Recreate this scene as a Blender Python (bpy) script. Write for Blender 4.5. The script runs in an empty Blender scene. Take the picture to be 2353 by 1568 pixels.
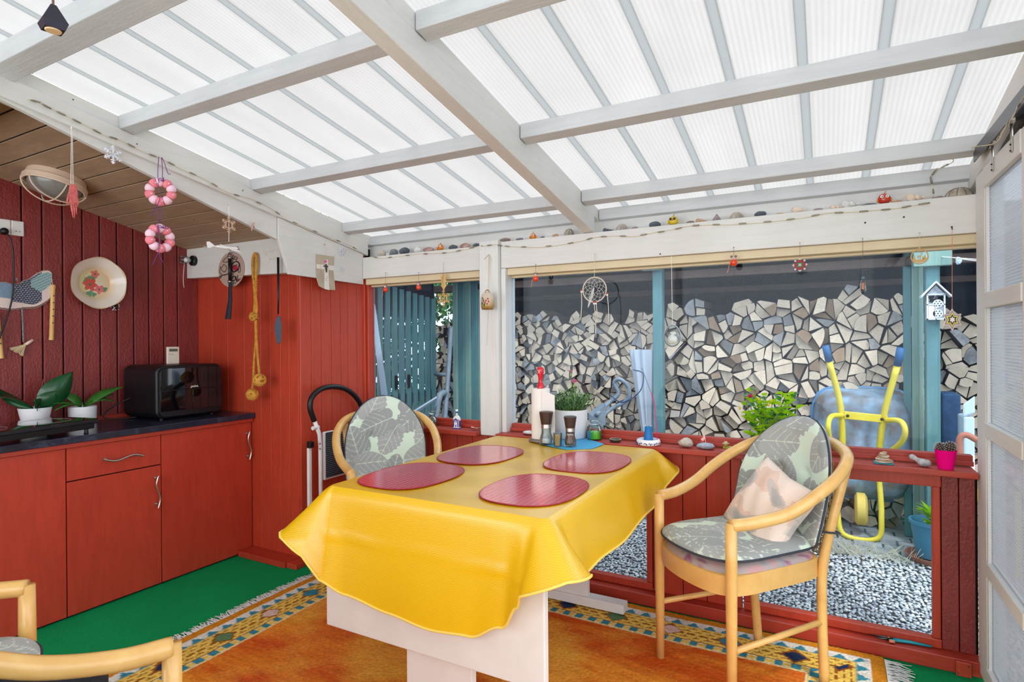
import bpy, math, random
import numpy as np
from mathutils import Vector, Matrix, Euler, noise as mnoise
C = bpy.context.scene.collection
sc = bpy.context.scene
rnd = random.Random(7)
PI = math.pi
# ---------------------------------------------------------------- camera
FPX = 1328.66; H = 1.36
_yaw, _pit, _rol = [math.radians(a) for a in (-28.532, -0.0765, 0.4173)]
CF = Vector((math.sin(_yaw)*math.cos(_pit), math.cos(_yaw)*math.cos(_pit), math.sin(_pit)))
_r = Vector((math.cos(_yaw), -math.sin(_yaw), 0)); _d = CF.cross(_r)
CR = _r*math.cos(_rol)+_d*math.sin(_rol); CD = -_r*math.sin(_rol)+_d*math.cos(_rol)
cam = bpy.data.cameras.new('camera'); co = bpy.data.objects.new('camera', cam); C.objects.link(co)
cam.sensor_width = 36; cam.lens = 36*FPX/2353; cam.clip_start = 0.05; cam.clip_end = 200
m = Matrix.Identity(4)
for i in range(3):
    m[i][0] = CR[i]; m[i][1] = -CD[i]; m[i][2] = -CF[i]
m[0][3] = 0; m[1][3] = 0; m[2][3] = H
co.matrix_world = m; sc.camera = co
# ---------------------------------------------------------------- light
w = bpy.data.worlds.new('world'); sc.world = w; w.use_nodes = True
nt = w.node_tree; bg = nt.nodes['Background']
tc = nt.nodes.new('ShaderNodeTexCoord'); sx = nt.nodes.new('ShaderNodeSeparateXYZ'); cr = nt.nodes.new('ShaderNodeValToRGB')
nt.links.new(tc.outputs['Generated'], sx.inputs[0]); nt.links.new(sx.outputs[2], cr.inputs[0])
cr.color_ramp.elements[0].position = 0.0; cr.color_ramp.elements[0].color = (.86, .92, 1, 1)
cr.color_ramp.elements[1].position = 0.9; cr.color_ramp.elements[1].color = (.97, .985, 1, 1)
nt.links.new(cr.outputs[0], bg.inputs[0]); bg.inputs[1].default_value = 2.3
sun = bpy.data.lights.new('sun', 'SUN'); sun.energy = 1.6; sun.angle = math.radians(6); sun.color = (1, .96, .9)
so = bpy.data.objects.new('sun', sun); C.objects.link(so)
so.rotation_euler = Vector((-.35, .55, -1)).to_track_quat('-Z', 'Y').to_euler()
al = bpy.data.lights.new('rear_fill', 'AREA'); al.shape = 'RECTANGLE'; al.size = 4.2; al.size_y = 1.7; al.energy = 25; al.color = (1, .985, .96)  # fill lamp added behind the camera to brighten the room from the front
ao = bpy.data.objects.new('rear_fill', al); C.objects.link(ao); ao.location = (-1.65, -1.36, 1.42); ao.rotation_euler = (math.radians(90), 0, 0)
sc.view_settings.view_transform = 'Standard'; sc.view_settings.look = 'None'; sc.view_settings.gamma = 1
sc.view_settings.use_curve_mapping = False; sc.view_settings.exposure = 0.46
sc.cycles.max_bounces = 14; sc.cycles.diffuse_bounces = 6; sc.cycles.glossy_bounces = 4
sc.cycles.transmission_bounces = 8; sc.cycles.transparent_max_bounces = 16; sc.cycles.sample_clamp_indirect = 6
sc.cycles.caustics_reflective = False; sc.cycles.caustics_refractive = False

# ---------------------------------------------------------------- placing: a pixel of the photograph on a known plane
def P(ax, v, x, y):
    d = CF + CR*((x-1176.5)/FPX) + CD*((y-784)/FPX)
    o = Vector((0, 0, H)); return o + d*((v-o[ax])/d[ax])
def lin(c):
    if isinstance(c, str): c = [int(c[i:i+2], 16) for i in (0, 2, 4)]
    return tuple(((x/255)/12.92 if x/255 <= .04045 else ((x/255+.055)/1.055)**2.4) for x in c[:3])
# ---------------------------------------------------------------- materials
MATS = {}
class N:
    def __init__(s, name):
        s.m = bpy.data.materials.new(name); s.m.use_nodes = True; s.t = s.m.node_tree
        s.b = s.t.nodes['Principled BSDF']; s.out = s.t.nodes['Material Output']
    def n(s, kind, **kw):
        o = s.t.nodes.new('ShaderNode'+kind)
        for k, v in kw.items(): setattr(o, k, v)
        return o
    def l(s, a, b): s.t.links.new(a, b)
    def coord(s, scale=(1, 1, 1), kind='Object', rot=(0, 0, 0)):
        c = s.n('TexCoord'); mp = s.n('Mapping'); mp.inputs['Scale'].default_value = scale; mp.inputs['Rotation'].default_value = rot
        s.l(c.outputs[kind], mp.inputs[0]); return mp.outputs[0]
    def noise(s, co, scale, detail=4, rough=.55, dist=0):
        o = s.n('TexNoise'); o.inputs['Scale'].default_value = scale; o.inputs['Detail'].default_value = detail
        o.inputs['Roughness'].default_value = rough; o.inputs['Distortion'].default_value = dist; s.l(co, o.inputs['Vector']); return o.outputs[0]
    def ramp(s, fac, stops, inter='LINEAR'):
        r = s.n('ValToRGB'); r.color_ramp.interpolation = inter; e = r.color_ramp.elements
        while len(e) < len(stops): e.new(.5)
        for i, (p, c) in enumerate(stops): e[i].position = p; e[i].color = (*(lin(c) if not isinstance(c, float) else (c, c, c)), 1)
        s.l(fac, r.inputs[0]); return r.outputs[0]
    def mix(s, fac, a, b, blend='MIX'):
        x = s.n('Mix', data_type='RGBA', blend_type=blend)
        for v, i in ((fac, 0), (a, 6), (b, 7)):
            if hasattr(v, 'links') or hasattr(v, 'is_linked'): s.l(v, x.inputs[i])
            else: x.inputs[i].default_value = v if i == 0 else ((*lin(v), 1))
        return x.outputs[2]
    def math(s, op, a, b=None, c=None):
        x = s.n('Math', operation=op)
        for i, v in enumerate((a, b, c)):
            if v is None: continue
            if hasattr(v, 'is_linked'): s.l(v, x.inputs[i])
            else: x.inputs[i].default_value = v
        return x.outputs[0]
    def bump(s, h, strength=.3, dist=.01):
        o = s.n('Bump'); o.inputs['Strength'].default_value = strength; o.inputs['Distance'].default_value = dist
        s.l(h, o.inputs['Height']); s.l(o.outputs[0], s.b.inputs['Normal']); return o
    def col(s, c):
        if hasattr(c, 'is_linked'): s.l(c, s.b.inputs['Base Color'])
        else: s.b.inputs['Base Color'].default_value = (*lin(c), 1)
def plain(name, c, rough=.5, metal=0, c2=None, nscale=8, bump=0, bscale=60, stretch=(1, 1, 1), trans=0, ior=1.45, spec=.5, alpha=1, coat=0, sheen=0, sub=0):
    if name in MATS: return MATS[name]
    k = N(name)
    k.b.inputs['Roughness'].default_value = rough; k.b.inputs['Metallic'].default_value = metal
    k.b.inputs['Specular IOR Level'].default_value = spec; k.b.inputs['IOR'].default_value = ior
    k.b.inputs['Transmission Weight'].default_value = trans; k.b.inputs['Alpha'].default_value = alpha
    k.b.inputs['Coat Weight'].default_value = coat; k.b.inputs['Sheen Weight'].default_value = sheen
    if sub: k.b.inputs['Subsurface Weight'].default_value = sub; k.b.inputs['Subsurface Scale'].default_value = .02
    cd = k.coord(stretch)
    if c2: k.col(k.mix(k.ramp(k.noise(cd, nscale), [(.35, 0.0), (.65, 1.0)]), c, c2))
    else: k.col(c)
    if bump: k.bump(k.noise(cd, bscale, 6, .6), bump, .004)
    MATS[name] = k.m; return k.m
def painted_wood(name, c, c2, rough=.45, grain=(40, 40, 3), bump=.35, chips=None, coarse=False, streak=.22):
    k = N(name); cd = k.coord(grain)
    g = k.noise(cd, 1.6 if not coarse else .8, 8, .65, .6); big = k.noise(k.coord((2, 2, 1)), 1.5, 3)
    base = k.mix(k.ramp(big, [(.3, 0.0), (.7, 1.0)]), c, c2)
    base = k.mix(k.math('MULTIPLY', k.ramp(g, [(.42, 1.0), (.55, 0.0)]), streak), base, tuple(int(x*.72) for x in c2))
    if chips:
        sp = k.ramp(k.noise(k.coord((1, 1, .5)), 55, 3, .7), [(.70, 0.0), (.76, 1.0)])
        base = k.mix(k.math('MULTIPLY', sp, .55), base, chips)
    k.col(base); k.b.inputs['Roughness'].default_value = rough
    h = k.math('ADD', k.math('MULTIPLY', g, .6), k.math('MULTIPLY', k.noise(k.coord((1, 1, .7)), 90, 4), .35 if not coarse else .8))
    k.bump(h, bump, .006)
    MATS[name] = k.m; return k.m
def vcol(name, rough=.8, bump=0, bscale=400, sheen=0, coat=0, stretch=(1, 1, 1), spec=.3, bdist=.002):
    k = N(name); a = k.n('Attribute', attribute_name='Col'); k.l(a.outputs['Color'], k.b.inputs['Base Color'])
    k.b.inputs['Roughness'].default_value = rough; k.b.inputs['Sheen Weight'].default_value = sheen; k.b.inputs['Coat Weight'].default_value = coat
    k.b.inputs['Specular IOR Level'].default_value = spec
    if bump: k.bump(k.noise(k.coord(stretch), bscale, 4, .6), bump, bdist)
    MATS[name] = k.m; return k.m
def M(n): return MATS[n]
# ---------------------------------------------------------------- mesh building
WM = {}
def wm(o): return WM.get(o.name, Matrix.Identity(4))
class MB:
    def __init__(s): s.v = []; s.f = []; s.mi = []; s.cur = 0
    def add(s, vs, fs):
        b = len(s.v); s.v += [tuple(v) for v in vs]; s.f += [tuple(i+b for i in f) for f in fs]; s.mi += [s.cur]*len(fs); return s
    def hull8(s, p): return s.add(p, [(0, 3, 2, 1), (4, 5, 6, 7), (0, 1, 5, 4), (1, 2, 6, 5), (2, 3, 7, 6), (3, 0, 4, 7)])
    def box(s, lo, hi, mat=None):
        (a, b, c), (d, e, f) = lo, hi
        p = [(a, b, c), (d, b, c), (d, e, c), (a, e, c), (a, b, f), (d, b, f), (d, e, f), (a, e, f)]
        if mat is not None: p = [mat @ Vector(q) for q in p]
        return s.hull8(p)
    def slope(s, x0, x1, y0, y1, zf0, zf1):   # box between two height functions of y
        return s.hull8([(x0, y0, zf0(y0)), (x1, y0, zf0(y0)), (x1, y1, zf0(y1)), (x0, y1, zf0(y1)), (x0, y0, zf1(y0)), (x1, y0, zf1(y0)), (x1, y1, zf1(y1)), (x0, y1, zf1(y1))])
    def prism(s, poly, ext, mat=None):       # poly: 3D points, ext: extrusion vector
        n = len(poly); e = Vector(ext); p = [Vector(q) for q in poly]; q = [a+e for a in p]
        vs = p+q
        if mat is not None: vs = [mat @ a for a in vs]
        return s.add(vs, [tuple(range(n))[::-1], tuple(range(n, 2*n))]+[(i, (i+1) % n, n+(i+1) % n, n+i) for i in range(n)])
    def tube(s, pts, r, n=8, cap=True, closed=False, sx=1, up=None):
        pts = [Vector(p) for p in pts]; k = len(pts); rr = r if isinstance(r, (list, tuple)) else [r]*k
        ring = []; prev = None
        for i, p in enumerate(pts):
            if closed: t = pts[(i+1) % k]-pts[i-1]
            else: t = pts[min(i+1, k-1)]-pts[max(i-1, 0)]
            t.normalize()
            if prev is None:
                u = Vector(up) if up else (Vector((0, 0, 1)) if abs(t.z) < .9 else Vector((1, 0, 0)))
            else: u = prev
            u = (u-t*u.dot(t)); u.normalize() if u.length > 1e-6 else None
            prev = u; w_ = t.cross(u)
            ring.append([p+(u*math.cos(a)+w_*math.sin(a)*sx)*rr[i] for a in [2*PI*j/n for j in range(n)]])
        vs = [q for g in ring for q in g]; fs = []
        for i in range(k if closed else k-1):
            a = i*n; b = ((i+1) % k)*n
            fs += [(a+j, a+(j+1) % n, b+(j+1) % n, b+j) for j in range(n)]
        if cap and not closed: fs += [tuple(range(n))[::-1], tuple(range((k-1)*n, k*n))]
        return s.add(vs, fs)
    def lathe(s, prof, c=(0, 0, 0), n=24, mat=None, wob=None, cap=True):
        vs = []; fs = []; k = len(prof)
        for i, (r, z) in enumerate(prof):
            for j in range(n):
                a = 2*PI*j/n; q = max(r, 1e-5)*(wob(a) if wob else 1); v = Vector((q*math.cos(a), q*math.sin(a), z))
                v = (mat @ v) if mat is not None else v
                vs.append(v+Vector(c))
        for i in range(k-1):
            fs += [(i*n+j, i*n+(j+1) % n, (i+1)*n+(j+1) % n, (i+1)*n+j) for j in range(n)]
        if cap and prof[0][0] > 1e-4: fs.append(tuple(range(n))[::-1])
        if cap and prof[-1][0] > 1e-4: fs.append(tuple(range((k-1)*n, k*n)))
        return s.add(vs, fs)
    def ico(s, c, r, sc_=(1, 1, 1), sub=2, nz=0, ns=8, mat=None):
        V, F = ICO(sub); c = Vector(c); out = []
        off = Vector((rnd.random()*50, rnd.random()*50, 0))
        for v in V:
            q = Vector((v[0]*sc_[0], v[1]*sc_[1], v[2]*sc_[2]))*r
            if nz: q = q*(1+nz*mnoise.noise(Vector(v)*ns*.25+off))
            if mat is not None: q = mat @ q
            out.append(q+c)
        return s.add(out, F)
    def grid(s, fn, nu, nv, wrap=False):
        vs = [fn(i/(nu-1 if not wrap else nu), j/(nv-1)) for j in range(nv) for i in range(nu)]
        fs = []
        for j in range(nv-1):
            for i in range(nu if wrap else nu-1):
                a = j*nu+i; b = j*nu+(i+1) % nu; fs.append((a, b, b+nu, a+nu))
        return s.add(vs, fs)
    def leaf(s, base, tip, width, up=(0, 0, 1), bend=.1, n=6, fold=.15, shape=.5):
        base, tip = Vector(base), Vector(tip); d = tip-base; L = d.length; d.normalize(); up = Vector(up)
        sd = d.cross(up); sd.normalize(); nn = sd.cross(d); vs = []; fs = []
        for i in range(n+1):
            t = i/n; wd = width*.5*(math.sin(PI*min(1, t**shape if t > 0 else 0)) if 0 < t < 1 else .02)
            c = base+d*L*t+nn*bend*L*math.sin(PI*t)
            vs += [c-sd*wd+nn*wd*fold, c, c+sd*wd+nn*wd*fold]
        for i in range(n): a = i*3; fs += [(a, a+1, a+4, a+3), (a+1, a+2, a+5, a+4)]
        return s.add(vs, fs)
    def build(s, name, mat, parent=None, smooth=False, bevel=0, seg=2, solid=0, sub=0, auto=None):
        me = bpy.data.meshes.new(name)
        vs = s.v
        if parent is None:
            a = np.array(vs); org = Vector(((a[:, 0].min()+a[:, 0].max())/2, (a[:, 1].min()+a[:, 1].max())/2, a[:, 2].min())); mw = Matrix.Translation(org)
        else: mw = wm(parent)
        inv = np.array(mw.inverted()); a = np.array(vs, dtype=float); a = a @ inv[:3, :3].T+inv[:3, 3]
        me.from_pydata(a.tolist(), [], s.f)
        for x in (mat if isinstance(mat, (list, tuple)) else [mat]): me.materials.append(M(x) if isinstance(x, str) else x)
        if isinstance(mat, (list, tuple)) and len(mat) > 1: me.polygons.foreach_set('material_index', s.mi)
        if smooth: me.polygons.foreach_set('use_smooth', [True]*len(s.f))
        me.update()
        o = bpy.data.objects.new(name, me); C.objects.link(o)
        if parent is None: o.location = mw.translation
        else: o.parent = parent
        WM[o.name] = mw
        if auto is not None:
            try: me.set_sharp_from_angle(angle=math.radians(auto))
            except Exception: pass
        if solid: md = o.modifiers.new('solid', 'SOLIDIFY'); md.thickness = solid; md.offset = 0
        if bevel: md = o.modifiers.new('bevel', 'BEVEL'); md.width = bevel; md.segments = seg; md.limit_method = 'ANGLE'; md.angle_limit = math.radians(35)
        if sub: md = o.modifiers.new('sub', 'SUBSURF'); md.levels = sub; md.render_levels = sub
        return o
_ico = {}
def ICO(sub):
    if sub not in _ico:
        import bmesh
        b = bmesh.new(); bmesh.ops.create_icosphere(b, subdivisions=sub, radius=1)
        _ico[sub] = ([tuple(v.co) for v in b.verts], [tuple(v.index for v in f.verts) for f in b.faces]); b.free()
    return _ico[sub]
def tag(o, label=None, cat=None, group=None, kind=None):
    if label: o['label'] = label
    if cat: o['category'] = cat
    if group: o['group'] = group
    if kind: o['kind'] = kind
    return o
def thing(name, loc, label=None, cat=None, rz=0, group=None, kind=None):
    o = bpy.data.objects.new(name, None); C.objects.link(o); o.empty_display_size = .05
    o.location = loc; o.rotation_euler = (0, 0, rz); WM[o.name] = Matrix.Translation(Vector(loc)) @ Matrix.Rotation(rz, 4, 'Z')
    return tag(o, label, cat, group, kind)
def part_empty(name, loc, parent):
    o = bpy.data.objects.new(name, None); C.objects.link(o); o.parent = parent; o.empty_display_size = .03
    o.location = wm(parent).inverted() @ Vector(loc); WM[o.name] = wm(parent) @ Matrix.Translation(o.location); return o
def dup(root, loc=None, rz=None, label=None, scale=None):
    r = root.copy(); C.objects.link(r)
    if loc is not None: r.location = loc
    if rz is not None: r.rotation_euler = (0, 0, rz)
    if scale: r.scale = (scale,)*3
    if label: r['label'] = label
    for c in list(root.children):
        d = c.copy(); C.objects.link(d); d.parent = r
        for g in list(c.children):
            e = g.copy(); C.objects.link(e); e.parent = d
    WM[r.name] = r.matrix_basis.copy()
    return r
def share(o, name, parent, loc_world=None, mat4=None):
    d = bpy.data.objects.new(name, o.data); C.objects.link(d); d.parent = parent
    d.matrix_basis = (wm(parent).inverted() @ mat4) if mat4 is not None else Matrix.Translation(wm(parent).inverted() @ Vector(loc_world))
    WM[d.name] = wm(parent) @ d.matrix_basis; return d
def paint(o, fn):
    me = o.data; n = len(me.vertices); a = np.empty(n*3, dtype=np.float32); me.vertices.foreach_get('co', a)
    c = np.ones((n, 4), dtype=np.float32); c[:, :3] = fn(a.reshape(-1, 3)); at = me.color_attributes.new('Col', 'FLOAT_COLOR', 'POINT')
    at.data.foreach_set('color', c.reshape(-1)); return o
def L3(c): return np.array(lin(c), dtype=np.float32)
def spline(pts, n=8, closed=False):
    pts = [Vector(p) for p in pts]; k = len(pts); out = []
    for i in range(k if closed else k-1):
        p0 = pts[(i-1) % k] if closed or i > 0 else pts[0]*2-pts[1]
        p1, p2 = pts[i], pts[(i+1) % k]
        p3 = pts[(i+2) % k] if closed or i+2 < k else pts[-1]*2-pts[-2]
        for j in range(n):
            t = j/n; out.append(.5*((2*p1)+(p2-p0)*t+(2*p0-5*p1+4*p2-p3)*t*t+(3*p1-p0-3*p2+p3)*t**3))
    if not closed: out.append(pts[-1])
    return out
def text(name, s, mat, parent, loc, rotm, size, ext=.0005, shear=0, align='CENTER'):
    cu = bpy.data.curves.new(name, 'FONT'); cu.body = s; cu.size = size; cu.extrude = ext; cu.shear = shear; cu.align_x = align; cu.resolution_u = 3
    cu.materials.append(M(mat)); tmp = bpy.data.objects.new(name+'_c', cu); C.objects.link(tmp); me = bpy.data.meshes.new_from_object(tmp); bpy.data.objects.remove(tmp)
    o = bpy.data.objects.new(name, me); C.objects.link(o); o.parent = parent
    mw = Matrix.Translation(Vector(loc)) @ rotm.to_4x4(); o.matrix_basis = wm(parent).inverted() @ mw; return o
def frame3(x, y):   # rotation with given x and y axes
    x = Vector(x).normalized(); y = Vector(y); y = (y-x*y.dot(x)).normalized(); z = x.cross(y)
    return Matrix((x, y, z)).transposed()
FACE_Y = frame3((1, 0, 0), (0, 0, 1))      # text on a wall facing the camera side (-Y)
FACE_X = frame3((0, 1, 0), (0, 0, 1))      # text on a wall facing +X
# ---------------------------------------------------------------- shared materials
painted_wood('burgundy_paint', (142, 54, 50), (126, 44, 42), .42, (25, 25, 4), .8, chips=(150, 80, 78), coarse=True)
painted_wood('red_paint', (188, 66, 42), (176, 56, 34), .42, (40, 40, 3), .3, chips=(190, 110, 90))
painted_wood('red_paint_x', (178, 60, 40), (166, 50, 32), .42, (3, 40, 40), .3, chips=(190, 110, 90))
painted_wood('cabinet_paint', (186, 62, 42), (176, 54, 36), .38, (20, 20, 3), .12, chips=(200, 110, 80))
painted_wood('white_paint_x', (222, 221, 217), (214, 212, 207), .5, (2, 30, 30), .3, streak=.07)
painted_wood('white_paint_y', (222, 221, 217), (212, 211, 207), .5, (30, 2, 30), .3, streak=.07)
painted_wood('white_paint_shaded_x', (204, 206, 207), (192, 194, 196), .5, (2, 30, 30), .3, streak=.1)  # same white paint, greyed to put the purlins' backlit shade into the colour
painted_wood('white_paint_z', (224, 224, 221), (216, 216, 213), .5, (30, 30, 2), .3, streak=.07)
painted_wood('cream_paint_x', (222, 205, 170), (214, 196, 160), .5, (2, 30, 30), .3, streak=.07)
painted_wood('ceiling_board', (176, 148, 122), (160, 132, 106), .6, (3, 22, 22), .35, coarse=False)
painted_wood('teal_wood', (96, 142, 142), (82, 126, 132), .7, (25, 25, 2), .6)
painted_wood('teal_pale', (150, 176, 158), (112, 150, 146), .7, (25, 25, 2), .6)
painted_wood('brown_beam', (126, 100, 90), (104, 82, 76), .75, (2, 25, 25), .6)
plain('dark_shed', (34, 38, 54), .85, c2=(22, 26, 42), nscale=5, stretch=(1, 6, 6))
plain('dark_gap', (28, 12, 12), .9)
plain('white_plastic', (232, 230, 226), .35)
plain('white_ceramic', (238, 238, 240), .22, coat=.3)
plain('black_plastic', (14, 14, 18), .4)
plain('black_gloss', (8, 8, 13), .05, coat=.6)
plain('black_fabric', (24, 26, 36), .85, c2=(34, 36, 46), nscale=60, bump=.2, bscale=400)
plain('steel', (190, 186, 180), .3, 1)
plain('steel_dark', (90, 90, 94), .35, 1)
plain('brass', (190, 150, 80), .3, 1)
plain('twine', (214, 200, 170), .85)
plain('twine_dark', (110, 84, 70), .85)
plain('white_string', (230, 226, 216), .8)
plain('green_leaf_dark', (24, 84, 42), .3, c2=(16, 62, 34), nscale=10, coat=.25)
plain('green_leaf_mid', (62, 124, 44), .4, c2=(40, 100, 40), nscale=14)
plain('soil', (60, 44, 34), .95, c2=(40, 30, 24), nscale=40, bump=.6, bscale=80)
plain('nail_dark', (60, 56, 54), .6)
def beech():
    k = N('beech'); cd = k.coord((6, 6, 6)); g = k.noise(cd, 2.2, 6, .6, .8)
    k.col(k.mix(k.ramp(g, [(.3, 0.0), (.7, 1.0)]), (228, 184, 112), (214, 164, 92))); k.b.inputs['Roughness'].default_value = .32
    k.b.inputs['Coat Weight'].default_value = .25; MATS['beech'] = k.m
beech()
def carpet(name, c, c2, c3, bumpd=.012, sc1=260):
    k = N(name); cd = k.coord(); a = k.noise(cd, sc1, 5, .7); b = k.noise(cd, 5, 3)
    x = k.mix(k.ramp(a, [(.3, 0.0), (.72, 1.0)]), c, c2); x = k.mix(k.math('MULTIPLY', k.ramp(b, [(.35, 0.0), (.65, 1.0)]), .5), x, c3)
    x = k.mix(k.ramp(k.noise(cd, 170, 2), [(.735, 0.0), (.77, 1.0)]), x, (170, 200, 170))
    k.col(x); k.b.inputs['Roughness'].default_value = .95; k.b.inputs['Specular IOR Level'].default_value = .15; k.bump(a, 1, bumpd); MATS[name] = k.m
carpet('green_carpet', (0, 148, 80), (14, 206, 120), (0, 162, 92))
def polycarb():
    k = N('polycarbonate'); cd = k.coord(); s_ = k.n('SeparateXYZ'); k.l(cd, s_.inputs[0])
    wv = k.math('SINE', k.math('MULTIPLY', s_.outputs[0], 2*PI/.0165)); tone = k.math('MULTIPLY_ADD', wv, .022, .578)
    blot = k.math('MULTIPLY_ADD', k.noise(k.coord((3, .6, 1)), 2.2, 4), -.14, 1.06)
    v = k.math('MULTIPLY', tone, blot)
    cmb = k.n('CombineColor'); k.l(k.math('MULTIPLY', v, .992), cmb.inputs[0]); k.l(k.math('MULTIPLY', v, .988), cmb.inputs[1]); k.l(k.math('MULTIPLY', v, .985), cmb.inputs[2])
    tr = k.n('BsdfTranslucent'); k.l(cmb.outputs[0], tr.inputs[0]); df = k.n('BsdfDiffuse'); df.inputs[0].default_value = (.85, .86, .87, 1)
    mx = k.n('MixShader'); mx.inputs[0].default_value = .14; k.l(tr.outputs[0], mx.inputs[1]); k.l(df.outputs[0], mx.inputs[2])
    gl = k.n('BsdfGlossy'); gl.inputs['Roughness'].default_value = .25; m2 = k.n('MixShader'); m2.inputs[0].default_value = .04
    k.l(mx.outputs[0], m2.inputs[1]); k.l(gl.outputs[0], m2.inputs[2]); k.l(m2.outputs[0], k.out.inputs[0]); MATS['polycarbonate'] = k.m
polycarb()
def translucent(name, c, frac=.7):
    k = N(name); tr = k.n('BsdfTranslucent'); tr.inputs[0].default_value = (*lin(c), 1); df = k.n('BsdfDiffuse'); df.inputs[0].default_value = (*lin(c), 1)
    mx = k.n('MixShader'); mx.inputs[0].default_value = 1-frac; k.l(tr.outputs[0], mx.inputs[1]); k.l(df.outputs[0], mx.inputs[2]); k.l(mx.outputs[0], k.out.inputs[0]); MATS[name] = k.m
translucent('joint_bar', (181, 184, 185), .85)
translucent('bright_leaf', (176, 222, 40), .45); translucent('pink_plastic', (255, 20, 150), .3); translucent('white_sheer', (225, 232, 242), .4)
def glass(name, tint=(236, 244, 250), refl=.07, dirt=True, haze=.04):
    k = N(name); tr = k.n('BsdfTransparent'); tr.inputs[0].default_value = (*lin(tint), 1)
    gl = k.n('BsdfGlossy'); gl.inputs['Roughness'].default_value = .02; fr = k.n('Fresnel'); fr.inputs[0].default_value = 1.5
    mx = k.n('MixShader'); k.l(k.math('MULTIPLY', fr.outputs[0], refl/.04), mx.inputs[0]); k.l(tr.outputs[0], mx.inputs[1]); k.l(gl.outputs[0], mx.inputs[2]); sh = mx.outputs[0]
    if dirt:
        cd = k.coord(); vo = k.n('TexVoronoi'); vo.inputs['Scale'].default_value = 62; k.l(cd, vo.inputs['Vector'])
        spot = k.ramp(vo.outputs['Distance'], [(.05, 1.0), (.10, 0.0)]); dens = k.ramp(k.noise(k.coord((1, 1, .5)), 2.5, 5, .7), [(.45, 0.0), (.62, 1.0)])
        sm = k.ramp(k.noise(k.coord((1, 1, .35)), 4, 6, .7), [(.4, 0.0), (.9, 1.0)])
        f = k.math('ADD', k.math('MULTIPLY', k.math('MULTIPLY', spot, dens), .6), k.math('MULTIPLY_ADD', sm, haze, haze*.15))
        df = k.n('BsdfTranslucent'); df.inputs[0].default_value = (.22, .3, .4, 1); d2 = k.n('BsdfDiffuse'); d2.inputs[0].default_value = (.25, .33, .42, 1); dm = k.n('AddShader')
        k.l(df.outputs[0], dm.inputs[0]); k.l(d2.outputs[0], dm.inputs[1])
        m2 = k.n('MixShader'); k.l(f, m2.inputs[0]); k.l(sh, m2.inputs[1]); k.l(df.outputs[0], m2.inputs[2]); sh = m2.outputs[0]
    k.l(sh, k.out.inputs[0]); MATS[name] = k.m
glass('window_glass', refl=.012); glass('clear_glass', (244, 249, 249), .03, False)
def door_sheet():
    k = N('ribbed_sheet'); cd = k.coord(); s_ = k.n('SeparateXYZ'); k.l(cd, s_.inputs[0])
    wv = k.math('SINE', k.math('MULTIPLY', s_.outputs[2], 2*PI/.011))
    tr = k.n('BsdfTranslucent'); tone = k.math('MULTIPLY_ADD', wv, .08, .52); cmb = k.n('CombineColor')
    k.l(tone, cmb.inputs[0]); k.l(k.math('MULTIPLY', tone, 1.03), cmb.inputs[1]); k.l(k.math('MULTIPLY', tone, 1.08), cmb.inputs[2]); k.l(cmb.outputs[0], tr.inputs[0])
    df = k.n('BsdfDiffuse'); k.l(cmb.outputs[0], df.inputs[0]); a = k.n('MixShader'); a.inputs[0].default_value = .45; k.l(tr.outputs[0], a.inputs[1]); k.l(df.outputs[0], a.inputs[2])
    tp = k.n('BsdfTransparent'); tp.inputs[0].default_value = (.8, .86, .9, 1); b = k.n('MixShader'); k.l(k.math('MULTIPLY_ADD', wv, -.12, .3), b.inputs[0]); k.l(a.outputs[0], b.inputs[1]); k.l(tp.outputs[0], b.inputs[2])
    gl = k.n('BsdfGlossy'); gl.inputs['Roughness'].default_value = .12; bm = k.n('Bump'); bm.inputs['Strength'].default_value = .25; bm.inputs['Distance'].default_value = .002; k.l(wv, bm.inputs['Height']); k.l(bm.outputs[0], gl.inputs['Normal'])
    c = k.n('MixShader'); c.inputs[0].default_value = .13; k.l(b.outputs[0], c.inputs[1]); k.l(gl.outputs[0], c.inputs[2]); k.l(c.outputs[0], k.out.inputs[0]); MATS['ribbed_sheet'] = k.m
door_sheet()
def counter():
    k = N('slate_laminate'); cd = k.coord(); a = k.noise(cd, 9, 8, .7, .8)
    k.col(k.ramp(a, [(.3, (24, 26, 40)), (.55, (36, 40, 58)), (.72, (70, 80, 104))])); k.b.inputs['Roughness'].default_value = .22; k.bump(k.noise(cd, 60, 3), .1, .002); MATS['slate_laminate'] = k.m
counter()
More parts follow.
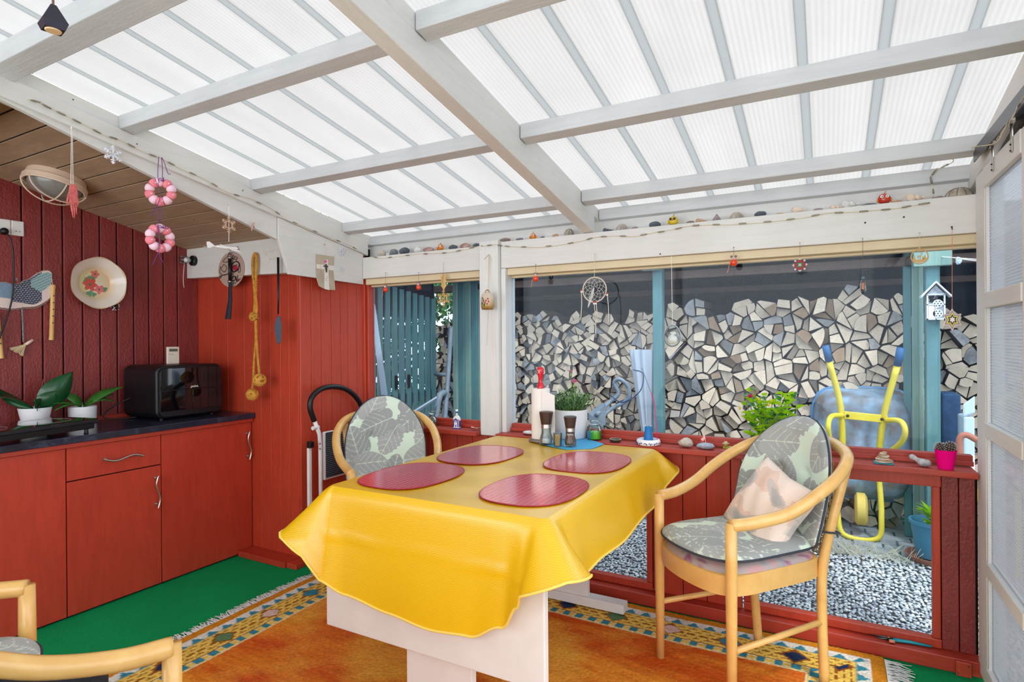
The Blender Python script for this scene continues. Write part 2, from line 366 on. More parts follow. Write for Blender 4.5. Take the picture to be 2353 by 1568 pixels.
def logmats():
    k = N('log_end'); oi = k.n('ObjectInfo'); cd = k.coord(); n1 = k.noise(cd, 14, 6, .7); n2 = k.noise(k.coord((1, 1, 1)), 60, 4)
    c = k.mix(k.ramp(n1, [(.3, 0.0), (.75, 1.0)]), (228, 200, 164), (198, 168, 134)); c = k.mix(k.math('MULTIPLY', k.ramp(n2, [(.45, 0.0), (.7, 1.0)]), .35), c, (150, 132, 116))
    gr = k.ramp(oi.outputs['Random'], [(.80, 0.0), (.86, 1.0)]); c = k.mix(gr, c, k.ramp(n1, [(.35, (124, 122, 124)), (.6, (176, 172, 170))]))
    tn = k.ramp(k.math('FRACT', k.math('MULTIPLY', oi.outputs['Random'], 37.3)), [(0, .78), (1, 1.08)]); c = k.mix(1.0, c, tn, 'MULTIPLY')
    k.col(c); k.b.inputs['Roughness'].default_value = .85; k.bump(n2, .4, .006); MATS['log_end'] = k.m
    k = N('log_end_mass'); gi = k.n('NewGeometry'); rn = gi.outputs['Random Per Island']; cd = k.coord(); n1 = k.noise(cd, 14, 6, .7)
    c = k.mix(k.ramp(n1, [(.3, 0.0), (.75, 1.0)]), (236, 212, 186), (208, 182, 156)); gr = k.ramp(rn, [(.80, 0.0), (.86, 1.0)]); c = k.mix(gr, c, k.ramp(n1, [(.35, (124, 122, 124)), (.6, (176, 172, 170))]))
    tn = k.ramp(k.math('FRACT', k.math('MULTIPLY', rn, 37.3)), [(0, .78), (1, 1.05)]); c = k.mix(1.0, c, tn, 'MULTIPLY'); k.col(c); k.b.inputs['Roughness'].default_value = .85; MATS['log_end_mass'] = k.m
def logend(name, a, b, c_):
    k = N(name); oi = k.n('ObjectInfo'); cd = k.coord(); n1 = k.noise(cd, 14, 6, .7); n2 = k.noise(cd, 60, 4)
    c = k.mix(k.ramp(n1, [(.3, 0.0), (.75, 1.0)]), a, b); c = k.mix(k.math('MULTIPLY', k.ramp(n2, [(.45, 0.0), (.7, 1.0)]), .35), c, c_)
    c = k.mix(1.0, c, k.ramp(oi.outputs['Random'], [(0, .80), (1, 1.06)]), 'MULTIPLY'); k.col(c); k.b.inputs['Roughness'].default_value = .85; k.bump(n2, .4, .006); MATS[name] = k.m
logend('log_end_pale', (244, 220, 194), (222, 196, 168), (160, 142, 126)); logend('log_end_grey', (182, 176, 170), (136, 130, 126), (100, 96, 98)); logend('log_end_brown', (176, 146, 116), (146, 116, 92), (104, 84, 70))
logmats(); plain('log_bark', (100, 78, 66), .9, c2=(70, 58, 54), nscale=30, bump=.6, bscale=60)
def gravelmat():
    k = N('gravel'); gi = k.n('NewGeometry'); k.col(k.ramp(gi.outputs['Random Per Island'], [(0, (146, 150, 158)), (.3, (180, 184, 188)), (.7, (208, 210, 212)), (1, (236, 234, 230))])); k.b.inputs['Roughness'].default_value = .8; MATS['gravel'] = k.m
gravelmat(); plain('paver', (160, 164, 168), .85, c2=(132, 136, 142), nscale=12, bump=.5, bscale=90)
plain('ground_dirt', (66, 68, 72), .95, c2=(92, 92, 94), nscale=30)
# ---------------------------------------------------------------- the setting
XW = -3.85; YB = 2.95; YG = 3.03; XL = -2.76; TS = .1792
def zr(y): return 2.255-TS*(y-2.09)          # underside of the roof sheets
def zc(y): return 2.219-.24*(y-1.497)        # wooden ceiling over the kitchen side
def PR(x, y, off=0.):                        # pixel on the roof plane
    d = CF + CR*((x-1176.5)/FPX) + CD*((y-784)/FPX); s_ = (2.255+off+TS*2.09-H)/(d.z+d.y*TS); return Vector((0, 0, H))+d*s_
# floor
fl = MB().box((-3.95, -1.4, -.06), (.62, 3.0, 0)).build('floor', 'green_carpet'); tag(fl, kind='structure')
# left wall, vertical boards
wl = MB().box((XW-.06, -1.4, 0), (XW-.012, 2.62, 2.62)).build('wall_left', 'dark_gap'); tag(wl, kind='structure')
YPW = 2.505
seam = [P(0, XW, x, 900).y for x in (53, 100, 147, 192, 232, 271, 309, 344, 378, 410)]+[YPW]
ys = [seam[0]-.112*i for i in range(25, 0, -1)]+seam
for a, b in zip(ys[:-1], ys[1:]):
    if a < -1.4: continue
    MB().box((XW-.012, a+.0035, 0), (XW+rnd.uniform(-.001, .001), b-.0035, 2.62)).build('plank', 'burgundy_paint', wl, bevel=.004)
# alcove end wall facing the camera
YP = 2.5; XC = -2.84
we = MB().box((XW, YP+.012, 0), (XC-.005, YP+.03, 2.0)).build('wall_end', 'dark_gap'); tag(we, kind='structure')
xs = [XW+.001]+[P(1, YP, x, 800).x for x in (454, 488, 524, 562, 600, 622, 645, 665, 686)]+[XC]
for a, b in zip(xs[:-1], xs[1:]): MB().box((a+.001, YP, 0), (b-.001, YP+.012, 2.0)).build('plank', 'red_paint', we, bevel=.003)
# box side wall facing right
ws_ = MB().hull8([(XC-.03, YP+.03, 0), (XC-.012, YP+.03, 0), (-2.79, 3.1, 0), (-2.81, 3.1, 0), (XC-.03, YP+.03, 2.0), (XC-.012, YP+.03, 2.0), (-2.79, 3.1, 2.0), (-2.81, 3.1, 2.0)]).build('wall_side', 'dark_gap'); tag(ws_, kind='structure')
def sx_(y): return XC+(y-YP)*(.07/.5)
yy = [YP]
for px in (717, 740, 763, 784.5, 801, 821.6, 840):
    lo, hi = 2.4, 3.2
    for _ in range(40):
        mid = (lo+hi)/2; v = Vector((sx_(mid), mid, .9))-Vector((0, 0, H)); u = 1176.5+FPX*v.dot(CR)/v.dot(CF)
        if u < px: lo = mid
        else: hi = mid
    yy.append(lo)
for a, b in zip(yy[:-1], yy[1:]):
    MB().hull8([(sx_(a)-.012, a+.001, 0), (sx_(a), a+.001, 0), (sx_(b), b-.001, 0), (sx_(b)-.012, b-.001, 0), (sx_(a)-.012, a+.001, 2.0), (sx_(a), a+.001, 2.0), (sx_(b), b-.001, 2.0), (sx_(b)-.012, b-.001, 2.0)]).build('plank', 'red_paint', ws_, bevel=.003)
MB().box((-2.80, 2.975, 0), (-2.755, 3.06, 1.80)).build('corner_strip', 'red_paint', ws_, bevel=.004)
MB().box((-2.754, 2.99, 0), (-2.735, 3.05, 1.80)).build('corner_strip', 'red_paint', ws_, bevel=.004)
b1 = MB().box((-3.285, 2.385, 0), (-2.86, YP, .035)).build('baseboard_end', 'red_paint_x', bevel=.004); tag(b1, kind='structure')
b2 = MB().box((-2.858, 2.40, 0), (-2.775, 2.97, .032)).build('baseboard_side', 'red_paint', bevel=.004); tag(b2, kind='structure')
# lintel over the alcove
lt = MB().prism([(XW, 2.42, 1.80), (-2.80, 2.42, 1.775), (-2.80, 2.42, 2.06), (XW, 2.42, 2.06)], (0, .06, 0)).build('trim_1', 'white_paint_x', bevel=.004); tag(lt, kind='structure')
# wooden ceiling, boards along x
c2 = MB().slope(XW, XL-.03, -1.4, 2.62, lambda y: zc(y)+.0055, lambda y: zc(y)+.03).build('ceiling_lower', 'dark_gap'); tag(c2, kind='structure')
y0 = 2.61
while y0 > -1.3:
    a = y0-.116; MB().slope(XW, XL-.03, a+.004, y0-.004, zc, lambda y: zc(y)+.005).build('plank', 'ceiling_board', c2, bevel=.002); y0 = a
# roof: sheets between joint bars
rf = thing('ceiling', (0, 0, 2.6), kind='structure')
ribx = [-2.555+.2275*i for i in range(-1, 15)]; ribx = [x if x < -1 else -.512+.2225*((x+.512)/.2275) for x in ribx]
ROOF_Y0, ROOF_Y1 = -1.4, 3.2
for a, b in zip(ribx[:-1], ribx[1:]):
    if b > .78: continue
    MB().slope(a+.015, b-.015, ROOF_Y0, ROOF_Y1, lambda y: zr(y)+.003, lambda y: zr(y)+.007).build('roof_sheet', 'polycarbonate', rf)
    MB().slope(b-.0149, b+.0149, ROOF_Y0, ROOF_Y1, lambda y: zr(y)+.003, lambda y: zr(y)+.007).build('joint_bar', 'joint_bar', rf)
def purlin(pa, pb, wdt=.06, name='purlin', depth=.062, mat='white_paint_x'):
    a = PR(*pa, -depth); b = PR(*pb, -depth)
    def at(x): return a+(b-a)*((x-a.x)/(b.x-a.x))
    return at
def put_purlin(pa, pb, x0, x1):
    at = purlin(pa, pb); A, B = at(x0), at(x1)
    vs = []
    for q in (A, B): vs += [(q.x, q.y, zr(q.y)-.062), (q.x, q.y+.06, zr(q.y+.06)-.062), (q.x, q.y+.06, zr(q.y+.06)-.002), (q.x, q.y, zr(q.y)-.002)]
    MB().add(vs, [(0, 1, 2, 3), (7, 6, 5, 4), (0, 4, 5, 1), (1, 5, 6, 2), (2, 6, 7, 3), (3, 7, 4, 0)]).build('purlin', 'white_paint_shaded_x', rf, bevel=.003)
XRa, XRb = -1.163, -1.101
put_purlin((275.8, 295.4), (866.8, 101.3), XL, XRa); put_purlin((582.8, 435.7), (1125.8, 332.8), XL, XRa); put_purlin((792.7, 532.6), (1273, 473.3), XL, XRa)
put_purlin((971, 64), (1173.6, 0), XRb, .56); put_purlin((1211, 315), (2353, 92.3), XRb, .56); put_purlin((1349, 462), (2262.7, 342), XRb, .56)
def flat_purlin(y, x0, x1, d=.062, w_=.06):
    MB().hull8([(x0, y, zr(y)-d), (x1, y, zr(y)-d), (x1, y+w_, zr(y+w_)-d), (x0, y+w_, zr(y+w_)-d), (x0, y, zr(y)-.002), (x1, y, zr(y)-.002), (x1, y+w_, zr(y+w_)-.002), (x0, y+w_, zr(y+w_)-.002)]).build('purlin', 'white_paint_shaded_x', rf, bevel=.003)
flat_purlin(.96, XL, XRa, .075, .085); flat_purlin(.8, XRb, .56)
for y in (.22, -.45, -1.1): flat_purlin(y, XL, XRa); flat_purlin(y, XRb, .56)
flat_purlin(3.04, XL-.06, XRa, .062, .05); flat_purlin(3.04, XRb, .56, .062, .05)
MB().slope(XRa, XRb, -1.4, 2.975, lambda y: zr(y)-.158, lambda y: zr(y)-.063).build('rafter', 'white_paint_y', rf, bevel=.004)
MB().slope(XRa+.003, XRb-.004, -1.4, 3.09, lambda y: zr(y)-.062, lambda y: zr(y)-.001).build('rafter', 'white_paint_y', rf, bevel=.003)
MB().slope(.53, .60, -1.4, 3.09, lambda y: zr(y)-.11, lambda y: zr(y)-.001).build('rafter', 'white_paint_y', rf, bevel=.003)
MB().slope(XL-.06, XL+.018, .99, 3.0, lambda y: zr(y)-.148, lambda y: zr(y)-.063).build('rafter', 'white_paint_y', rf, bevel=.004)
MB().slope(XL-.06, XL, -1.4, 3.09, lambda y: zr(y)-.062, lambda y: zr(y)-.001).build('rafter', 'white_paint_y', rf, bevel=.003)
# fascia below the ledger and the gable board
ya, yb = 1.0, 2.27
fz = lambda y: 2.290-.276*(y-1.03)
MB().slope(XL-.03, XL-.002, ya, yb, fz, lambda y: zr(y)-.14).build('trim_2', 'white_paint_y', bevel=.003); tag(bpy.data.objects['trim_2'], kind='structure')
MB().prism([(XL-.01, 2.272, zr(2.27)-.15), (XL-.01, 2.272, 1.955), (XL-.01, 2.345, 1.755), (XL-.01, 2.96, 1.745), (XL-.01, 2.96, zr(2.96)-.15)], (.02, 0, 0)).build('trim_3', 'white_paint_y', bevel=.002); tag(bpy.data.objects['trim_3'], kind='structure')
MB().box((XW, .93, 2.24), (XL-.03, 1.0, 2.33)).build('trim_4', 'white_paint_x', bevel=.003); tag(bpy.data.objects['trim_4'], kind='structure')
# header, post, shelf backing
hd = MB().box((XL-.04, YB+.02, 1.782), (XL+.012, 3.07, 1.925)).box((XL+.012, YB, 1.782), (-1.80, 3.07, 1.925)).box((-1.675, YB, 1.782), (.56, 3.07, 1.938)).build('trim_5', 'white_paint_x', bevel=.004); tag(hd, kind='structure')
pt = MB().box((-1.805, YB-.03, .80), (-1.678, 3.0, 1.945)).box((-1.676, YB+.0, .82), (-1.645, 3.07, 1.781)).build('trim_6', 'white_paint_z', bevel=.004); tag(pt, kind='structure')
bk = MB().box((XL-.08, 3.072, 1.90), (.56, 3.092, 2.035)).build('trim_7', 'white_paint_x', bevel=.002); tag(bk, kind='structure')
# upper windows
GZ0, GZ1 = .868, 1.742
def window(name, x0, x1, z0, z1, yg, frame_mat, fr):
    w_ = MB()
    for bx in fr: w_.box(*bx)
    o = w_.build(name, frame_mat, bevel=.003); tag(o, kind='structure')
    MB().box((x0, yg, z0), (x1, yg+.004, z1)).build('pane', 'window_glass', o); return o
w1 = window('window_1', -2.735, -1.806, GZ0, GZ1, YG, 'cream_paint_x', [((XL+.02, YB+.02, GZ1), (-1.806, YG+.05, 1.781)), ((XL+.02, YG-.01, GZ1-.012), (-1.806, YG+.03, GZ1))])
w2 = window('window_2', -1.645, .56, GZ0, GZ1, YG, 'cream_paint_x', [((-1.644, YB+.02, GZ1), (.565, YG+.05, 1.781)), ((-1.644, YG-.01, GZ1-.012), (.565, YG+.03, GZ1))])
MB().box((XL+.02, YG-.022, .843), (-1.81, YG+.02, GZ0)).box((XL+.02, YG-.04, .825), (-1.81, YG-.02, .846)).build('window_bead', 'red_paint_x', w1, bevel=.003)
MB().box((-1.64, YG-.022, .843), (.53, YG+.02, GZ0)).box((-1.64, YG-.04, .825), (.53, YG-.02, .846)).build('window_bead', 'red_paint_x', w2, bevel=.003)
sl = MB().box((XL+.02, 2.87, .797), (-1.807, YG+.03, .824)).box((-1.676, 2.87, .797), (.525, YG+.03, .822)).build('trim_8', 'red_paint_x', bevel=.004); tag(sl, kind='structure')
# lower wall of boards with two low windows
wb = MB().box((-2.80, 2.985, -.08), (-1.45, 3.0, .797)).box((-.795, 2.985, -.08), (-.365, 3.0, .797)).box((.40, 2.986, -.08), (.54, 3.0, .797)).build('wall_back', 'dark_gap'); tag(wb, kind='structure')
def planks(x0, x1, n=None, xs=None, mat='red_paint', y=2.966):
    xs = xs or [x0+(x1-x0)*i/n for i in range(n+1)]
    for a, b in zip(xs[:-1], xs[1:]): MB().box((a+.0015, y, .06), (b-.0015, y+.018, .797)).build('plank', mat, wb, bevel=.003)
planks(-2.78, -1.45, 12); planks(0, 0, xs=[P(1, YB, x, 1200).x for x in (1499, 1567, 1622, 1678, 1703)]); planks(0, 0, xs=[.415, .475, .53], mat='burgundy_paint')
def low_window(name, x0, x1):
    o = MB().box((x0-.03, 2.955, .735), (x1+.03, 3.0, .79)).box((x0-.03, 2.957, .062), (x1+.03, 3.0, .10)).box((x0-.03, 2.962, .10), (x0, 3.0, .735)).box((x1, 2.962, .10), (x1+.028, 3.0, .735)).build(name, 'red_paint', bevel=.004); tag(o, kind='structure')
    MB().box((x0+.0, 2.99, .10), (x1-.0, 2.994, .735)).build('pane', 'window_glass', o)
low_window('window_3', -1.42, -.825); low_window('window_4', -.325, .385)
pl_ = MB().box((-2.74, 2.905, 0), (.54, 2.984, .06)).build('baseboard_back', 'red_paint_x', bevel=.004); tag(pl_, kind='structure')
MB().box((.45, 2.885, 0), (.50, 2.905, .058)).build('block', 'red_paint', pl_, bevel=.003)
for x, s_ in ((.457, .012), (.49, .045)): MB().lathe([(0, 0), (.003, 0), (.003, .002), (0, .002)], (x, 2.884, s_), 8, Matrix.Rotation(PI/2, 4, 'X')).build('nail', 'nail_dark', pl_)
# sliding door on the right, along y
XD = .53
dr = thing('door_1', (XD, 2.9, 0), kind='structure')
def zd(x, y): return P(0, XD, x, y).z
def rail(x, yt, yb, h2=None): return zd(x, yt), zd(x, yb)
DY0, DY1 = 2.20, 2.93
MB().box((XD, 2.79, .02), (XD+.035, DY1, 2.0)).build('stile', 'white_paint_z', dr, bevel=.003)
MB().box((XD, DY0, .02), (XD+.035, 2.312, 2.0)).build('stile', 'white_paint_z', dr, bevel=.003)
rails = [(1.925, 2.0), (1.468, 1.528), (.978, 1.035), (.452, .505), (.02, .10)]
for a, b in rails: MB().box((XD-.004, 2.3121, a), (XD+.03, 2.7899, b)).build('rail', 'white_paint_y', dr, bevel=.003)
for (a, b), (c, d) in zip(rails[1:], rails[:-1]):
    MB().box((XD+.012, 2.312, b), (XD+.02, 2.79, c)).build('ribbed_pane', 'ribbed_sheet', dr)
    MB().box((XD+.002, 2.772, b), (XD+.012, 2.789, c)).build('bead', 'white_paint_z', dr)
MB().box((XD+.03, 2.935, 0), (XD+.09, 3.08, 2.03)).build('jamb', 'white_paint_z', dr, bevel=.003)
MB().box((XD-.03, -.6, 2.03), (XD-.026, 2.80, 2.075)).box((XD-.03, -.6, 2.075), (XD+.03, 2.80, 2.079)).box((XD+.026, -.6, 2.03), (XD+.03, 2.80, 2.079)).build('track', 'steel_dark', dr)
for y in (2.62, 2.38):
    MB().lathe([(0, 0), (.016, 0), (.016, .012), (0, .012)], (XD-.012, y, 2.055), 14, Matrix.Rotation(PI/2, 4, 'Y')).lathe([(0, 0), (.016, 0), (.016, .012), (0, .012)], (XD-.012, y+.04, 2.055), 14, Matrix.Rotation(PI/2, 4, 'Y')).box((XD-.008, y, 1.95), (XD-.004, y+.022, 2.06)).build('hanger', 'steel', dr, bevel=.002)
    for zz in (1.955, 1.975): MB().ico((XD-.009, y+.011, zz), .0035, sub=1).build('screw', 'nail_dark', dr)
# rear of the room, behind the camera: low wall and header with the open side between
rw = MB().box((-3.9, -1.44, 0), (.62, -1.4, .5)).build('wall_rear', 'red_paint'); tag(rw, kind='structure')
rw2 = MB().box((-3.9, -1.44, 2.3), (.62, -1.4, 2.85)).box((-1.7, -1.44, .5), (-1.6, -1.4, 2.3)).build('trim_9', 'white_paint_x'); tag(rw2, kind='structure')
# nails in the timbers
nl = MB()
for p in [(74, 168), (168, 229), (315, 331), (445, 505), (558, 438), (624, 441)]:
    q = P(0, XL+.019, *p); nl.ico(q, .0035, (.4, 1, 1), 1)
nl.build('nail_heads', 'nail_dark', rf)
nl = MB()
for p in [(2187, 522), (1517, 584), (2077, 499), (1988, 512)]:
    q = P(1, YB-.001, *p); nl.ico(q, .0045, (1, .4, 1), 1)
nl.build('nail_heads', 'nail_dark', hd)
# ---------------------------------------------------------------- outside, beyond the windows
GZ = -.08
gb = MB().box((-9, 3.12, GZ-.1), (9, 16, GZ-.012)).box((.62, -4, GZ-.1), (9, 3.12, GZ-.012)).build('ground', 'ground_dirt'); tag(gb, kind='structure')
# gravel: one mass of pebbles
def gravel():
    V, F = ICO(1); V = np.array(V); F = np.array(F); r = np.random.RandomState(3)
    pts = []
    y = 3.14
    while y < 4.5:
        s_ = .0165 if y < 4.0 else .020
        x = -1.9
        while x < 1.0:
            pts.append((x+r.uniform(-.4, .4)*s_, y+r.uniform(-.4, .4)*s_, s_)); x += s_*1.25
        y += s_*1.15
    pts = np.array(pts); n = len(pts)
    sc_ = r.uniform(.45, .8, (n, 1, 3))*pts[:, None, 2:3]; sc_[:, :, 2] *= .5
    a = r.uniform(0, PI, n); ca, sa = np.cos(a)[:, None], np.sin(a)[:, None]
    W_ = V[None]*(1+r.uniform(-.26, .26, (n, len(V), 1)))*sc_
    tilt = r.uniform(-.5, .5, n)[:, None]; W_ = np.stack([W_[..., 0], W_[..., 1]-W_[..., 2]*tilt, W_[..., 2]+W_[..., 1]*tilt], -1)
    W_ = np.stack([W_[..., 0]*ca-W_[..., 1]*sa, W_[..., 0]*sa+W_[..., 1]*ca, W_[..., 2]], -1)
    W_[..., 0] += pts[:, 0:1]; W_[..., 1] += pts[:, 1:2]; W_[..., 2] += (GZ-.004+r.uniform(-.006, .008, n))[:, None]
    fs = (F[None]+(np.arange(n)*len(V))[:, None, None]).reshape(-1, 3)
    me = bpy.data.meshes.new('gravel'); me.vertices.add(n*len(V)); me.vertices.foreach_set('co', W_.reshape(-1)); me.loops.add(fs.size); me.loops.foreach_set('vertex_index', fs.reshape(-1).astype(np.int32))
    me.polygons.add(len(fs)); me.polygons.foreach_set('loop_start', np.arange(0, fs.size, 3, dtype=np.int32)); me.update(calc_edges=True); me.materials.append(M('gravel'))
    o = bpy.data.objects.new('gravel', me); C.objects.link(o); tag(o, 'grey and white gravel covering the yard outside the low windows', 'gravel', kind='stuff')
gravel()
# pavers
pv = MB().box((-2.2, 4.45, GZ-.03), (2.2, 6.6, GZ-.006)).build('pavement', 'ground_dirt'); tag(pv, kind='structure')
for j in range(11):
    for i in range(16):
        x = -1.3+i*.182+(.09 if j % 2 else 0); y = 4.46+j*.108
        if y > 5.35 and not (x > -.4): continue
        MB().box((x+.005, y+.005, GZ-.03), (x+.175, y+.101, GZ+rnd.uniform(-.004, .004)), Matrix.Translation((x, y, 0)) @ Matrix.Rotation(rnd.uniform(-.015, .015), 4, 'Z') @ Matrix.Translation((-x, -y, 0))).build('paver', 'paver', pv, bevel=.006)
# woodshed: back wall, roof, beams, posts
sh = MB().box((-3.95, 6.25, GZ), (2.6, 6.3, 2.5)).build('wall_shed', 'dark_shed'); tag(sh, kind='structure')
MB().hull8([(-3.95, 4.75, 2.02), (2.6, 4.75, 2.02), (2.6, 6.6, 2.32), (-3.95, 6.6, 2.32), (-3.95, 4.75, 2.05), (2.6, 4.75, 2.05), (2.6, 6.6, 2.35), (-3.95, 6.6, 2.35)]).build('shed_roof', 'dark_shed', sh)
tag(MB().box((-3.50, 3.2, GZ), (-3.47, 3.26, 2.045)).box((-3.50, 4.68, GZ), (-3.47, 4.74, 2.045)).box((-3.50, 3.26, 1.58), (-3.47, 4.68, 2.045)).build('dark_filler_board', 'dark_shed'), 'dark board added to close the bright sky gap above the slat fence', 'boarding')  # dark sheet added over bright sky, stands in for the dim roof underside
zt = lambda px, py, Y: P(1, Y, px, py).z
for (ya, za, h) in ((5.0, 1.875, .065), (5.35, 1.90, .08), (5.75, 1.80, .05)):
    MB().box((-3.9, ya, za), (2.4, ya+.06, za+h)).build('beam', 'brown_beam' if ya != 5.35 else 'dark_shed', sh, bevel=.004)
MB().box((-3.9, 4.80, 1.985), (2.4, 4.84, 2.02)).build('beam', 'dark_shed', sh, bevel=.004)
def post(px0, px1, Y, mat, label, name='timber_post', zt_=1.98, dep=.09):
    a = P(1, Y, px0, 800).x; b = P(1, Y, px1, 800).x
    o = MB().box((a, Y, GZ), (b, Y+dep, zt_)).build(name, mat, bevel=.006); tag(o, label, 'post'); return o, a, b
o, a, b = post(1500, 1522, 4.88, 'teal_wood', 'square teal post standing in the middle of the woodpile')
MB().box((a-.075, 4.83, 1.94), (b-.01, 4.879, 2.03)).build('bracket', 'teal_pale', o, bevel=.004)
o, a, b = post(2128, 2161, 4.72, 'teal_wood', 'teal post carrying the white insect hotel')
MB().box((a-.07, 4.67, 1.83), (b+.06, 4.719, 1.93)).build('bracket', 'teal_pale', o, bevel=.004)
XPOST, = (a,)
for k_, (p0, p1, Y) in enumerate(((2076, 2094, 5.02), (2096, 2112, 4.96), (2112, 2123, 4.92))):
    post(p0, p1, Y, 'teal_pale' if k_ else 'teal_wood', ('dark teal board at the right end of the big woodpile', 'wide pale green board between woodpile and hotel post', 'narrow pale green board next to the hotel post')[k_], 'shed_board', dep=.03)
for k_, (p0, p1, Y) in enumerate(((1040, 1050, 4.9), (1052, 1066, 4.92), (1068, 1080, 4.95), (1082, 1096, 4.97), (1097, 1113, 5.0))):
    post(p0, p1, Y, 'teal_pale' if k_ % 2 == 0 else 'teal_wood', ('thin pale board beside the blue pipes, leftmost of the upright boards', 'second upright teal board from the left behind the small window', 'third upright board behind the small window', 'fourth upright teal board behind the small window', 'upright board just left of the white post')[k_], 'shed_board', dep=.03)
MB().hull8([(-3.95, 3.35, 2.05), (-2.95, 3.35, 2.05), (-2.95, 4.75, 2.03), (-3.95, 4.75, 2.03), (-3.95, 3.35, 2.08), (-2.95, 3.35, 2.08), (-2.95, 4.75, 2.06), (-3.95, 4.75, 2.06)]).build('side_roof', 'dark_shed', sh)
# slat fence on the left, running away
fence = thing('slat_fence', (-3.4, 4.3, GZ), 'dark teal slat fence with bright gaps seen through the small window', 'fence')
for i in range(14):
    y = 3.35+i*.097; MB().box((-3.42, y, GZ+.02), (-3.398, y+.064, 1.86-.12*(y-3.9))).build('slat', 'teal_wood', fence, bevel=.003)
MB().box((-3.445, 3.3, .78), (-3.421, 4.72, .88)).box((-3.445, 3.3, .1), (-3.421, 4.72, .2)).build('fence_rail', 'dark_shed', fence)
hedge = MB()
for i in range(5200):
    c = Vector((-4.5+rnd.uniform(-.25, .25), rnd.uniform(3.2, 7.2), rnd.uniform(GZ, 2.7))); dd = Vector((rnd.uniform(-1, 1), rnd.uniform(-1, 1), rnd.uniform(-.6, 1))).normalized()
    hedge.leaf(c, c+dd*.12, .07, (1, 0, 0), n=3)
tag(hedge.build('hedge', 'green_leaf_mid'), 'sunlit green hedge glimpsed through the slat fence', 'hedge', kind='stuff')
# woodpile: split logs, faces cut out of a jittered cell pattern
def clip(poly, p, n):
    out = []
    for i in range(len(poly)):
        a, b = poly[i], poly[(i+1) % len(poly)]; da = (a[0]-p[0])*n[0]+(a[1]-p[1])*n[1]; db = (b[0]-p[0])*n[0]+(b[1]-p[1])*n[1]
        if da <= 0: out.append(a)
        if (da < 0 < db) or (db < 0 < da): t = da/(da-db); out.append((a[0]+(b[0]-a[0])*t, a[1]+(b[1]-a[1])*t))
    return out
def area(p): return abs(sum(p[i][0]*p[(i+1) % len(p)][1]-p[(i+1) % len(p)][0]*p[i][1] for i in range(len(p))))/2
def cells(x0, x1, z0, top, sx_=.15, sz=.135, seed=1):
    r = random.Random(seed); nx = int((x1-x0)/sx_); nz = int((2.1-z0)/sz); pts = {}
    for i in range(-1, nx+1):
        for j in range(-1, nz+1):
            pts[i, j] = (x0+(i+.5+(.5 if j % 2 else 0)+r.uniform(-.36, .36))*sx_, z0+(j+.5+r.uniform(-.36, .36))*sz)
    out = []
    for (i, j), p in pts.items():
        poly = [(p[0]-.2, p[1]-.2), (p[0]+.2, p[1]-.2), (p[0]+.2, p[1]+.2), (p[0]-.2, p[1]+.2)]
        for di in range(-2, 3):
            for dj in range(-2, 3):
                if (di or dj) and (i+di, j+dj) in pts:
                    q = pts[i+di, j+dj]; poly = clip(poly, ((p[0]+q[0])/2, (p[1]+q[1])/2), (q[0]-p[0], q[1]-p[1]))
        if len(poly) < 3 or p[1] > top(p[0]) or p[1] < z0 or p[0] < x0 or p[0] > x1: continue
        cx = sum(a[0] for a in poly)/len(poly); cz = sum(a[1] for a in poly)/len(poly); ar = area(poly)
        parts = [poly]
        if ar > .0085*(sx_/.136)**2:
            if r.random() < .6:
                kv = r.randrange(len(poly)); pp = poly[kv]; q_ = (cx+r.uniform(-.02, .02), cz+r.uniform(-.02, .02)); nrm = (-(q_[1]-pp[1]), q_[0]-pp[0])
            else: t = r.uniform(0, PI); nrm = (math.cos(t), math.sin(t)); pp = (cx+r.uniform(-.015, .015), cz+r.uniform(-.015, .015))
            parts = [clip(poly, pp, nrm), clip(poly, pp, (-nrm[0], -nrm[1]))]
            if ar > .0165*(sx_/.136)**2: 
                t2 = math.atan2(nrm[1], nrm[0])+PI/2+r.uniform(-.3, .3); n2 = (math.cos(t2), math.sin(t2)); k = 0 if area(parts[0]) > area(parts[1]) else 1
                g = parts[k]; c_ = (sum(a[0] for a in g)/len(g), sum(a[1] for a in g)/len(g)); parts = [parts[1-k], clip(g, c_, n2), clip(g, c_, (-n2[0], -n2[1]))]
        for g in parts:
            if len(g) < 3 or area(g) < .0015*(sx_/.136): continue
            c_ = (sum(a[0] for a in g)/len(g), sum(a[1] for a in g)/len(g))
            s_ = r.uniform(.82, .94); th = r.uniform(-.07, .07)
            g = [((a[0]-c_[0])*s_, (a[1]-c_[1])*s_) for a in g]; g = [(a*math.cos(th)-b*math.sin(th), a*math.sin(th)+b*math.cos(th)) for a, b in g]
            # drop tiny edges, round one corner pair to a bark arc
            g2 = []
            for a in g:
                if not g2 or math.hypot(a[0]-g2[-1][0], a[1]-g2[-1][1]) > .018: g2.append(a)
            if len(g2) > 3 and math.hypot(g2[0][0]-g2[-1][0], g2[0][1]-g2[-1][1]) < .018: g2.pop()
            if len(g2) < 3: continue
            ncor = len(g2); arc = r.random() < .5
            if arc:
                k = r.randrange(len(g2)); a, b = g2[k], g2[(k+1) % len(g2)]; mx, mz = (a[0]+b[0])/2, (a[1]+b[1])/2; L_ = math.hypot(b[0]-a[0], b[1]-a[1])
                nn = math.hypot(mx, mz) or 1; bul = .14*L_
                g2 = g2[:k+1]+[(a[0]*.75+b[0]*.25+mx/nn*bul*.75, a[1]*.75+b[1]*.25+mz/nn*bul*.75), (mx+mx/nn*bul, mz+mz/nn*bul), (a[0]*.25+b[0]*.75+mx/nn*bul*.75, a[1]*.25+b[1]*.75+mz/nn*bul*.75)]+g2[k+1:]
            out.append((c_[0], c_[1], g2, r.uniform(-.06, .06), r.uniform(-.14, .14), r.uniform(-.14, .14), ncor, arc))
    return out
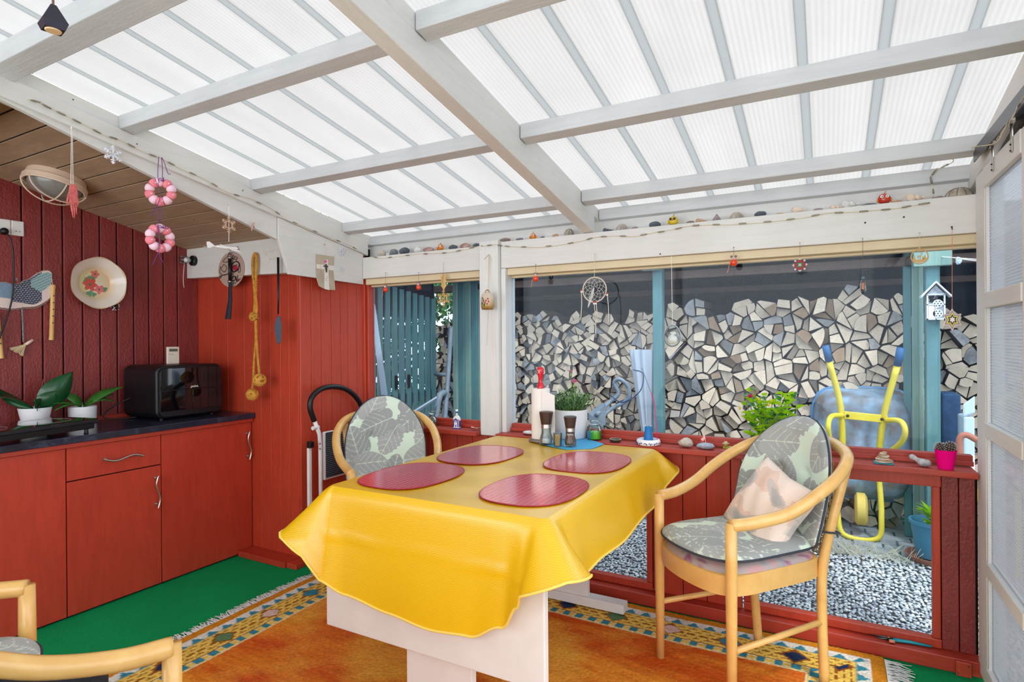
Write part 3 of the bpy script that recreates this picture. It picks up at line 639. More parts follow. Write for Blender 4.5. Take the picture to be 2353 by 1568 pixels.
def log_verts(c, Y):
    cx, cz, g, dy, tx, tz = c[:6]; L_ = .34
    sgn = sum(g[i][0]*g[(i+1) % len(g)][1]-g[(i+1) % len(g)][0]*g[i][1] for i in range(len(g)))
    if sgn < 0: g = g[::-1]
    fr = [(a, b*0+tx*a+tz*b+dy, b) for a, b in g]; n = len(g)
    bk = [(a*.97, L_+dy, b*.97) for a, b in g]
    return [(p[0]+cx, p[1]+Y, p[2]+cz) for p in fr+bk], n
def pile(x0, x1, Y, top, seed, limit_key, singles, label, grp, zb=GZ+.02, extra=None):
    cs = cells(x0, x1, zb, top, .136, .124, seed=seed)
    if extra: cs += cells(extra[0], extra[1], zb, top, .108, .098, seed=seed+1)
    cs.sort(key=limit_key)
    mass = MB(); kr = random.Random(9); kinds = [kr.choice(['pale']*14+['grey']*3+['brown']*3) for _ in range(311)]; single = []
    for i, c in enumerate(cs):
        vs, n = log_verts(c, Y); fs = [tuple(range(n))]+[(j, j+n, (j+1) % n+n, (j+1) % n) for j in range(n)]
        if i < singles:
            b = MB(); b.cur = 0; b.add(vs, []); b.f = fs; b.mi = [0]+[1]*n; o = b.build('firewood_log', ['log_end_'+kinds[i % len(kinds)], 'log_bark']); single.append((c, kinds[i % len(kinds)], o)); tag(o, label, 'log', grp)
        else:
            k = len(mass.v); mass.v += vs; mass.f += [tuple(q+k for q in f) for f in fs]; mass.mi += [0]+[1]*n
    name_logs(single, Y, label)
    return mass
MARKS = [(1168, 'beside the white post'), (1215, 'behind the paper roll'), (1262, 'above the left half of the carnation'), (1300, 'above the right half of the carnation'), (1340, 'below the dreamcatcher'), (1395, 'above the cart handle'), (1440, 'just left of the teal post'), (1500, 'hidden by the teal post'), (1530, 'just right of the teal post'), (1565, 'above the beige sill stone'), (1600, 'above the tiny flag'), (1645, 'above the two frogs'), (1690, 'above the pink hibiscus flower'), (1730, 'above the middle of the hibiscus'), (1770, 'above the right half of the hibiscus'), (1810, 'below the bead rosette'), (1850, 'left of the left barrow grip'), (1890, 'behind the left barrow handle'), (1935, 'between the barrow handles, leftward'), (1980, 'between the barrow handles, rightward'), (2030, 'behind the right barrow handle'), (2075, 'at the right end of the stack'), (2150, 'of the narrow stack, left half'), (2200, 'of the narrow stack, by the door')]
ORD = ['topmost', 'second', 'third', 'fourth', 'fifth', 'sixth', 'seventh', 'eighth', 'ninth', 'tenth', 'eleventh', 'twelfth', 'thirteenth', 'fourteenth', 'fifteenth', 'sixteenth', 'seventeenth', 'eighteenth', 'nineteenth', 'twentieth']
def name_logs(single, Y, label):
    col = {}
    for c, kd, o in single:
        v = Vector((c[0], Y, c[1]))-Vector((0, 0, H)); u = 1176.5+FPX*v.dot(CR)/v.dot(CF); k = max([i for i, m_ in enumerate(MARKS) if m_[0] <= u] or [0]); k = max(k, len(MARKS)-2) if Y > 5.3 else min(k, len(MARKS)-3); col.setdefault(k, []).append((c, kd, o))
    for k, L_ in col.items():
        L_.sort(key=lambda t: -t[0][1])
        for j, (c, kd, o) in enumerate(L_):
            shp = ('rounded ' if c[7] else '')+{3: 'wedge', 4: 'four-sided', 5: 'five-sided'}.get(c[6], 'many-sided'); n = len(L_); fb = j < n/2; q = j if fb else n-1-j
            w_ = ('topmost' if fb else 'lowest') if q == 0 else (ORD[min(q, 19)]+(' from the top' if fb else ' from the bottom'))
            o['label'] = '%s %s log, %s, %s' % ({'pale': 'pale', 'grey': 'weathered grey', 'brown': 'brown'}[kd], shp, w_, MARKS[k][1])
top1 = lambda x: (1.60+.03*math.sin(x*9)+(.08 if x > -1.25 else 0)+(.06*math.sin(x*4+1) if x > -1 else 0))
ms = pile(-1.27, .50, 5.15, top1, 5, lambda c: -c[0]+(.9*abs(c[1]-1.2) if c[1] < .8 else 0), 285, 'split firewood log in the big stack behind the large window', 'split logs of the big woodpile', extra=(-3.78, -1.27))
tag(ms.build('firewood_rest', ['log_end_mass', 'log_bark']), 'remaining split logs of the big woodpile, toward its left end', 'firewood', kind='stuff')
def top2(x): return 1.52
ms = pile(.60, 1.75, 5.4, top2, 8, lambda c: c[0], 15, 'split firewood log in the narrow stack right of the hotel post', 'logs of the right woodpile')
tag(ms.build('firewood_rest', ['log_end_mass', 'log_bark']), 'remaining logs of the right woodpile behind the door edge', 'firewood', kind='stuff')
# wheelbarrow tipped up against the woodpile
def W(px, py, Y): return P(1, Y, px, py)
wbw = thing('wheelbarrow', P(1, 4.95, 1985, 1150).to_tuple()[:2]+(GZ,), 'yellow framed wheelbarrow with blue tray tipped up against the logs', 'wheelbarrow')
plain('yellow_paint', (236, 214, 78), .4, c2=(226, 200, 60)); plain('blue_paint', (84, 140, 192), .45, c2=(110, 130, 140), nscale=5); plain('rust_blue', (140, 170, 196), .5, c2=(110, 96, 88), nscale=7); plain('blue_grip', (30, 90, 140), .5)
plain('yellow_rubber', (222, 190, 96), .7)
Yf = 4.85
hL = [W(1897, 795, 4.70), W(1905, 830, 4.73), W(1932, 938, 4.80), W(1937, 1060, 4.85), W(1942, 1100, 4.88)]
hR = [W(2070, 800, 4.70), W(2062, 840, 4.73), W(2032, 950, 4.80), W(2020, 1040, 4.85), W(2012, 1100, 4.88)]
for hh in (hL, hR):
    MB().tube(spline(hh[1:], 5), .021, 10).build('frame_tube', 'yellow_paint', wbw, smooth=True)
    MB().tube([hh[0], hh[0]+(hh[1]-hh[0])*1.0], .025, 10).build('grip', 'blue_grip', wbw, smooth=True)
a, b = W(1940, 955, 4.79), W(2040, 965, 4.79)
MB().hull8([a+Vector((0, 0, -.025)), b+Vector((0, 0, -.025)), b+Vector((0, .01, -.025)), a+Vector((0, .01, -.025)), a+Vector((0, 0, .03)), b+Vector((0, 0, .03)), b+Vector((0, .01, .03)), a+Vector((0, .01, .03))]).build('cross_bar', 'yellow_paint', wbw, bevel=.003)
for q in (a+(b-a)*.08, a+(b-a)*.87): MB().ico(q+Vector((0, -.004, 0)), .011, (1, .5, 1), 2).build('bolt', 'nail_dark', wbw)
MB().tube(spline([W(1936, 955, 4.80), W(1910, 958, 4.70), W(1903, 985, 4.66), W(1912, 1020, 4.74), W(1938, 1062, 4.86)], 6), .018, 10).build('leg', 'yellow_paint', wbw, smooth=True)
MB().tube(spline([W(2034, 966, 4.80), W(2068, 968, 4.70), W(2080, 990, 4.66), W(2070, 1018, 4.72), W(2036, 1045, 4.84), W(2026, 1055, 4.86)], 6), .018, 10).build('leg', 'yellow_paint', wbw, smooth=True)
# tray: bottom seen, rounded box leaning on the pile
def tray(u, v):
    a_ = 2*PI*u; e = 5; c_, s_ = math.cos(a_), math.sin(a_); k = (abs(c_)**e+abs(s_)**e)**(-1/e); x = c_*k; z = s_*k
    wd, dp = ((.62, 0) if v < .2 else (1-.10*(1-v), (v-.2)/.8*.13)); f = .78+.22*v if v >= .2 else v/.2*.78
    cx, cz = (W(1983, 1000, 4.95).x, .56)
    return (cx+x*.335*f, 4.90+.10*(z*.5+.5)*0+(.17 if v > .2 else 0)*((v-.2)/.8)+.06, cz+z*.42*f)
tb = MB().grid(tray, 40, 12, wrap=True).build('tray', 'rust_blue', wbw, smooth=True, solid=.004)
rim = [tray(i/48, 1) for i in range(48)]; MB().tube(rim, .013, 8, closed=True).build('tray_rim', 'blue_paint', wbw, smooth=True)
wc = W(1978, 1145, 4.92); wr = .115
MB().lathe([(0, -.035), (.05, -.035), (wr*.8, -.04), (wr, -.025), (wr, .025), (wr*.8, .04), (.05, .035), (0, .035)], (wc.x, wc.y, GZ+.19), 28, Matrix.Rotation(PI/2, 4, 'Y')).build('wheel', 'yellow_rubber', wbw, smooth=True, auto=50)
MB().tube(spline([(wc.x-.17, 4.9, .35), (wc.x-.15, 4.84, .1), (wc.x-.11, 4.80, GZ+.02), (wc.x+.09, 4.80, GZ+.02), (wc.x+.12, 4.82, .1), (wc.x+.11, 4.9, .40)], 6), .018, 10).build('wheel_guard', 'yellow_paint', wbw, smooth=True)
# insect hotel
ih = thing('insect_hotel', (0, 0, 0), 'white house-shaped insect hotel hung on the teal post', 'insect hotel')
x0, x1 = P(1, 4.66, 2129, 700).x, P(1, 4.66, 2172, 700).x; zb_, zt_ = P(1, 4.66, 2150, 735).z, P(1, 4.66, 2150, 677).z; xm = (x0+x1)/2
ih.location = (xm, 4.68, zb_); WM[ih.name] = Matrix.Translation(ih.location)
zp = P(1, 4.66, 2150, 655).z
plain('hotel_white', (226, 228, 232), .6); plain('hotel_hole', (40, 44, 52), .9); plain('hotel_fill', (150, 160, 172), .8, c2=(190, 190, 190), nscale=60)
MB().prism([(x0, 4.66, zb_), (x1, 4.66, zb_), (x1, 4.66, zt_), (xm, 4.66, zp), (x0, 4.66, zt_)], (0, .06, 0)).build('body', 'hotel_fill', ih)
fw = .008
MB().box((x0, 4.65, zb_), (x0+fw, 4.66, zt_)).box((x1-fw, 4.65, zb_), (x1, 4.66, zt_)).box((x0, 4.65, zb_), (x1, 4.66, zb_+fw)).box((x0, 4.65, zt_-.004), (x1, 4.66, zt_+.004)).box((x0, 4.65, zb_+(zt_-zb_)*.58), (x1, 4.66, zb_+(zt_-zb_)*.62)).box((xm-.003, 4.65, zb_), (xm+.003, 4.66, zb_+(zt_-zb_)*.58)).build('front_frame', 'hotel_white', ih)
ov = .03
for s_ in (-1, 1):
    e = Vector((xm+s_*((x1-x0)/2+ov), 4.63, zt_-.02)); t_ = Vector((xm, 4.63, zp+.012)); n_ = Vector((0, 0, .012))
    MB().hull8([e, t_, t_+Vector((0, .10, 0)), e+Vector((0, .10, 0)), e+n_, t_+n_, t_+Vector((0, .10, 0))+n_, e+Vector((0, .10, 0))+n_]).build('roof_board', 'hotel_white', ih)
hb = MB()
for i in range(4): z_ = zb_+.03+i*.028; hb.box((x0+.02, 4.655, z_), (x0+.055, 4.6595, z_+.006))
for i in range(60): hb.lathe([(0, 0), (.0065, 0), (.0065, .002), (0, .002)], (rnd.uniform(x0+.014, x1-.014), 4.656, rnd.uniform(zb_+(zt_-zb_)*.65, zt_-.012)), 8, Matrix.Rotation(PI/2, 4, 'X'))
for cx_, cz_ in ((x1-.04, zb_+.04), (x1-.04, zb_+.105)):
    for i in range(7): a_ = i*PI*2/6; q = 0 if i == 6 else .017; hb.lathe([(0, 0), (.004, 0), (.004, .002), (0, .002)], (cx_+q*math.cos(a_), 4.651, cz_+q*math.sin(a_)), 8, Matrix.Rotation(PI/2, 4, 'X'))
hb.build('holes', 'hotel_hole', ih)
for cz_ in (zb_+.04, zb_+.105): MB().lathe([(0, 0), (.027, 0), (.027, .006), (0, .006)], (x1-.04, 4.659, cz_), 20, Matrix.Rotation(PI/2, 4, 'X')).build('drilled_block', 'hotel_white', ih)
MB().box((x0+.01, 4.653, zb_+.01), (xm-.006, 4.6585, zb_+(zt_-zb_)*.56)).build('slotted_board', 'hotel_white', ih)
# pot plant right of the low window, furniture cover, pipes, handles, clothes line, crate
pp = W(2128, 1225, 4.55); pp.z = GZ
pt_ = thing('planter', pp, 'blue pot with a bright plant on a terracotta saucer outside', 'plant pot')
plain('blue_pot', (70, 128, 158), .5); plain('terracotta', (176, 110, 92), .8)
MB().lathe([(0, .03), (.085, .03), (.115, .24), (.125, .24), (.125, .26), (.112, .26), (.10, .22), (0, .22)], (pp.x+.03, pp.y, GZ), 28).build('pot', 'blue_pot', pt_, smooth=True, auto=40)
MB().lathe([(0, 0), (.12, 0), (.15, .04), (.142, .04), (.115, .012), (0, .012)], (pp.x+.03, pp.y, GZ), 28).build('saucer', 'terracotta', pt_, smooth=True, auto=40)
lf = MB()
for i in range(26):
    a_ = rnd.uniform(0, 2*PI); b_ = Vector((pp.x+.03, pp.y, GZ+.22+rnd.uniform(0, .08))); lf.leaf(b_, b_+Vector((math.cos(a_)*.09, math.sin(a_)*.07, rnd.uniform(.02, .1))), .05)
lf.build('leaves', 'bright_leaf', pt_)
gr_ = MB()
for i in range(170):
    x = rnd.uniform(-.1, .5); y = rnd.gauss(4.44, .05); a_ = rnd.uniform(0, 2*PI); L_ = rnd.uniform(.03, .16); q = Vector((math.cos(a_)*L_, math.sin(a_)*L_*.5, rnd.uniform(.01, .12)))
    b_ = Vector((x, y, GZ)); gr_.add([b_, b_+Vector((.0012, 0, 0)), b_+q*.6+Vector((.0008, 0, .01)), b_+q], [(0, 1, 2, 3)])
plain('dry_grass', (196, 190, 170), .9); tag(gr_.build('dry_grass', 'dry_grass'), 'wispy dry grass growing between gravel and pavers', 'grass', kind='stuff')
um = thing('folded_parasol', W(1480, 1010, 5.0), 'white folded parasol standing before the teal post', 'parasol')
def umf(u, v): a_ = 2*PI*u; r_ = (.03+.075*v)*(1+.22*math.cos(a_*9)); return (W(1490-v*10, 900, 4.98).x+r_*math.cos(a_), 4.98+r_*math.sin(a_)*.9, .35+.92*v)
MB().grid(umf, 54, 8, wrap=True).build('cover', 'white_sheer', um, smooth=True)
MB().tube([(W(1488, 900, 4.98).x, 4.98, GZ), (W(1484, 900, 4.98).x, 4.98, 1.3)], .015, 8).build('pole', 'steel', um, smooth=True)
def pipe(name, pts, r, mat, label, cat, n=10): o = MB().tube(spline(pts, 6) if len(pts) > 2 else pts, r, n).build(name, mat, smooth=True); tag(o, label, cat); return o
plain('pale_blue', (196, 214, 230), .5); plain('slate_blue', (112, 124, 138), .5, c2=(134, 144, 152)); plain('dark_blue', (30, 70, 110), .7, c2=(24, 56, 92), nscale=30)
pl2 = MB().hull8([W(848, 695, 3.6), W(862, 700, 3.6), W(862, 700, 3.63), W(848, 695, 3.63), W(912, 1180, 3.3), W(928, 1180, 3.3), W(928, 1180, 3.33), W(912, 1180, 3.33)]).build('leaning_board', 'pale_blue', bevel=.003); tag(pl2, 'tall pale blue board leaning at the left window edge', 'board')
pl3 = MB().hull8([W(950, 948, 4.0), W(1003, 915, 4.2), W(1004, 919, 4.25), W(952, 953, 4.05), W(950, 944, 4.0), W(1003, 911, 4.2), W(1004, 915, 4.25), W(952, 949, 4.05)]).build('plank_offcut', 'pale_blue'); tag(pl3, 'short pale blue plank lying across outside the small window', 'board')
pipe('metal_pipe', [W(1036, 752, 4.6), W(1030, 860, 4.5), W(1008, 1160, 4.05)], .022, 'slate_blue', 'long blue-grey pipe leaning beside the upright boards', 'pipe')
pipe('metal_pipe', [W(1000, 860, 4.55), W(1030, 862, 4.5)], .018, 'slate_blue', 'short horizontal blue-grey pipe crossing the long one', 'pipe')
pipe('metal_pipe', [W(1022, 900, 4.4), W(1005, 935, 4.3), W(985, 1170, 4.1)], .03, 'slate_blue', 'short bent grey pipe near the leaning plank', 'pipe')
hb_ = thing('garden_tool', W(1390, 960, 4.4), 'blue-grey curved handle of a garden cart before the logs', 'garden cart')
MB().tube(spline([W(1370, 955, 4.3), W(1400, 925, 4.45), W(1421, 905, 4.5), W(1411, 880, 4.5), W(1425, 872, 4.5), W(1445, 892, 4.5), W(1440, 920, 4.5), W(1405, 940, 4.45), W(1375, 965, 4.35)], 6), .017, 10).build('handle', 'slate_blue', hb_, smooth=True)
MB().hull8([W(1352, 990, 4.3), W(1385, 960, 4.35), W(1392, 975, 4.35), W(1362, 1000, 4.3), W(1352, 950, 4.3), W(1385, 925, 4.35), W(1392, 930, 4.35), W(1362, 958, 4.3)]).build('body', 'slate_blue', hb_)
MB().tube(spline([W(1398, 905, 4.45), W(1430, 925, 4.42), W(1470, 900, 4.4), W(1478, 860, 4.45), W(1455, 850, 4.5)], 6), .005, 6).build('cable', 'dark_blue', hb_, smooth=True)
cl = thing('clothes_line', W(2210, 593, 4.6), 'white clothes line with a peg at the top right window', 'clothes line')
MB().tube([W(2158, 590, 4.70), W(2290, 600, 4.2)], .003, 6).tube([W(2196, 594, 4.6), W(2290, 606, 4.2)], .003, 6).build('cord', 'white_string', cl)
MB().ico(W(2203, 600, 4.58), .02, (.8, .8, 1.3), 2, .4, 6).build('peg', 'pale_blue', cl)
bx = MB().box((W(2164, 900, 4.9).x, 4.9, GZ), (W(2208, 900, 4.9).x, 5.15, W(2164, 905, 4.9).z)).build('blue_crate', 'dark_blue', bevel=.01); tag(bx, 'dark blue crate standing in front of the right woodpile', 'crate')
bs = MB().box((W(2214, 950, 4.6).x, 4.6, GZ), (W(2240, 950, 4.6).x, 4.8, W(2212, 958, 4.6).z)).hull8([W(2212, 960, 4.6), W(2240, 950, 4.6), W(2240, 950, 4.7), W(2212, 960, 4.7), W(2212, 930, 4.6), W(2240, 910, 4.6), W(2240, 910, 4.7), W(2212, 930, 4.7)]).build('blue_basin', 'pale_blue', bevel=.01); tag(bs, 'light blue basin edge at the far right of the window', 'basin')
MB().tube(spline([W(2206, 1050, 4.3), W(2205, 1010, 4.3), W(2220, 1000, 4.3), W(2245, 1012, 4.3)], 6), .018, 8).build('hose', 'terracotta', smooth=True); tag(bpy.data.objects['hose'], 'curved orange-brown hose right of the pink pot, outside', 'hose')
sd = MB().box((W(2165, 1050, 4.1).x, 4.1, .43), (W(2250, 1050, 4.1).x, 4.5, .50)).build('toy_table', 'yellow_paint', bevel=.01); tag(sd, 'yellow low table top seen outside behind the pink pot', 'table')
for dx in (.03, .4):
    for dy in (.03, .35): MB().box((W(2165, 1050, 4.1).x+dx, 4.1+dy, GZ), (W(2165, 1050, 4.1).x+dx+.03, 4.13+dy, .43)).build('leg', 'yellow_paint', sd)
# ---------------------------------------------------------------- prints painted on meshes
def leaf_print(u, v, seed, bg=(208, 224, 206), lf=(152, 156, 154), lf2=(166, 168, 166), vein=(206, 216, 200), n=14, box=(-.3, .3, -.3, .35), size=(.15, .21)):
    r = random.Random(seed); c = np.tile(L3(bg), (len(u), 1)); pts = []
    x0, x1, y0, y1 = box; tries = 0
    while len(pts) < n and tries < 4000:
        tries += 1; x, y = r.uniform(x0, x1), r.uniform(y0, y1)
        if all(math.hypot(x-a, y-b) > .122 for a, b in pts): pts.append((x, y))
    for i, (x, y) in enumerate(pts):
        an = r.uniform(0, 2*PI); L_ = r.uniform(*size); wd = L_*r.uniform(.72, .95); ca, sa = math.cos(an), math.sin(an)
        a = (u-x)*ca+(v-y)*sa+L_*.5; b = -(u-x)*sa+(v-y)*ca; t = np.clip(a/L_, 0, 1)
        scal = 1+.07*np.sin(t*L_*230+i)*(i % 2)
        wv = wd*.5*np.sqrt(np.clip(np.sin(PI*np.power(t, .62)), 0, 1))*scal
        lobe = (np.hypot(a+L_*.02, np.abs(b)-wd*.2) < wd*.22)
        m_ = ((a > 0) & (a < L_) & (np.abs(b) < wv)) | lobe
        edge = m_ & (np.abs(np.abs(b)-wv) < .0022) & (a > 0)
        col = L3(lf if i % 3 else lf2)
        c[m_] = col
        bb = np.abs(b); vs = .036; ph = (a-.55*bb-1.2*bb*bb/L_) % vs
        vein_m = m_ & ((bb < .0020) | ((ph < .0026) & (bb < wv*.86) & (a > L_*.06) & (a < L_*.97)))
        c[vein_m] = L3(vein); c[edge & (i % 2 == 0)] = L3(vein)
    return c
for nm in ('leaf_fabric', 'pad_fabric', 'pillow_fabric'): vcol(nm, .85, .25, 700, sheen=.15)
plain('piping', (52, 56, 66), .7); plain('cane', (206, 180, 130), .6, c2=(120, 90, 60), nscale=120); plain('leg_tip', (70, 60, 50), .8)
def make_chair(loc, ang, label, seed, pillow=False, pad=True, back=True, black=False, cush_scale=1.0):
    """ang: rotation so that local -Y is the way the chair faces; local origin is the middle between the front feet"""
    t = thing('armchair', loc, label, 'armchair', ang); B = wm(t)
    def T(p): return B @ Vector(p)
    def tb(name, pts, r, **k): return MB().tube([T(p) for p in pts], r, 14).build(name, 'beech', t, smooth=True)
    fl_, fr_, bl_, br_ = (-.215, 0, 0), (.215, 0, 0), (-.175, .475, 0), (.175, .475, 0)
    rl = spline([(-.215, 0, .682), (-.232, .10, .688), (-.262, .22, .715), (-.278, .34, .775), (-.268, .46, .835), (-.215, .56, .885), (-.11, .62, .91), (0, .638, .918), (.11, .62, .91), (.215, .56, .885), (.268, .46, .835), (.278, .34, .775), (.262, .22, .715), (.232, .10, .688), (.215, 0, .682)], 8)
    tb('arm_rail', rl, .0228)
    for s_ in (-1, 1):
        tb('leg', [(s_*.215, 0, .69), (s_*.216, 0, .55), (s_*.215, 0, .40), (s_*.214, 0, 0)], [.0195, .0205, .020, .0165])
        tb('leg', spline([(s_*.172, .475, 0), (s_*.178, .465, .25), (s_*.185, .465, .46), (s_*.212, .50, .66), (s_*.243, .535, .855)], 6), [.0165]+[.019]*23+[.017]) if False else tb('leg', spline([(s_*.172, .485, 0), (s_*.178, .468, .25), (s_*.185, .465, .46), (s_*.205, .50, .66), (s_*.225, .552, .87)], 6), .0185)
        tb('stretcher', [(s_*.214, 0, .235), (s_*.178, .47, .245)], .0115)
    # bowed seat frame
    ring = []
    for i in range(64):
        a = 2*PI*i/64; c_, s_ = math.cos(a), math.sin(a); e = 6; k = (abs(c_)**e+abs(s_)**e)**(-1/e)
        x = c_*k; y = s_*k; ring.append((x*(.224-.030*(y+1)/2), .235+y*.245-(.045*(1-x*x) if y < 0 else 0), 0))
    def ringz(z, f): return [Vector((p[0]*f, .235+(p[1]-.235)*f, z)) for p in ring]
    lay = [ringz(.425, 1.0), ringz(.495, 1.0), ringz(.498, .985), ringz(.498, .9), ringz(.425, .9)]
    mb = MB(); n = 64; mb.add([T(p) for l_ in lay for p in l_], [(k*n+i, k*n+(i+1) % n, ((k+1) % 5)*n+(i+1) % n, ((k+1) % 5)*n+i) for k in range(5) for i in range(n)])
    mb.build('seat_frame', 'beech', t, smooth=True, auto=40)
    # upholstered pad
    def disc(fn_z, f, nr=26, na=72):
        vs = []; fs = []
        for j in range(nr+1):
            q = j/nr
            for i in range(na):
                a = 2*PI*i/na; c_, s_ = math.cos(a), math.sin(a); e = 4.4; k = (abs(c_)**e+abs(s_)**e)**(-1/e); x = c_*k*q; y = s_*k*q
                px, py = x*(.222-.026*(y+1)/2)*f, .235+(y*.245-(.045*(1-x*x) if y < 0 else 0)*q)*f; vs.append((px, py, fn_z(q, px, py)))
        for j in range(nr):
            fs += [(j*na+i, j*na+(i+1) % na, (j+1)*na+(i+1) % na, (j+1)*na+i) for i in range(na)]
        return vs, fs
    vs, fs = disc(lambda q, x, y: .492+.04*(1-q**6)**.5, .985); mb = MB(); mb.add([T(p) for p in vs], fs)
    o = mb.build('seat_pad', 'pad_fabric', t, smooth=True)
    if black:
        o.data.materials[0] = M('black_fabric')
        vs, fs = disc(lambda q, x, y: .545+.075*(1-q**6)**.5, 1.06); mb = MB(); mb.add([T(p) for p in vs], fs); mb.build('cushion', 'black_fabric', t, smooth=True, solid=.01)
        return t
    def padc(a):
        inv = B.inverted(); base = np.tile(L3((176, 160, 158)), (len(a), 1)); nz = np.array([mnoise.noise(Vector((p[0]*26, p[1]*26, 3))) for p in a]); n2 = np.array([mnoise.noise(Vector((p[0]*90, p[1]*90, 9))) for p in a])
        base[nz > .22] = L3((196, 150, 150)); base[(n2 > .33) & (nz > 0)] = L3((150, 84, 120)); base[nz < -.3] = L3((150, 150, 158)); return base
    paint(o, padc)
    if not pad: return t
    # leaf print seat cushion, one dense surface with a darker piping
    ff = 1.03
    def ztop(q, x, y): return .548+.034*(1-q**5)**.5+.004*math.sin(x*40)*math.sin(y*33)*(1-q)+max(0, .0 if y > .02 else 0)
    vs, fs = disc(ztop, ff, 60, 200); vb, fb = disc(lambda q, x, y: .546-.012*(1-q**5)**.5, ff, 12, 200)
    mb = MB(); mb.add([T(p) for p in vs], fs); mb.add([T(p) for p in vb], [f[::-1] for f in fb]); o = mb.build('seat_cushion', 'leaf_fabric', t, smooth=True)
    def lp(sd):
        def f(a): return leaf_print(a[:, 0].astype(float), a[:, 1].astype(float)-.24, sd, box=(-.26, .26, -.3, .28))
        return f
    paint(o, lp(seed))
    rim = [Vector(p) for p in vs[-200:]]; MB().tube([T(p) for p in rim[::2]], .0045, 6, closed=True).build('piping', 'piping', o, smooth=True)
    # back cushion: tall rounded pad leaning on the rail
    Wd, Ht, zb_ = .235, .455, .56
    def outline(v):   # half width
        v0 = .42
        if v > v0: w_ = math.sqrt(max(0, 1-((v-v0)/(1-v0))**2.15))
        else: w_ = 1-.04*(v0-v)/v0
        if v < .08: w_ *= (1-((.08-v)/.08)**2*.14)
        return Wd*w_
    tuft = [(-.075, .50), (.075, .50)]
    def face(sgn):
        def f(u, v):
            x = (u*2-1); hw = outline(v); X = x*hw; e_ = min(1, (1-abs(x)**3.5)*1.0); ev = min(1, (1-v)*9, v*12+.25); th = (.036*math.sqrt(max(0, e_))*math.sqrt(max(0, ev)))
            for tx, tv in tuft:
                d2 = ((X-tx)**2+((v-tv)*Ht)**2); th -= sgn*0+(.020*math.exp(-d2/.0007)+.006*math.exp(-d2/.006))*(1 if sgn > 0 else .3)
            th = max(th, .0)+.002*math.sin(X*70)*(1 if v > .75 else 0)*e_*(v-.75)*4
            Z = v*Ht; curve = .10*(X/.235)**2     # wraps round the rail
            lean = .515+.11*v+.02*math.sin(v*PI)
            return T((X*(1-.05*v), lean-curve-sgn*th*1.1-.045, zb_+Z-.02*(X/.235)**2))
        return f
    mb = MB(); mb.grid(face(1), 130, 150); nb = len(mb.v); mb.grid(face(-1), 40, 44)
    o = mb.build('back_cushion', 'leaf_fabric', t, smooth=True)
    paint(o, lambda a: leaf_print(a[:, 0].astype(float), a[:, 2].astype(float)-.80, seed+5, n=16, box=(-.24, .24, -.3, .27)))
    f1, f2 = face(0.0001), None
    edge = [f1(0, v/40) for v in range(0, 41)]+[f1(1, v/40) for v in range(40, -1, -1)]
    MB().tube(edge, .0045, 6, closed=True).build('piping', 'piping', o, smooth=True)
    # cane panel of the back between the legs
    cv = MB(); f = lambda u, v: T(((u*2-1)*.19, .50+.05*v-.03*((u*2-1))**2, .50+.36*v)); nU, nV = 22, 20
    for i in range(nU+1): cv.tube([f(i/nU, j/8) for j in range(9)], .0022, 4)
    for j in range(nV+1): cv.tube([f(i/8, j/nV) for i in range(9)], .0022, 4)
    for k in range(-nV, nU): cv.tube([f(max(0, min(1, (k+j*nV/8)/nU)), j/8) for j in range(9) if 0 <= (k+j*nV/8) <= nU] or [f(0, 0), f(0, .01)], .0018, 4) if sum(0 <= (k+j*nV/8) <= nU for j in range(9)) > 1 else None
    cv.build('cane_back', 'cane', t)
    MB().tube([T(p) for p in [(.178, .44, .60), (.215, .47, .60), (.232, .50, .60), (.205, .505, .60)]], .004, 6).build('tie', 'piping', t)
    return t
import time
A1 = math.atan2(-.656, .755)
ch1 = make_chair((-.462, 2.300, .016), A1, 'bentwood armchair with leaf cushions and a pink pillow right of the table', 11)
ch2 = make_chair((-1.93, 2.30, .016), math.atan2(.73, .68), 'bentwood armchair with leaf cushion behind the table by the step stool', 23)
# pillow on the right chair
def pillow():
    B = wm(ch1); cx = Vector((.045, .335, .668)); R_ = Matrix.Rotation(math.radians(20), 3, 'Y'); X_ = R_ @ Vector((1, 0, 0)); n_ = Vector((0, -.86, .5)).normalized(); X_ = (X_-n_*X_.dot(n_)).normalized(); Z_ = X_.cross(-n_).normalized()*-1
    if Z_.z < 0: Z_ = -Z_
    S_ = .160
    mb = MB()
    for sg in (1, -1):
        def f(u, v, sg=sg):
            x, y = u*2-1, v*2-1; e_ = max(0, (1-x*x)*(1-y*y)); k = 1-.10*(1-abs(x))*(abs(y)**2)*1-.0; k2 = 1-.10*(1-abs(y))*(abs(x)**2)
            th = .075*e_**.42+.003*math.sin(11*x+5*y)*e_**.3
            p = cx+X_*(x*S_*k2)+Z_*(y*S_*k)+n_*(sg*th); return B @ p
        mb.grid(f, 70, 70)
    o = mb.build('pillow', 'pillow_fabric', smooth=True); tag(o, 'small faded pink floral pillow leaning in the right armchair', 'pillow')
    def pc(a):
        out = np.zeros((len(a), 3), dtype=np.float32); pal = [L3((232, 208, 192)), L3((222, 186, 168)), L3((196, 184, 176)), L3((236, 220, 208))]
        for i, p in enumerate(a):
            n1 = mnoise.noise(Vector((p[0]*9, p[2]*9, 1)))+.35*mnoise.noise(Vector((p[0]*28, p[2]*28, 5))); n2 = mnoise.noise(Vector((p[0]*13+7, p[2]*13, 4)))
            c = pal[0]*.6+pal[3]*.4
            if n1 > .16: c = pal[1]*.75+pal[0]*.25
            if n2 > .2: c = pal[2]
            if n2 > .34: c = L3((176, 172, 168))
            out[i] = c
        return out
    paint(o, pc)
pillow()
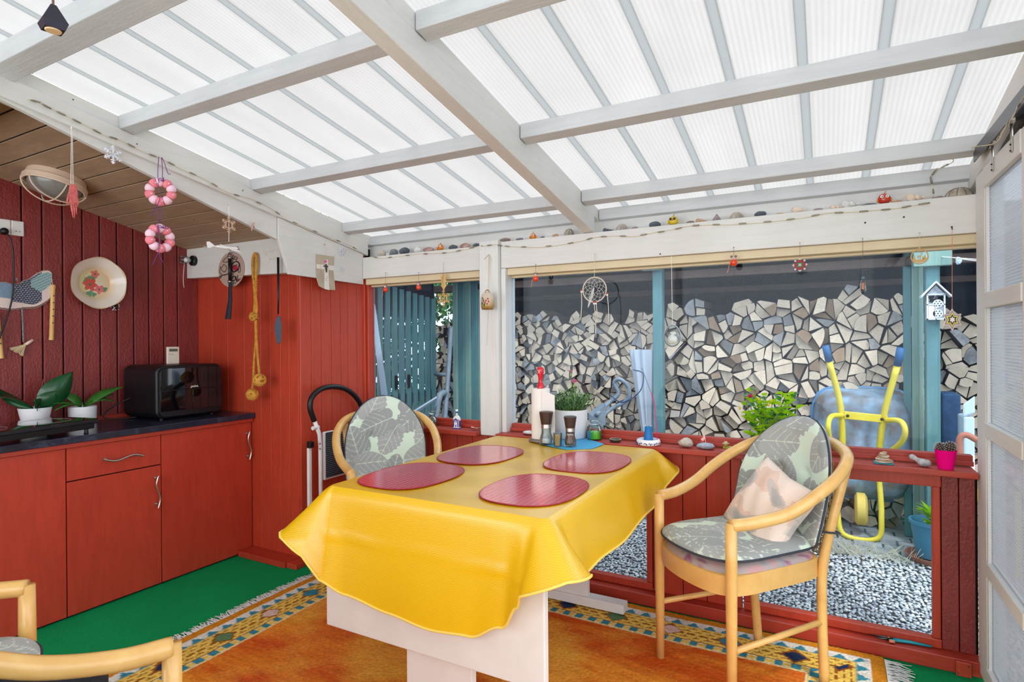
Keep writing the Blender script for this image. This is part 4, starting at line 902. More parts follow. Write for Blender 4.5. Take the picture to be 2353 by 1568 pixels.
# the two chairs cut off at the lower left
ch3 = make_chair((-1.073, .721, .0), math.radians(168), 'nearest bentwood armchair, only one arm showing at the lower left', 31)
ch4 = make_chair((-1.774, .645, .0), math.radians(146.5), 'bentwood armchair with leaf cushion at the left edge before the cabinets', 37)
st = thing('padded_stool', (-1.52, .57, 0), 'stool with a black padded seat between the two cut-off armchairs', 'stool')
MB().lathe([(0, .56), (.155, .56), (.165, .58), (.165, .60), (.15, .618), (.10, .626), (0, .628)], (-1.52, .57, 0), 48).build('seat', 'black_fabric', st, smooth=True, auto=60)
for i in range(4):
    a = PI/4+PI/2*i; MB().tube([(-1.52+.11*math.cos(a), .57+.11*math.sin(a), .56), (-1.52+.15*math.cos(a), .57+.15*math.sin(a), 0)], .014, 10).build('leg', 'beech', st, smooth=True)
# ---------------------------------------------------------------- table
tbl = thing('dining_table', (-1.19, 2.2, 0), 'white drop-leaf table under the yellow cloth', 'table')
plain('table_white', (222, 220, 217), .4, c2=(216, 213, 208)); TX0, TX1, TY0, TY1, TZ = -1.655, -.735, 1.565, 2.845, .815
MB().box((TX0+.005, TY0+.01, TZ-.03), (TX1-.005, TY1, TZ-.004)).build('table_top', 'table_white', tbl, bevel=.003)
MB().box((TX0+.005, 1.565, .30), (TX1-.012, 1.594, TZ-.034)).build('drop_leaf', 'table_white', tbl, bevel=.004)
for y in (1.60, 2.74):
    MB().box((-1.30 if y < 2 else -1.34, y, .05), (-1.03 if y < 2 else -1.065, y+.03, TZ-.032)).build('leg_panel', 'table_white', tbl, bevel=.003)
    MB().box((-1.52, y-.015, .017), (-.875, y+.055, .062)).build('foot', 'table_white', tbl, bevel=.004)
MB().box((-1.20, 1.63, .22), (-1.17, 2.74, .34)).build('stretcher', 'table_white', tbl, bevel=.003)
# cloth
def cloth():
    k = N('yellow_cloth'); cd = k.coord(); wv = k.n('TexWave'); wv.bands_direction = 'Z'; wv.inputs['Scale'].default_value = 60; wv.inputs['Distortion'].default_value = 1; wv.inputs['Detail'].default_value = 3; wv.inputs['Detail Scale'].default_value = 3
    k.l(k.coord((1, 1, 1)), wv.inputs['Vector']); k.col(k.mix(k.ramp(wv.outputs[0], [(.2, 0.0), (.8, 1.0)]), (232, 184, 0), (222, 172, 0)))
    k.b.inputs['Roughness'].default_value = .33; k.b.inputs['Specular IOR Level'].default_value = .7; k.b.inputs['Coat Weight'].default_value = .5; k.b.inputs['Coat Roughness'].default_value = .3
    k.bump(k.math('ADD', k.math('MULTIPLY', wv.outputs[0], .25), k.math('MULTIPLY', k.noise(cd, 4, 3), .9)), .18, .004); MATS['yellow_cloth'] = k.m
    plain('cloth_hem', (238, 206, 96), .6)
    x0, x1, y0, y1 = TX0-.004, TX1+.004, TY0-.002, TY1+.004; rc = .035
    # perimeter: list of (point, outward), starting at the middle of the near side going right (+x)
    per = []
    def seg(a, b, n, o):
        for i in range(n): t = i/n; per.append((a[0]+(b[0]-a[0])*t, a[1]+(b[1]-a[1])*t, o))
    def arc(cx, cy, a0, a1, n):
        for i in range(n): a = a0+(a1-a0)*i/n; per.append((cx+rc*math.cos(a), cy+rc*math.sin(a), (math.cos(a), math.sin(a))))
    seg((x0+rc, y0), (x1-rc, y0), 70, (0, -1)); arc(x1-rc, y0+rc, -PI/2, 0, 14); seg((x1, y0+rc), (x1, y1-rc), 80, (1, 0)); arc(x1-rc, y1-rc, 0, PI/2, 14)
    seg((x1-rc, y1), (x0+rc, y1), 60, (0, 1)); arc(x0+rc, y1-rc, PI/2, PI, 14); seg((x0, y1-rc), (x0, y0+rc), 80, (-1, 0)); arc(x0+rc, y0+rc, PI, 1.5*PI, 14)
    N_ = len(per); cum = [0]
    for i in range(1, N_): cum.append(cum[-1]+math.hypot(per[i][0]-per[i-1][0], per[i][1]-per[i-1][1]))
    tot = cum[-1]+.01
    # control values of the hem along the perimeter: (s, out, drop)
    W_ = x1-x0-2*rc; L_ = y1-y0-2*rc; q = rc*PI/2
    cor = [W_+q/2, W_+q+L_+q/2, 2*W_+2*q+L_+q/2+0*q, 2*W_+3*q+2*L_+q/2]
    s0, s1, s2, s3 = cor
    ctl = [(0, .05, .325), (.10, .03, .365), (.30, .03, .392), (W_*.55, .032, .402), (W_*.74, .035, .388), (W_*.88, .045, .33), (s0-.05, .085, .235), (s0, .155, .125), (s0+.07, .055, .19), (s0+.25, .04, .215), (s0+L_*.5, .035, .235), (s1-.30, .045, .21), (s1-.1, .06, .15), (s1, .11, .09), (s1+.1, .012, .12), (s1+W_*.5, .008, .14), (s2-.1, .012, .12), (s2, .08, .10), (s2+.1, .04, .16), (s2+L_*.5, .03, .23), (s3-.2, .05, .21), (s3-.07, .06, .18), (s3, .16, .16), (s3+.035, .09, .25), (tot, .05, .325)]
    ss = [c[0] for c in ctl]; outv = [c[1] for c in ctl]; dr_ = [c[2] for c in ctl]
    def sm(s, vals):
        j = max(i for i in range(len(ss)) if ss[i] <= s+1e-9); j = min(j, len(ss)-2); t = (s-ss[j])/(ss[j+1]-ss[j]); sharp = {s0, s3, s1}
        if not (ss[j] in sharp or ss[j+1] in sharp): t = t*t*(3-2*t)
        return vals[j]+(vals[j+1]-vals[j])*t
    R_ = 22; verts = []; faces = []
    top = TZ+.0045
    # top sheet
    nx, ny = 40, 50
    def topz(x, y): return top+.0012*math.sin(x*17+y*5)+.001*math.sin(y*23-x*9)
    mb = MB()
    for i in range(N_):
        px, py, o = per[i]; s_ = cum[i]; ou, dp = sm(s_, outv), sm(s_, dr_)
        for j in range(R_+1):
            t = j/R_; 
            # rounded edge then hang
            fall = dp*t; back = .02*math.exp(-fall/.012)
            shape = t**1.15
            fold = .004*math.sin(s_*13+1.3)*t*t
            crease = .006*math.exp(-((fall-.17)/.008)**2) if (s_ < W_ or s_ > s3) else 0
            k = ou*shape+fold+crease-back+.004
            verts.append((px+o[0]*k, py+o[1]*k, top-.0-fall+(-.004*math.exp(-fall/.006)*0)))
    for i in range(N_):
        a = i*(R_+1); b = ((i+1) % N_)*(R_+1)
        for j in range(R_): faces.append((a+j, a+j+1, b+j+1, b+j))
    mb.add(verts, faces)
    # cap: inner ring connects to a grid-free fan of rings toward the centre
    cx, cy = (x0+x1)/2, (y0+y1)/2; K = 24; base = len(mb.v); cap = []
    for k in range(K+1):
        f = 1-k/K
        for i in range(N_):
            v = mb.v[i*(R_+1)]; x = cx+(v[0]-cx)*f; y = cy+(v[1]-cy)*f; cap.append((x, y, topz(x, y)*(1-f**8)+v[2]*f**8))
    cf = []
    for k in range(K):
        for i in range(N_): cf.append((k*N_+i, k*N_+(i+1) % N_, (k+1)*N_+(i+1) % N_, (k+1)*N_+i))
    mb.add(cap, cf)
    o = mb.build('tablecloth', 'yellow_cloth', smooth=True); tag(o, 'yellow cloth draped over the dining table with pointed corners', 'tablecloth')
    hem = [verts[i*(R_+1)+R_] for i in range(N_)]
    MB().tube(hem, .0045, 6, closed=True).build('hem', 'cloth_hem', o, smooth=True)
    return o
cloth()
# placemats: rounded ovals with a fine grid
k = N('placemat'); cd = k.coord(kind='Object'); s_ = k.n('SeparateXYZ'); k.l(cd, s_.inputs[0])
g1 = k.math('LESS_THAN', k.math('FRACT', k.math('MULTIPLY', s_.outputs[0], 1/.021)), .075); g2 = k.math('LESS_THAN', k.math('FRACT', k.math('MULTIPLY', s_.outputs[1], 1/.021)), .06)
k.col(k.mix(k.math('MULTIPLY', k.math('MAXIMUM', g1, g2), .8), (224, 40, 70), (250, 190, 180))); k.b.inputs['Roughness'].default_value = .2; k.b.inputs['Specular IOR Level'].default_value = .9; k.b.inputs['Coat Weight'].default_value = 1; k.b.inputs['Coat Roughness'].default_value = .14; k.bump(k.noise(cd, 9, 2), .25, .004); MATS['placemat'] = k.m
plain('mat_edge', (150, 20, 44), .3)
mats = [((-1.455, 1.84), 'nearest left of the four red grid placemats'), ((-1.43, 2.32), 'far left red grid placemat, before the paper towels'), ((-.925, 1.87), 'nearest right of the four red grid placemats'), ((-.925, 2.39), 'far right red grid placemat, near the woodpile window')]
for (cx, cy), lb in mats:
    n = 72; pts = []
    for i in range(n):
        a = 2*PI*i/n; e = 2.6; c_, s_ = math.cos(a), math.sin(a); kk = (abs(c_)**e+abs(s_)**e)**(-1/e); pts.append(Vector((cx+c_*kk*.172, cy+s_*kk*.222, 0)))
    z = TZ+.0085; mb = MB(); mb.prism([(p.x, p.y, z) for p in pts], (0, 0, .002)); o = mb.build('placemat', 'placemat'); tag(o, lb, 'placemat', 'red placemats')
    MB().tube([p+Vector((0, 0, z+.001)) for p in pts], .0022, 6, closed=True).build('edge', 'mat_edge', o, smooth=True)
# ---------------------------------------------------------------- rug
def rug():
    x0, x1, y0, y1 = -2.60, .20, -.25, 2.885; step = .0062
    nx, ny = int((x1-x0)/step), int((y1-y0)/step); gx = np.linspace(x0, x1, nx); gy = np.linspace(y0, y1, ny); X, Y = np.meshgrid(gx, gy); X = X.ravel(); Y = Y.ravel()
    r = np.random.RandomState(4)
    # skew: the photographed rug lies slightly turned
    dl = X-x0; drr = x1-X; db = y1-Y; df = Y-y0
    d = np.minimum(np.minimum(dl, drr), np.minimum(db, df))
    side = np.argmin(np.stack([dl, drr, db, df]), 0); s = np.where(side < 2, Y, X)
    def sn(f, seed, ax=1, ay=1):
        q = np.random.RandomState(seed); out = np.zeros_like(X)
        for i in range(7):
            a, b, p = q.uniform(-1, 1)*ax*f*(1.6**i)/2, q.uniform(-1, 1)*ay*f*(1.6**i)/2, q.uniform(0, 6.28); out += np.sin(X*a+Y*b+p)/(1.25**i)
        return out/3
    C_ = np.zeros((len(X), 3), np.float32)
    f1 = sn(9, 1, .5, 2.2); f2 = sn(22, 2, .5, 2.5); f3 = sn(60, 3, .6, 2)
    t = np.clip(.5+.6*f1+.45*f2+.3*f3, 0, 1)[:, None]; C_[:] = L3((206, 88, 26))*(1-t)+L3((240, 152, 50))*t
    m_ = np.clip(sn(5, 9, 1, 1)*1.8-.2, 0, 1)[:, None]; C_ = C_*(1-m_*.55)+L3((210, 76, 44))*m_*.55
    hi = np.clip(sn(6, 12, 1, 1)*1.9-.3, 0, 1)[:, None]*.6; C_ = C_*(1-hi)+L3((246, 184, 74))*hi
    cream, yel, teal, navy, brown, gold, wht, grn, pink = [L3(c) for c in ((236, 226, 186), (236, 196, 92), (58, 134, 154), (36, 52, 84), (150, 84, 30), (206, 132, 34), (226, 222, 210), (96, 130, 92), (222, 190, 176))]
    bw = .285; b = d < bw
    def put(m, c): C_[m & b] = c
    put(d < bw, cream); put(d < .275, teal*0+yel)
    # outer plain band
    put(d < .055, gold)
    put((d >= .055) & (d < .105), wht)
    tri = (d-.055) > .045*np.abs(((s/.075) % 1)*2-1)*1.05; put((d >= .057) & (d < .103) & ~tri & (np.abs(((s/.075) % 1)*2-1) < 2), wht)
    put((d >= .060) & (d < .100) & (np.abs(((s/.075) % 1)*2-1) < (.100-d)/.040*.0+((d-.058)/.042)*.72), teal)
    put((d >= .105) & (d < .110), teal*.6+yel*.4); put((d >= .110) & (d < .225), yel)
    # inner brick-like motif lines
    u = (s/.052) % 1; row = ((d-.112)/.026).astype(int); u2 = ((s/.052)+.5*(row % 2)) % 1
    lines = ((np.abs(((d-.112) % .026)-.013) < .0035) & (u2 < .7)) | ((np.abs(u2-.35) < .055) & (((d-.112) % .026) < .015))
    put(lines & (d >= .114) & (d < .222), brown)
    # big triangles and diamonds
    per = .26; k = np.floor(s/per).astype(int); v = ((s/per) % 1)*per-.13; dd = d-.1675
    tr = (np.abs(v) < (.048-np.abs(dd+.0))*1.0) & (dd > -.032); half = tr & (v*np.where(k % 2, 1, -1) > -.05)
    edge = (np.abs(v) < (.058-np.abs(dd))) & ~tr; put(edge, brown)
    for i, c in enumerate((navy, grn, pink, teal, navy)): put(half & ((k % 5) == i), c)
    put((d >= .225) & (d < .229), brown)
    put((d >= .229) & (d < .270), cream)
    ck = ((s/.068) % 1) < .5; put(ck & (d >= .232) & (d < .268), teal); put(~ck & (d >= .238) & (d < .262), yel)
    put((d >= .229) & (d < .232), brown); put((d >= .268) & (d < .272), brown)
    C_ *= (1+r.uniform(-.2, .2, (len(X), 1))).astype(np.float32)
    Z = .012+r.uniform(-.0015, .0015, len(X))+.0012*f3; Z[(d < .003)] = .002
    vs = np.stack([X, Y, Z], -1)
    # slight wavy border
    vs[:, 0] += .006*np.sin(Y*5); vs[:, 1] += .008*np.sin(X*3.1+.6)-.018*np.clip((-X-.9), 0, 2)*0
    idx = np.arange(nx*ny).reshape(ny, nx); F = np.stack([idx[:-1, :-1], idx[:-1, 1:], idx[1:, 1:], idx[1:, :-1]], -1).reshape(-1, 4)
    me = bpy.data.meshes.new('rug'); me.vertices.add(len(vs)); me.vertices.foreach_set('co', vs.astype(np.float32).ravel()); me.loops.add(F.size); me.loops.foreach_set('vertex_index', F.ravel().astype(np.int32)); me.polygons.add(len(F)); me.polygons.foreach_set('loop_start', np.arange(0, F.size, 4, dtype=np.int32)); me.polygons.foreach_set('use_smooth', [True]*len(F)); me.update(calc_edges=True)
    at = me.color_attributes.new('Col', 'FLOAT_COLOR', 'POINT'); cc = np.ones((len(vs), 4), np.float32); cc[:, :3] = np.clip(C_*1.1, 0, 1); at.data.foreach_set('color', cc.ravel())
    vcol('rug_wool', .95, .9, 330, spec=.1, bdist=.006); me.materials.append(M('rug_wool'))
    o = bpy.data.objects.new('rug', me); C.objects.link(o); tag(o, 'orange wool rug with cream, yellow and blue patterned border under the table', 'rug'); WM[o.name] = Matrix.Identity(4)
    plain('fringe', (226, 226, 224), .9)
    fr = MB(); q = random.Random(5)
    for sx, xe, ya, yb in ((-1, x0, .4, 2.87), (1, x1, 2.0, 2.88)):
        y = ya
        while y < yb:
            L_ = q.uniform(.035, .075)*(1.35 if sx > 0 else 1); dy = q.uniform(-.03, .035); xx = xe+.006*math.sin(y*5); z0 = .006; pts = [Vector((xx, y, z0)), Vector((xx+sx*L_*.5, y+dy*.4, .005+q.uniform(0, .006))), Vector((xx+sx*L_, y+dy, .003))]; w_ = Vector((0, .0022, 0))
            fr.add([p+w_*s__ for p in pts for s__ in (-1, 1)], [(0, 1, 3, 2), (2, 3, 5, 4)]); y += q.uniform(.0022, .0042)
    f_ = fr.build('fringe', 'fringe', o); f_['kind'] = 'stuff'
rug()
# ---------------------------------------------------------------- kitchen side
XF = -3.29
def knob_handle(pts, parent, out=(1, 0, 0)):
    o_ = Vector(out)*.026; a, b = Vector(pts[0]), Vector(pts[1]); d = b-a; per = Vector((0, 0, 1)) if abs(d.z) < abs(d.y) else Vector((0, 1, 0))
    line = [a+o_+d*t+per*.009*math.sin((t)*2*PI)*(-1) for t in [-.06+i*1.12/20 for i in range(21)]]
    mb = MB().tube(line, [.0035]+[.0052]*19+[.0042], 10)
    for t in (.02, .93): q = a+d*t; mb.tube([q, q+o_+per*.009*math.sin(t*2*PI)*(-1)], .0045, 8).tube([q, q+Vector(out)*.004], .0085, 12)
    mb.build('handle', 'steel', parent, smooth=True, auto=50)
def cabinet(y0, y1, label, fronts):
    t = thing('base_cabinet', ((XW+XF)/2, (y0+y1)/2, 0), label, 'cabinet', group='red base cabinets')
    MB().box((XW+.02, y0+.002, .0), (XF-.02, y1-.002, .845)).build('body', 'dark_gap', t)
    for kind, z0, z1, hn in fronts:
        o = MB().box((XF-.019, y0+.0025, z0), (XF, y1-.0025, z1)).build(kind, 'cabinet_paint', t, bevel=.0015)
        if hn: knob_handle(hn, o)
    return t
pz = lambda x, y: P(0, XF, x, y)
def hz(a, b): return (pz(*a), pz(*b))
S0, S1, S2 = 1.449, 1.911, 2.495
cabinet(S0-.60, S0, 'left red base cabinet with a plain door, cut by the frame', [('door', .012, .842, None)])
cabinet(S0, S1, 'middle red cabinet with a drawer above a door', [('drawer', .679, .842, hz((240, 1057), (320, 1046))), ('door', .012, .673, hz((357, 1097), (359, 1163)))])
cabinet(S1, S2, 'right red cabinet with one tall door beside the alcove wall', [('door', .012, .842, hz((567, 995), (569, 1052)))])
wt = MB().box((XW+.03, S0-.75, .868), (-3.255, S2+.0, .902)).build('worktop', 'slate_laminate', bevel=.003); tag(wt, 'long dark slate-look worktop over the red cabinets', 'worktop')
tr = MB().box((XW+.03, S0-.75, .8455), (-3.268, S2-.005, .8675)).build('trim_10', 'red_paint_x', bevel=.002); tag(tr, kind='structure')
tr = MB().box((XW+.001, S0-.75, .80), (XW+.029, S2, .925)).build('trim_11', 'red_paint_x', bevel=.003); tag(tr, kind='structure')
# air fryer
af = thing('air_fryer', (-3.60, 2.19, .902), 'large black two-drawer air fryer on the worktop', 'air fryer'); fx = -3.43; y0, y1, z0, z1 = 1.975, 2.395, .908, 1.225
def rbox(x0, x1, y0, y1, z0, z1, r, n=6):
    pts = []
    for cy, cz, a0 in ((y1-r, z1-r, 0), (y0+r, z1-r, PI/2), (y0+r, z0+r, PI), (y1-r, z0+r, 1.5*PI)):
        for i in range(n+1): a = a0+PI/2*i/n; pts.append((cy+r*math.cos(a), cz+r*math.sin(a)))
    return [(x0, a, b) for a, b in pts]
MB().prism(rbox(-3.79, 0, y0, y1, z0, z1, .045), (.345, 0, 0)).build('body', 'black_plastic', af, bevel=.012, seg=3)
MB().prism(rbox(fx-.012, 0, y0+.012, y1-.012, z0+.012, z1-.014, .036), (.012, 0, 0)).build('front_plate', 'black_plastic', af, bevel=.002)
MB().prism([p for p in rbox(fx, 0, y0+.016, y1-.016, 1.078, z1-.018, .026)], (.004, 0, 0)).build('control_panel', 'black_gloss', af, bevel=.001)
ym = (y0+y1)/2
for a, b, hy in ((y0+.016, ym-.002, .20), (ym+.002, y1-.016, .74)):
    o = MB().prism(rbox(fx, 0, a, b, z0+.045, 1.074, .004), (.004, 0, 0)).build('drawer', 'black_gloss', af, bevel=.001)
    c = y0+.42*hy*0+(2.085 if a < ym-.1 else 2.262)
    MB().hull8([(fx+.003, c-.012, .98), (fx+.003, c+.012, .98), (fx+.03, c+.014, .935), (fx+.03, c-.014, .935), (fx+.003, c-.012, 1.065), (fx+.003, c+.012, 1.065), (fx+.045, c+.014, 1.045), (fx+.045, c-.014, 1.045)]).box((fx+.033, c-.014, .925), (fx+.048, c+.014, 1.05)).build('handle', 'black_plastic', o, bevel=.004)
text('lettering', '.point.', 'white_plastic', af, (fx+.0046, ym+.012, 1.085), FACE_X, .022)
for yy_ in (y0+.05, y1-.05):
    for xx_ in (-3.75, -3.48): MB().lathe([(0, 0), (.012, 0), (.012, .012), (0, .012)], (xx_, yy_, .9015), 12).build('foot', 'black_plastic', af)
MB().tube(spline([(-3.70, 1.972, 1.03), (-3.74, 1.90, .985), (-3.74, 1.845, .945), (-3.735, 1.85, .915), (-3.70, 1.93, .908), (-3.66, 1.975, .912)], 8), .0038, 8).build('cable', 'black_plastic', af, smooth=True)
# clock / thermometer behind the fryer on the wall side
th = thing('thermometer', (-3.62, 2.11, 1.2265), 'small cream digital thermometer standing on the air fryer', 'thermometer')
plain('cream_plastic', (222, 214, 196), .5); plain('lcd', (88, 98, 86), .3)
a, b = P(0, -3.60, 383, 830), P(0, -3.60, 411, 796); y_0, y_1 = P(0, -3.60, 384, 815).y, P(0, -3.60, 412, 815).y
MB().box((-3.612, y_0, 1.2265), (-3.598, y_1, 1.2265+.108)).build('case', 'cream_plastic', th, bevel=.004)
MB().box((-3.5978, y_0+.012, 1.305), (-3.597, y_1-.012, 1.322)).build('display', 'lcd', th)
for i in (0, 1): MB().tube([(-3.5974, y_0+.016+i*.017+.005*math.cos(q*PI/5)*1.2, 1.287+.0028*math.sin(q*PI/5)) for q in range(10)], .0005, 4, closed=True).build('button', 'lcd', th)
text('lettering', '-----', 'lcd', th, (-3.5974, y_1-.02, 1.262), FACE_X, .008)
# hob
hb = thing('induction_hob', (-3.50, 1.42, .902), 'black portable induction hob plate on the left of the worktop', 'hob')
h0, h1, h2, h3 = P(2, .955, 228, 968), P(2, .955, 0, 1003), P(2, .955, -260, 1000), P(2, .955, 100, 955)
A = P(2, .955, 228, 970); B_ = P(2, .955, 0, 1003); dv = (B_-A).normalized(); nv = Vector((-dv.y, dv.x, 0)); nv = nv if nv.x < 0 else -nv
c0 = A; c1 = A+dv*.62; c2_ = c1+nv*.30; c3 = A+nv*.30
def slab(q, z0, z1, ins): 
    cc = sum(q, Vector())/4; q = [p+(cc-p).normalized()*ins for p in q]; return [Vector((p.x, p.y, z0)) for p in q]+[Vector((p.x, p.y, z1)) for p in q]
plain('hob_side', (52, 54, 62), .3, .6)
MB().hull8(slab([c0, c1, c2_, c3], .955, .972, 0)).build('rim', 'hob_side', hb, bevel=.002)
MB().hull8(slab([c0, c1, c2_, c3], .9722, .975, .004)).build('glass_top', 'black_gloss', hb)
MB().hull8(slab([c0, c1, c2_, c3], .925, .9548, .02)).build('body', 'black_plastic', hb, bevel=.003)
for p in (c0, c1, c2_, c3):
    cc = (c0+c2_)/2; q = p+(cc-p)*.16; MB().lathe([(0, 0), (.012, 0), (.009, .004), (.009, .023), (0, .023)], (q.x, q.y, .9022), 14).build('foot', 'black_plastic', hb)
def ring(c, r): return [Vector((c.x+r*math.cos(a), c.y+r*math.sin(a), .9752)) for a in [2*PI*i/48 for i in range(48)]]
plain('mark_grey', (150, 152, 160), .4)
for f in (.25, .72):
    c = c0+(c1-c0)*f+(c3-c0)*.5; MB().tube(ring(c, .10), .0006, 4, closed=True).build('zone_mark', 'mark_grey', hb)
# orchids
def orchid(x, y, z, r0, r1, h, leaves, label, stick=None, root=False):
    t = thing('potted_orchid', (x, y, z), label, 'potted plant'); b = Vector((x, y, z))
    MB().lathe([(0, .002), (r0*.96, .002), (r0, .006), (r1, h), (r1-.005, h), (r0-.004, .03), (0, .03)], b, 40).build('pot', 'white_ceramic', t, smooth=True, auto=40)
    MB().lathe([(0, h-.012), (r1-.006, h-.014)], b, 24).build('soil', 'soil', t)
    for tip, wd, bd, up in leaves:
        st = b+Vector((0, 0, h-.01)); MB().leaf(st, b+Vector(tip), wd, up, bend=bd, n=12, fold=.18, shape=.85).build('leaf', 'green_leaf_dark' if not root else 'green_leaf_mid', t, smooth=True, solid=.002)
    if stick: MB().tube([b+Vector((.01, .01, h-.02)), b+Vector(stick)], .002, 6).build('stake', 'twine_dark', t)
    MB().tube(spline([b+Vector((.0, .0, h+.02)), b+Vector((.02, -.01, h+.01)), b+Vector((.045, -.02, h+.004)), b+Vector((.05, -.03, h-.012))], 6), .003, 6).build('root', 'mark_grey', t, smooth=True)
    return t
yo1, yo2 = P(0, -3.69, 73, 900).y, P(0, -3.69, 186, 900).y
orchid(-3.73, yo1+.03, .903, .053, .074, .115, [((.02, .17, .30), .13, .08, (1, 0, .1)), ((.03, .09, .20), .10, .1, (1, 0, 0)), ((.09, -.04, .165), .075, .12, (1, .3, .3)), ((.0, -.17, .24), .05, -.2, (1, 0, .3)), ((.02, -.24, .19), .07, .12, (.3, 0, 1)), ((-.03, .15, .16), .07, .15, (.4, 0, 1))], 'left potted orchid with one large dark leaf and a thin stake', stick=(.02, .03, .265))
orchid(-3.74, yo2+.03, .903, .066, .069, .098, [((.03, .21, .195), .060, .1, (.5, 0, 1)), ((.02, -.12, .185), .055, .15, (1, 0, .5)), ((.06, -.17, .13), .04, .1, (.4, 0, 1)), ((.05, -.16, .09), .035, .2, (.4, 0, 1)), ((.06, .15, .11), .042, .2, (.4, 0, 1)), ((-.03, .18, .15), .05, .1, (.5, 0, 1))], 'right potted orchid with spreading leaves in a straight white pot', root=True)
# sockets and cable on the left wall
sk = thing('wall_socket', (XW+.002, 1.43, 1.94), 'double white wall socket with a black plug at the left wall', 'socket')
ya, yb_, yc = P(0, XW, 0, 510).y-.015, P(0, XW, 23, 510).y, P(0, XW, 53, 510).y
for a, b in ((ya-.02, yb_-.001), (yb_+.001, yc)):
    MB().box((XW+.0015, a, 1.945), (XW+.012, b, 2.025)).build('plate', 'white_plastic', sk, bevel=.003)
    MB().box((XW+.012, a+.004, 1.99), (XW+.0155, b-.004, 2.021)).build('switch', 'white_plastic', sk, bevel=.001)
    for dy in (-.008, .008): MB().lathe([(0, 0), (.0025, 0), (.0025, .001), (0, .001)], (XW+.0125, (a+b)/2+dy, 1.968), 8, Matrix.Rotation(PI/2, 4, 'Y')).build('hole', 'nail_dark', sk)
MB().lathe([(0, 0), (.017, 0), (.019, .02), (.012, .035), (0, .037)], (XW+.013, P(0, XW+.02, 8, 532).y, P(0, XW+.02, 8, 532).z), 20, Matrix.Rotation(PI/2, 4, 'Y')).build('plug', 'black_plastic', sk, smooth=True)
MB().tube(spline([P(0, XW+.04, *p) for p in [(8, 532), (22, 545), (30, 580), (31, 640), (27, 690), (14, 735), (-6, 790)]], 8), .0042, 8).build('cable', 'black_plastic', sk, smooth=True)
# wall plate with flowers
pc = P(0, XW+.02, 217.5, 651.5); plv = thing('wall_plate', pc, 'cream wall plate painted with red poppies', 'plate')
RZ = Matrix.Rotation(PI/2, 4, 'Y'); wob = lambda a: 1+.018*math.cos(6*a+.5)
mb = MB(); prof = [(r, z) for r, z in [(0.0001, .006)]+[(i*.0022, .006+(.0 if i < 38 else .0016*(i-38))) for i in range(1, 71)]]
k_ = .152/prof[-1][0]; prof = [(r*k_, z-.002) for r, z in prof]
mb.lathe(prof, pc, 220, RZ, wob, cap=False); o = mb.build('face', 'plate_print' if 'plate_print' in MATS else vcol('plate_print', .2, coat=.4), plv, smooth=True)
def platec(a):
    y, z = a[:, 1].astype(float), a[:, 2].astype(float); r = np.hypot(y, z); c = np.tile(L3((226, 218, 206)), (len(a), 1))
    t = np.clip(1-np.abs(r-.075)/.04, 0, 1)[:, None]; side = np.clip(.5+y/.1, 0, 1)[:, None]; c = c*(1-t*.85)+(L3((196, 184, 110))*(1-side)+L3((226, 190, 140))*side)*t*.85
    m_ = r < .062; c[m_] = c[m_]*.6+L3((206, 200, 140))*.4
    def fl(cy, cz, R, col, col2, n=6, ph=0):
        dy, dz = y-cy, z-cz; rr = np.hypot(dy, dz); an = np.arctan2(dz, dy); e = R*(.82+.18*np.cos(n*an+ph)); q = rr < e; sh = (.5+.5*np.cos(n*an*2+rr*160))[:, None]; c[q] = (L3(col)*sh+L3(col2)*(1-sh))[q]; c[rr < R*.2] = L3((110, 96, 80))
    for cy, cz, R in ((-.035, .022, .022), (-.012, .03, .018), (.052, -.032, .018), (-.03, -.062, .02), (-.006, -.066, .016), (-.052, .012, .012)): fl(cy, cz, R, (112, 160, 122), (80, 130, 100), 3, cy*90)
    fl(.0, .055, .026, (196, 84, 70), (224, 140, 120), 5); fl(-.026, -.008, .042, (188, 52, 36), (214, 100, 80), 6, 1); fl(.022, -.034, .030, (206, 90, 92), (226, 140, 140), 5, 2)
    c[r > .147] = L3((206, 186, 150)); return c
paint(o, platec)
for an in (100, 62, 235): q = pc+Vector((0, math.cos(math.radians(an))*.155, math.sin(math.radians(an))*.152)); MB().tube([q+Vector((-.008, 0, 0)), q+Vector((.010, 0, 0)), q+Vector((.010, -.1*(q.y-pc.y), -.1*(q.z-pc.z)))], .0015, 6).build('clip', 'steel_dark', plv)
sp = P(0, XW+.05, 262, 704); spd = thing('spider_brooch', sp, 'black and white beaded spider on the plate rim', 'ornament')
MB().ico(sp, .013, (.6, 1, 1), 2, .5, 10).build('body', 'black_plastic', spd, smooth=True)
for i in range(9):
    a = i*2*PI/9; e = sp+Vector((.0, math.cos(a)*.04, math.sin(a)*.035)); MB().tube([sp, (sp+e)/2+Vector((.012, 0, .004)), e], .0012, 5).build('leg', 'black_plastic', spd)
bd = MB()
for i in range(24): a = rnd.uniform(0, 2*PI); r_ = rnd.uniform(.008, .03); bd.ico(sp+Vector((.012, math.cos(a)*r_, math.sin(a)*r_)), .0026, sub=1)
bd.build('beads', 'white_ceramic', spd)
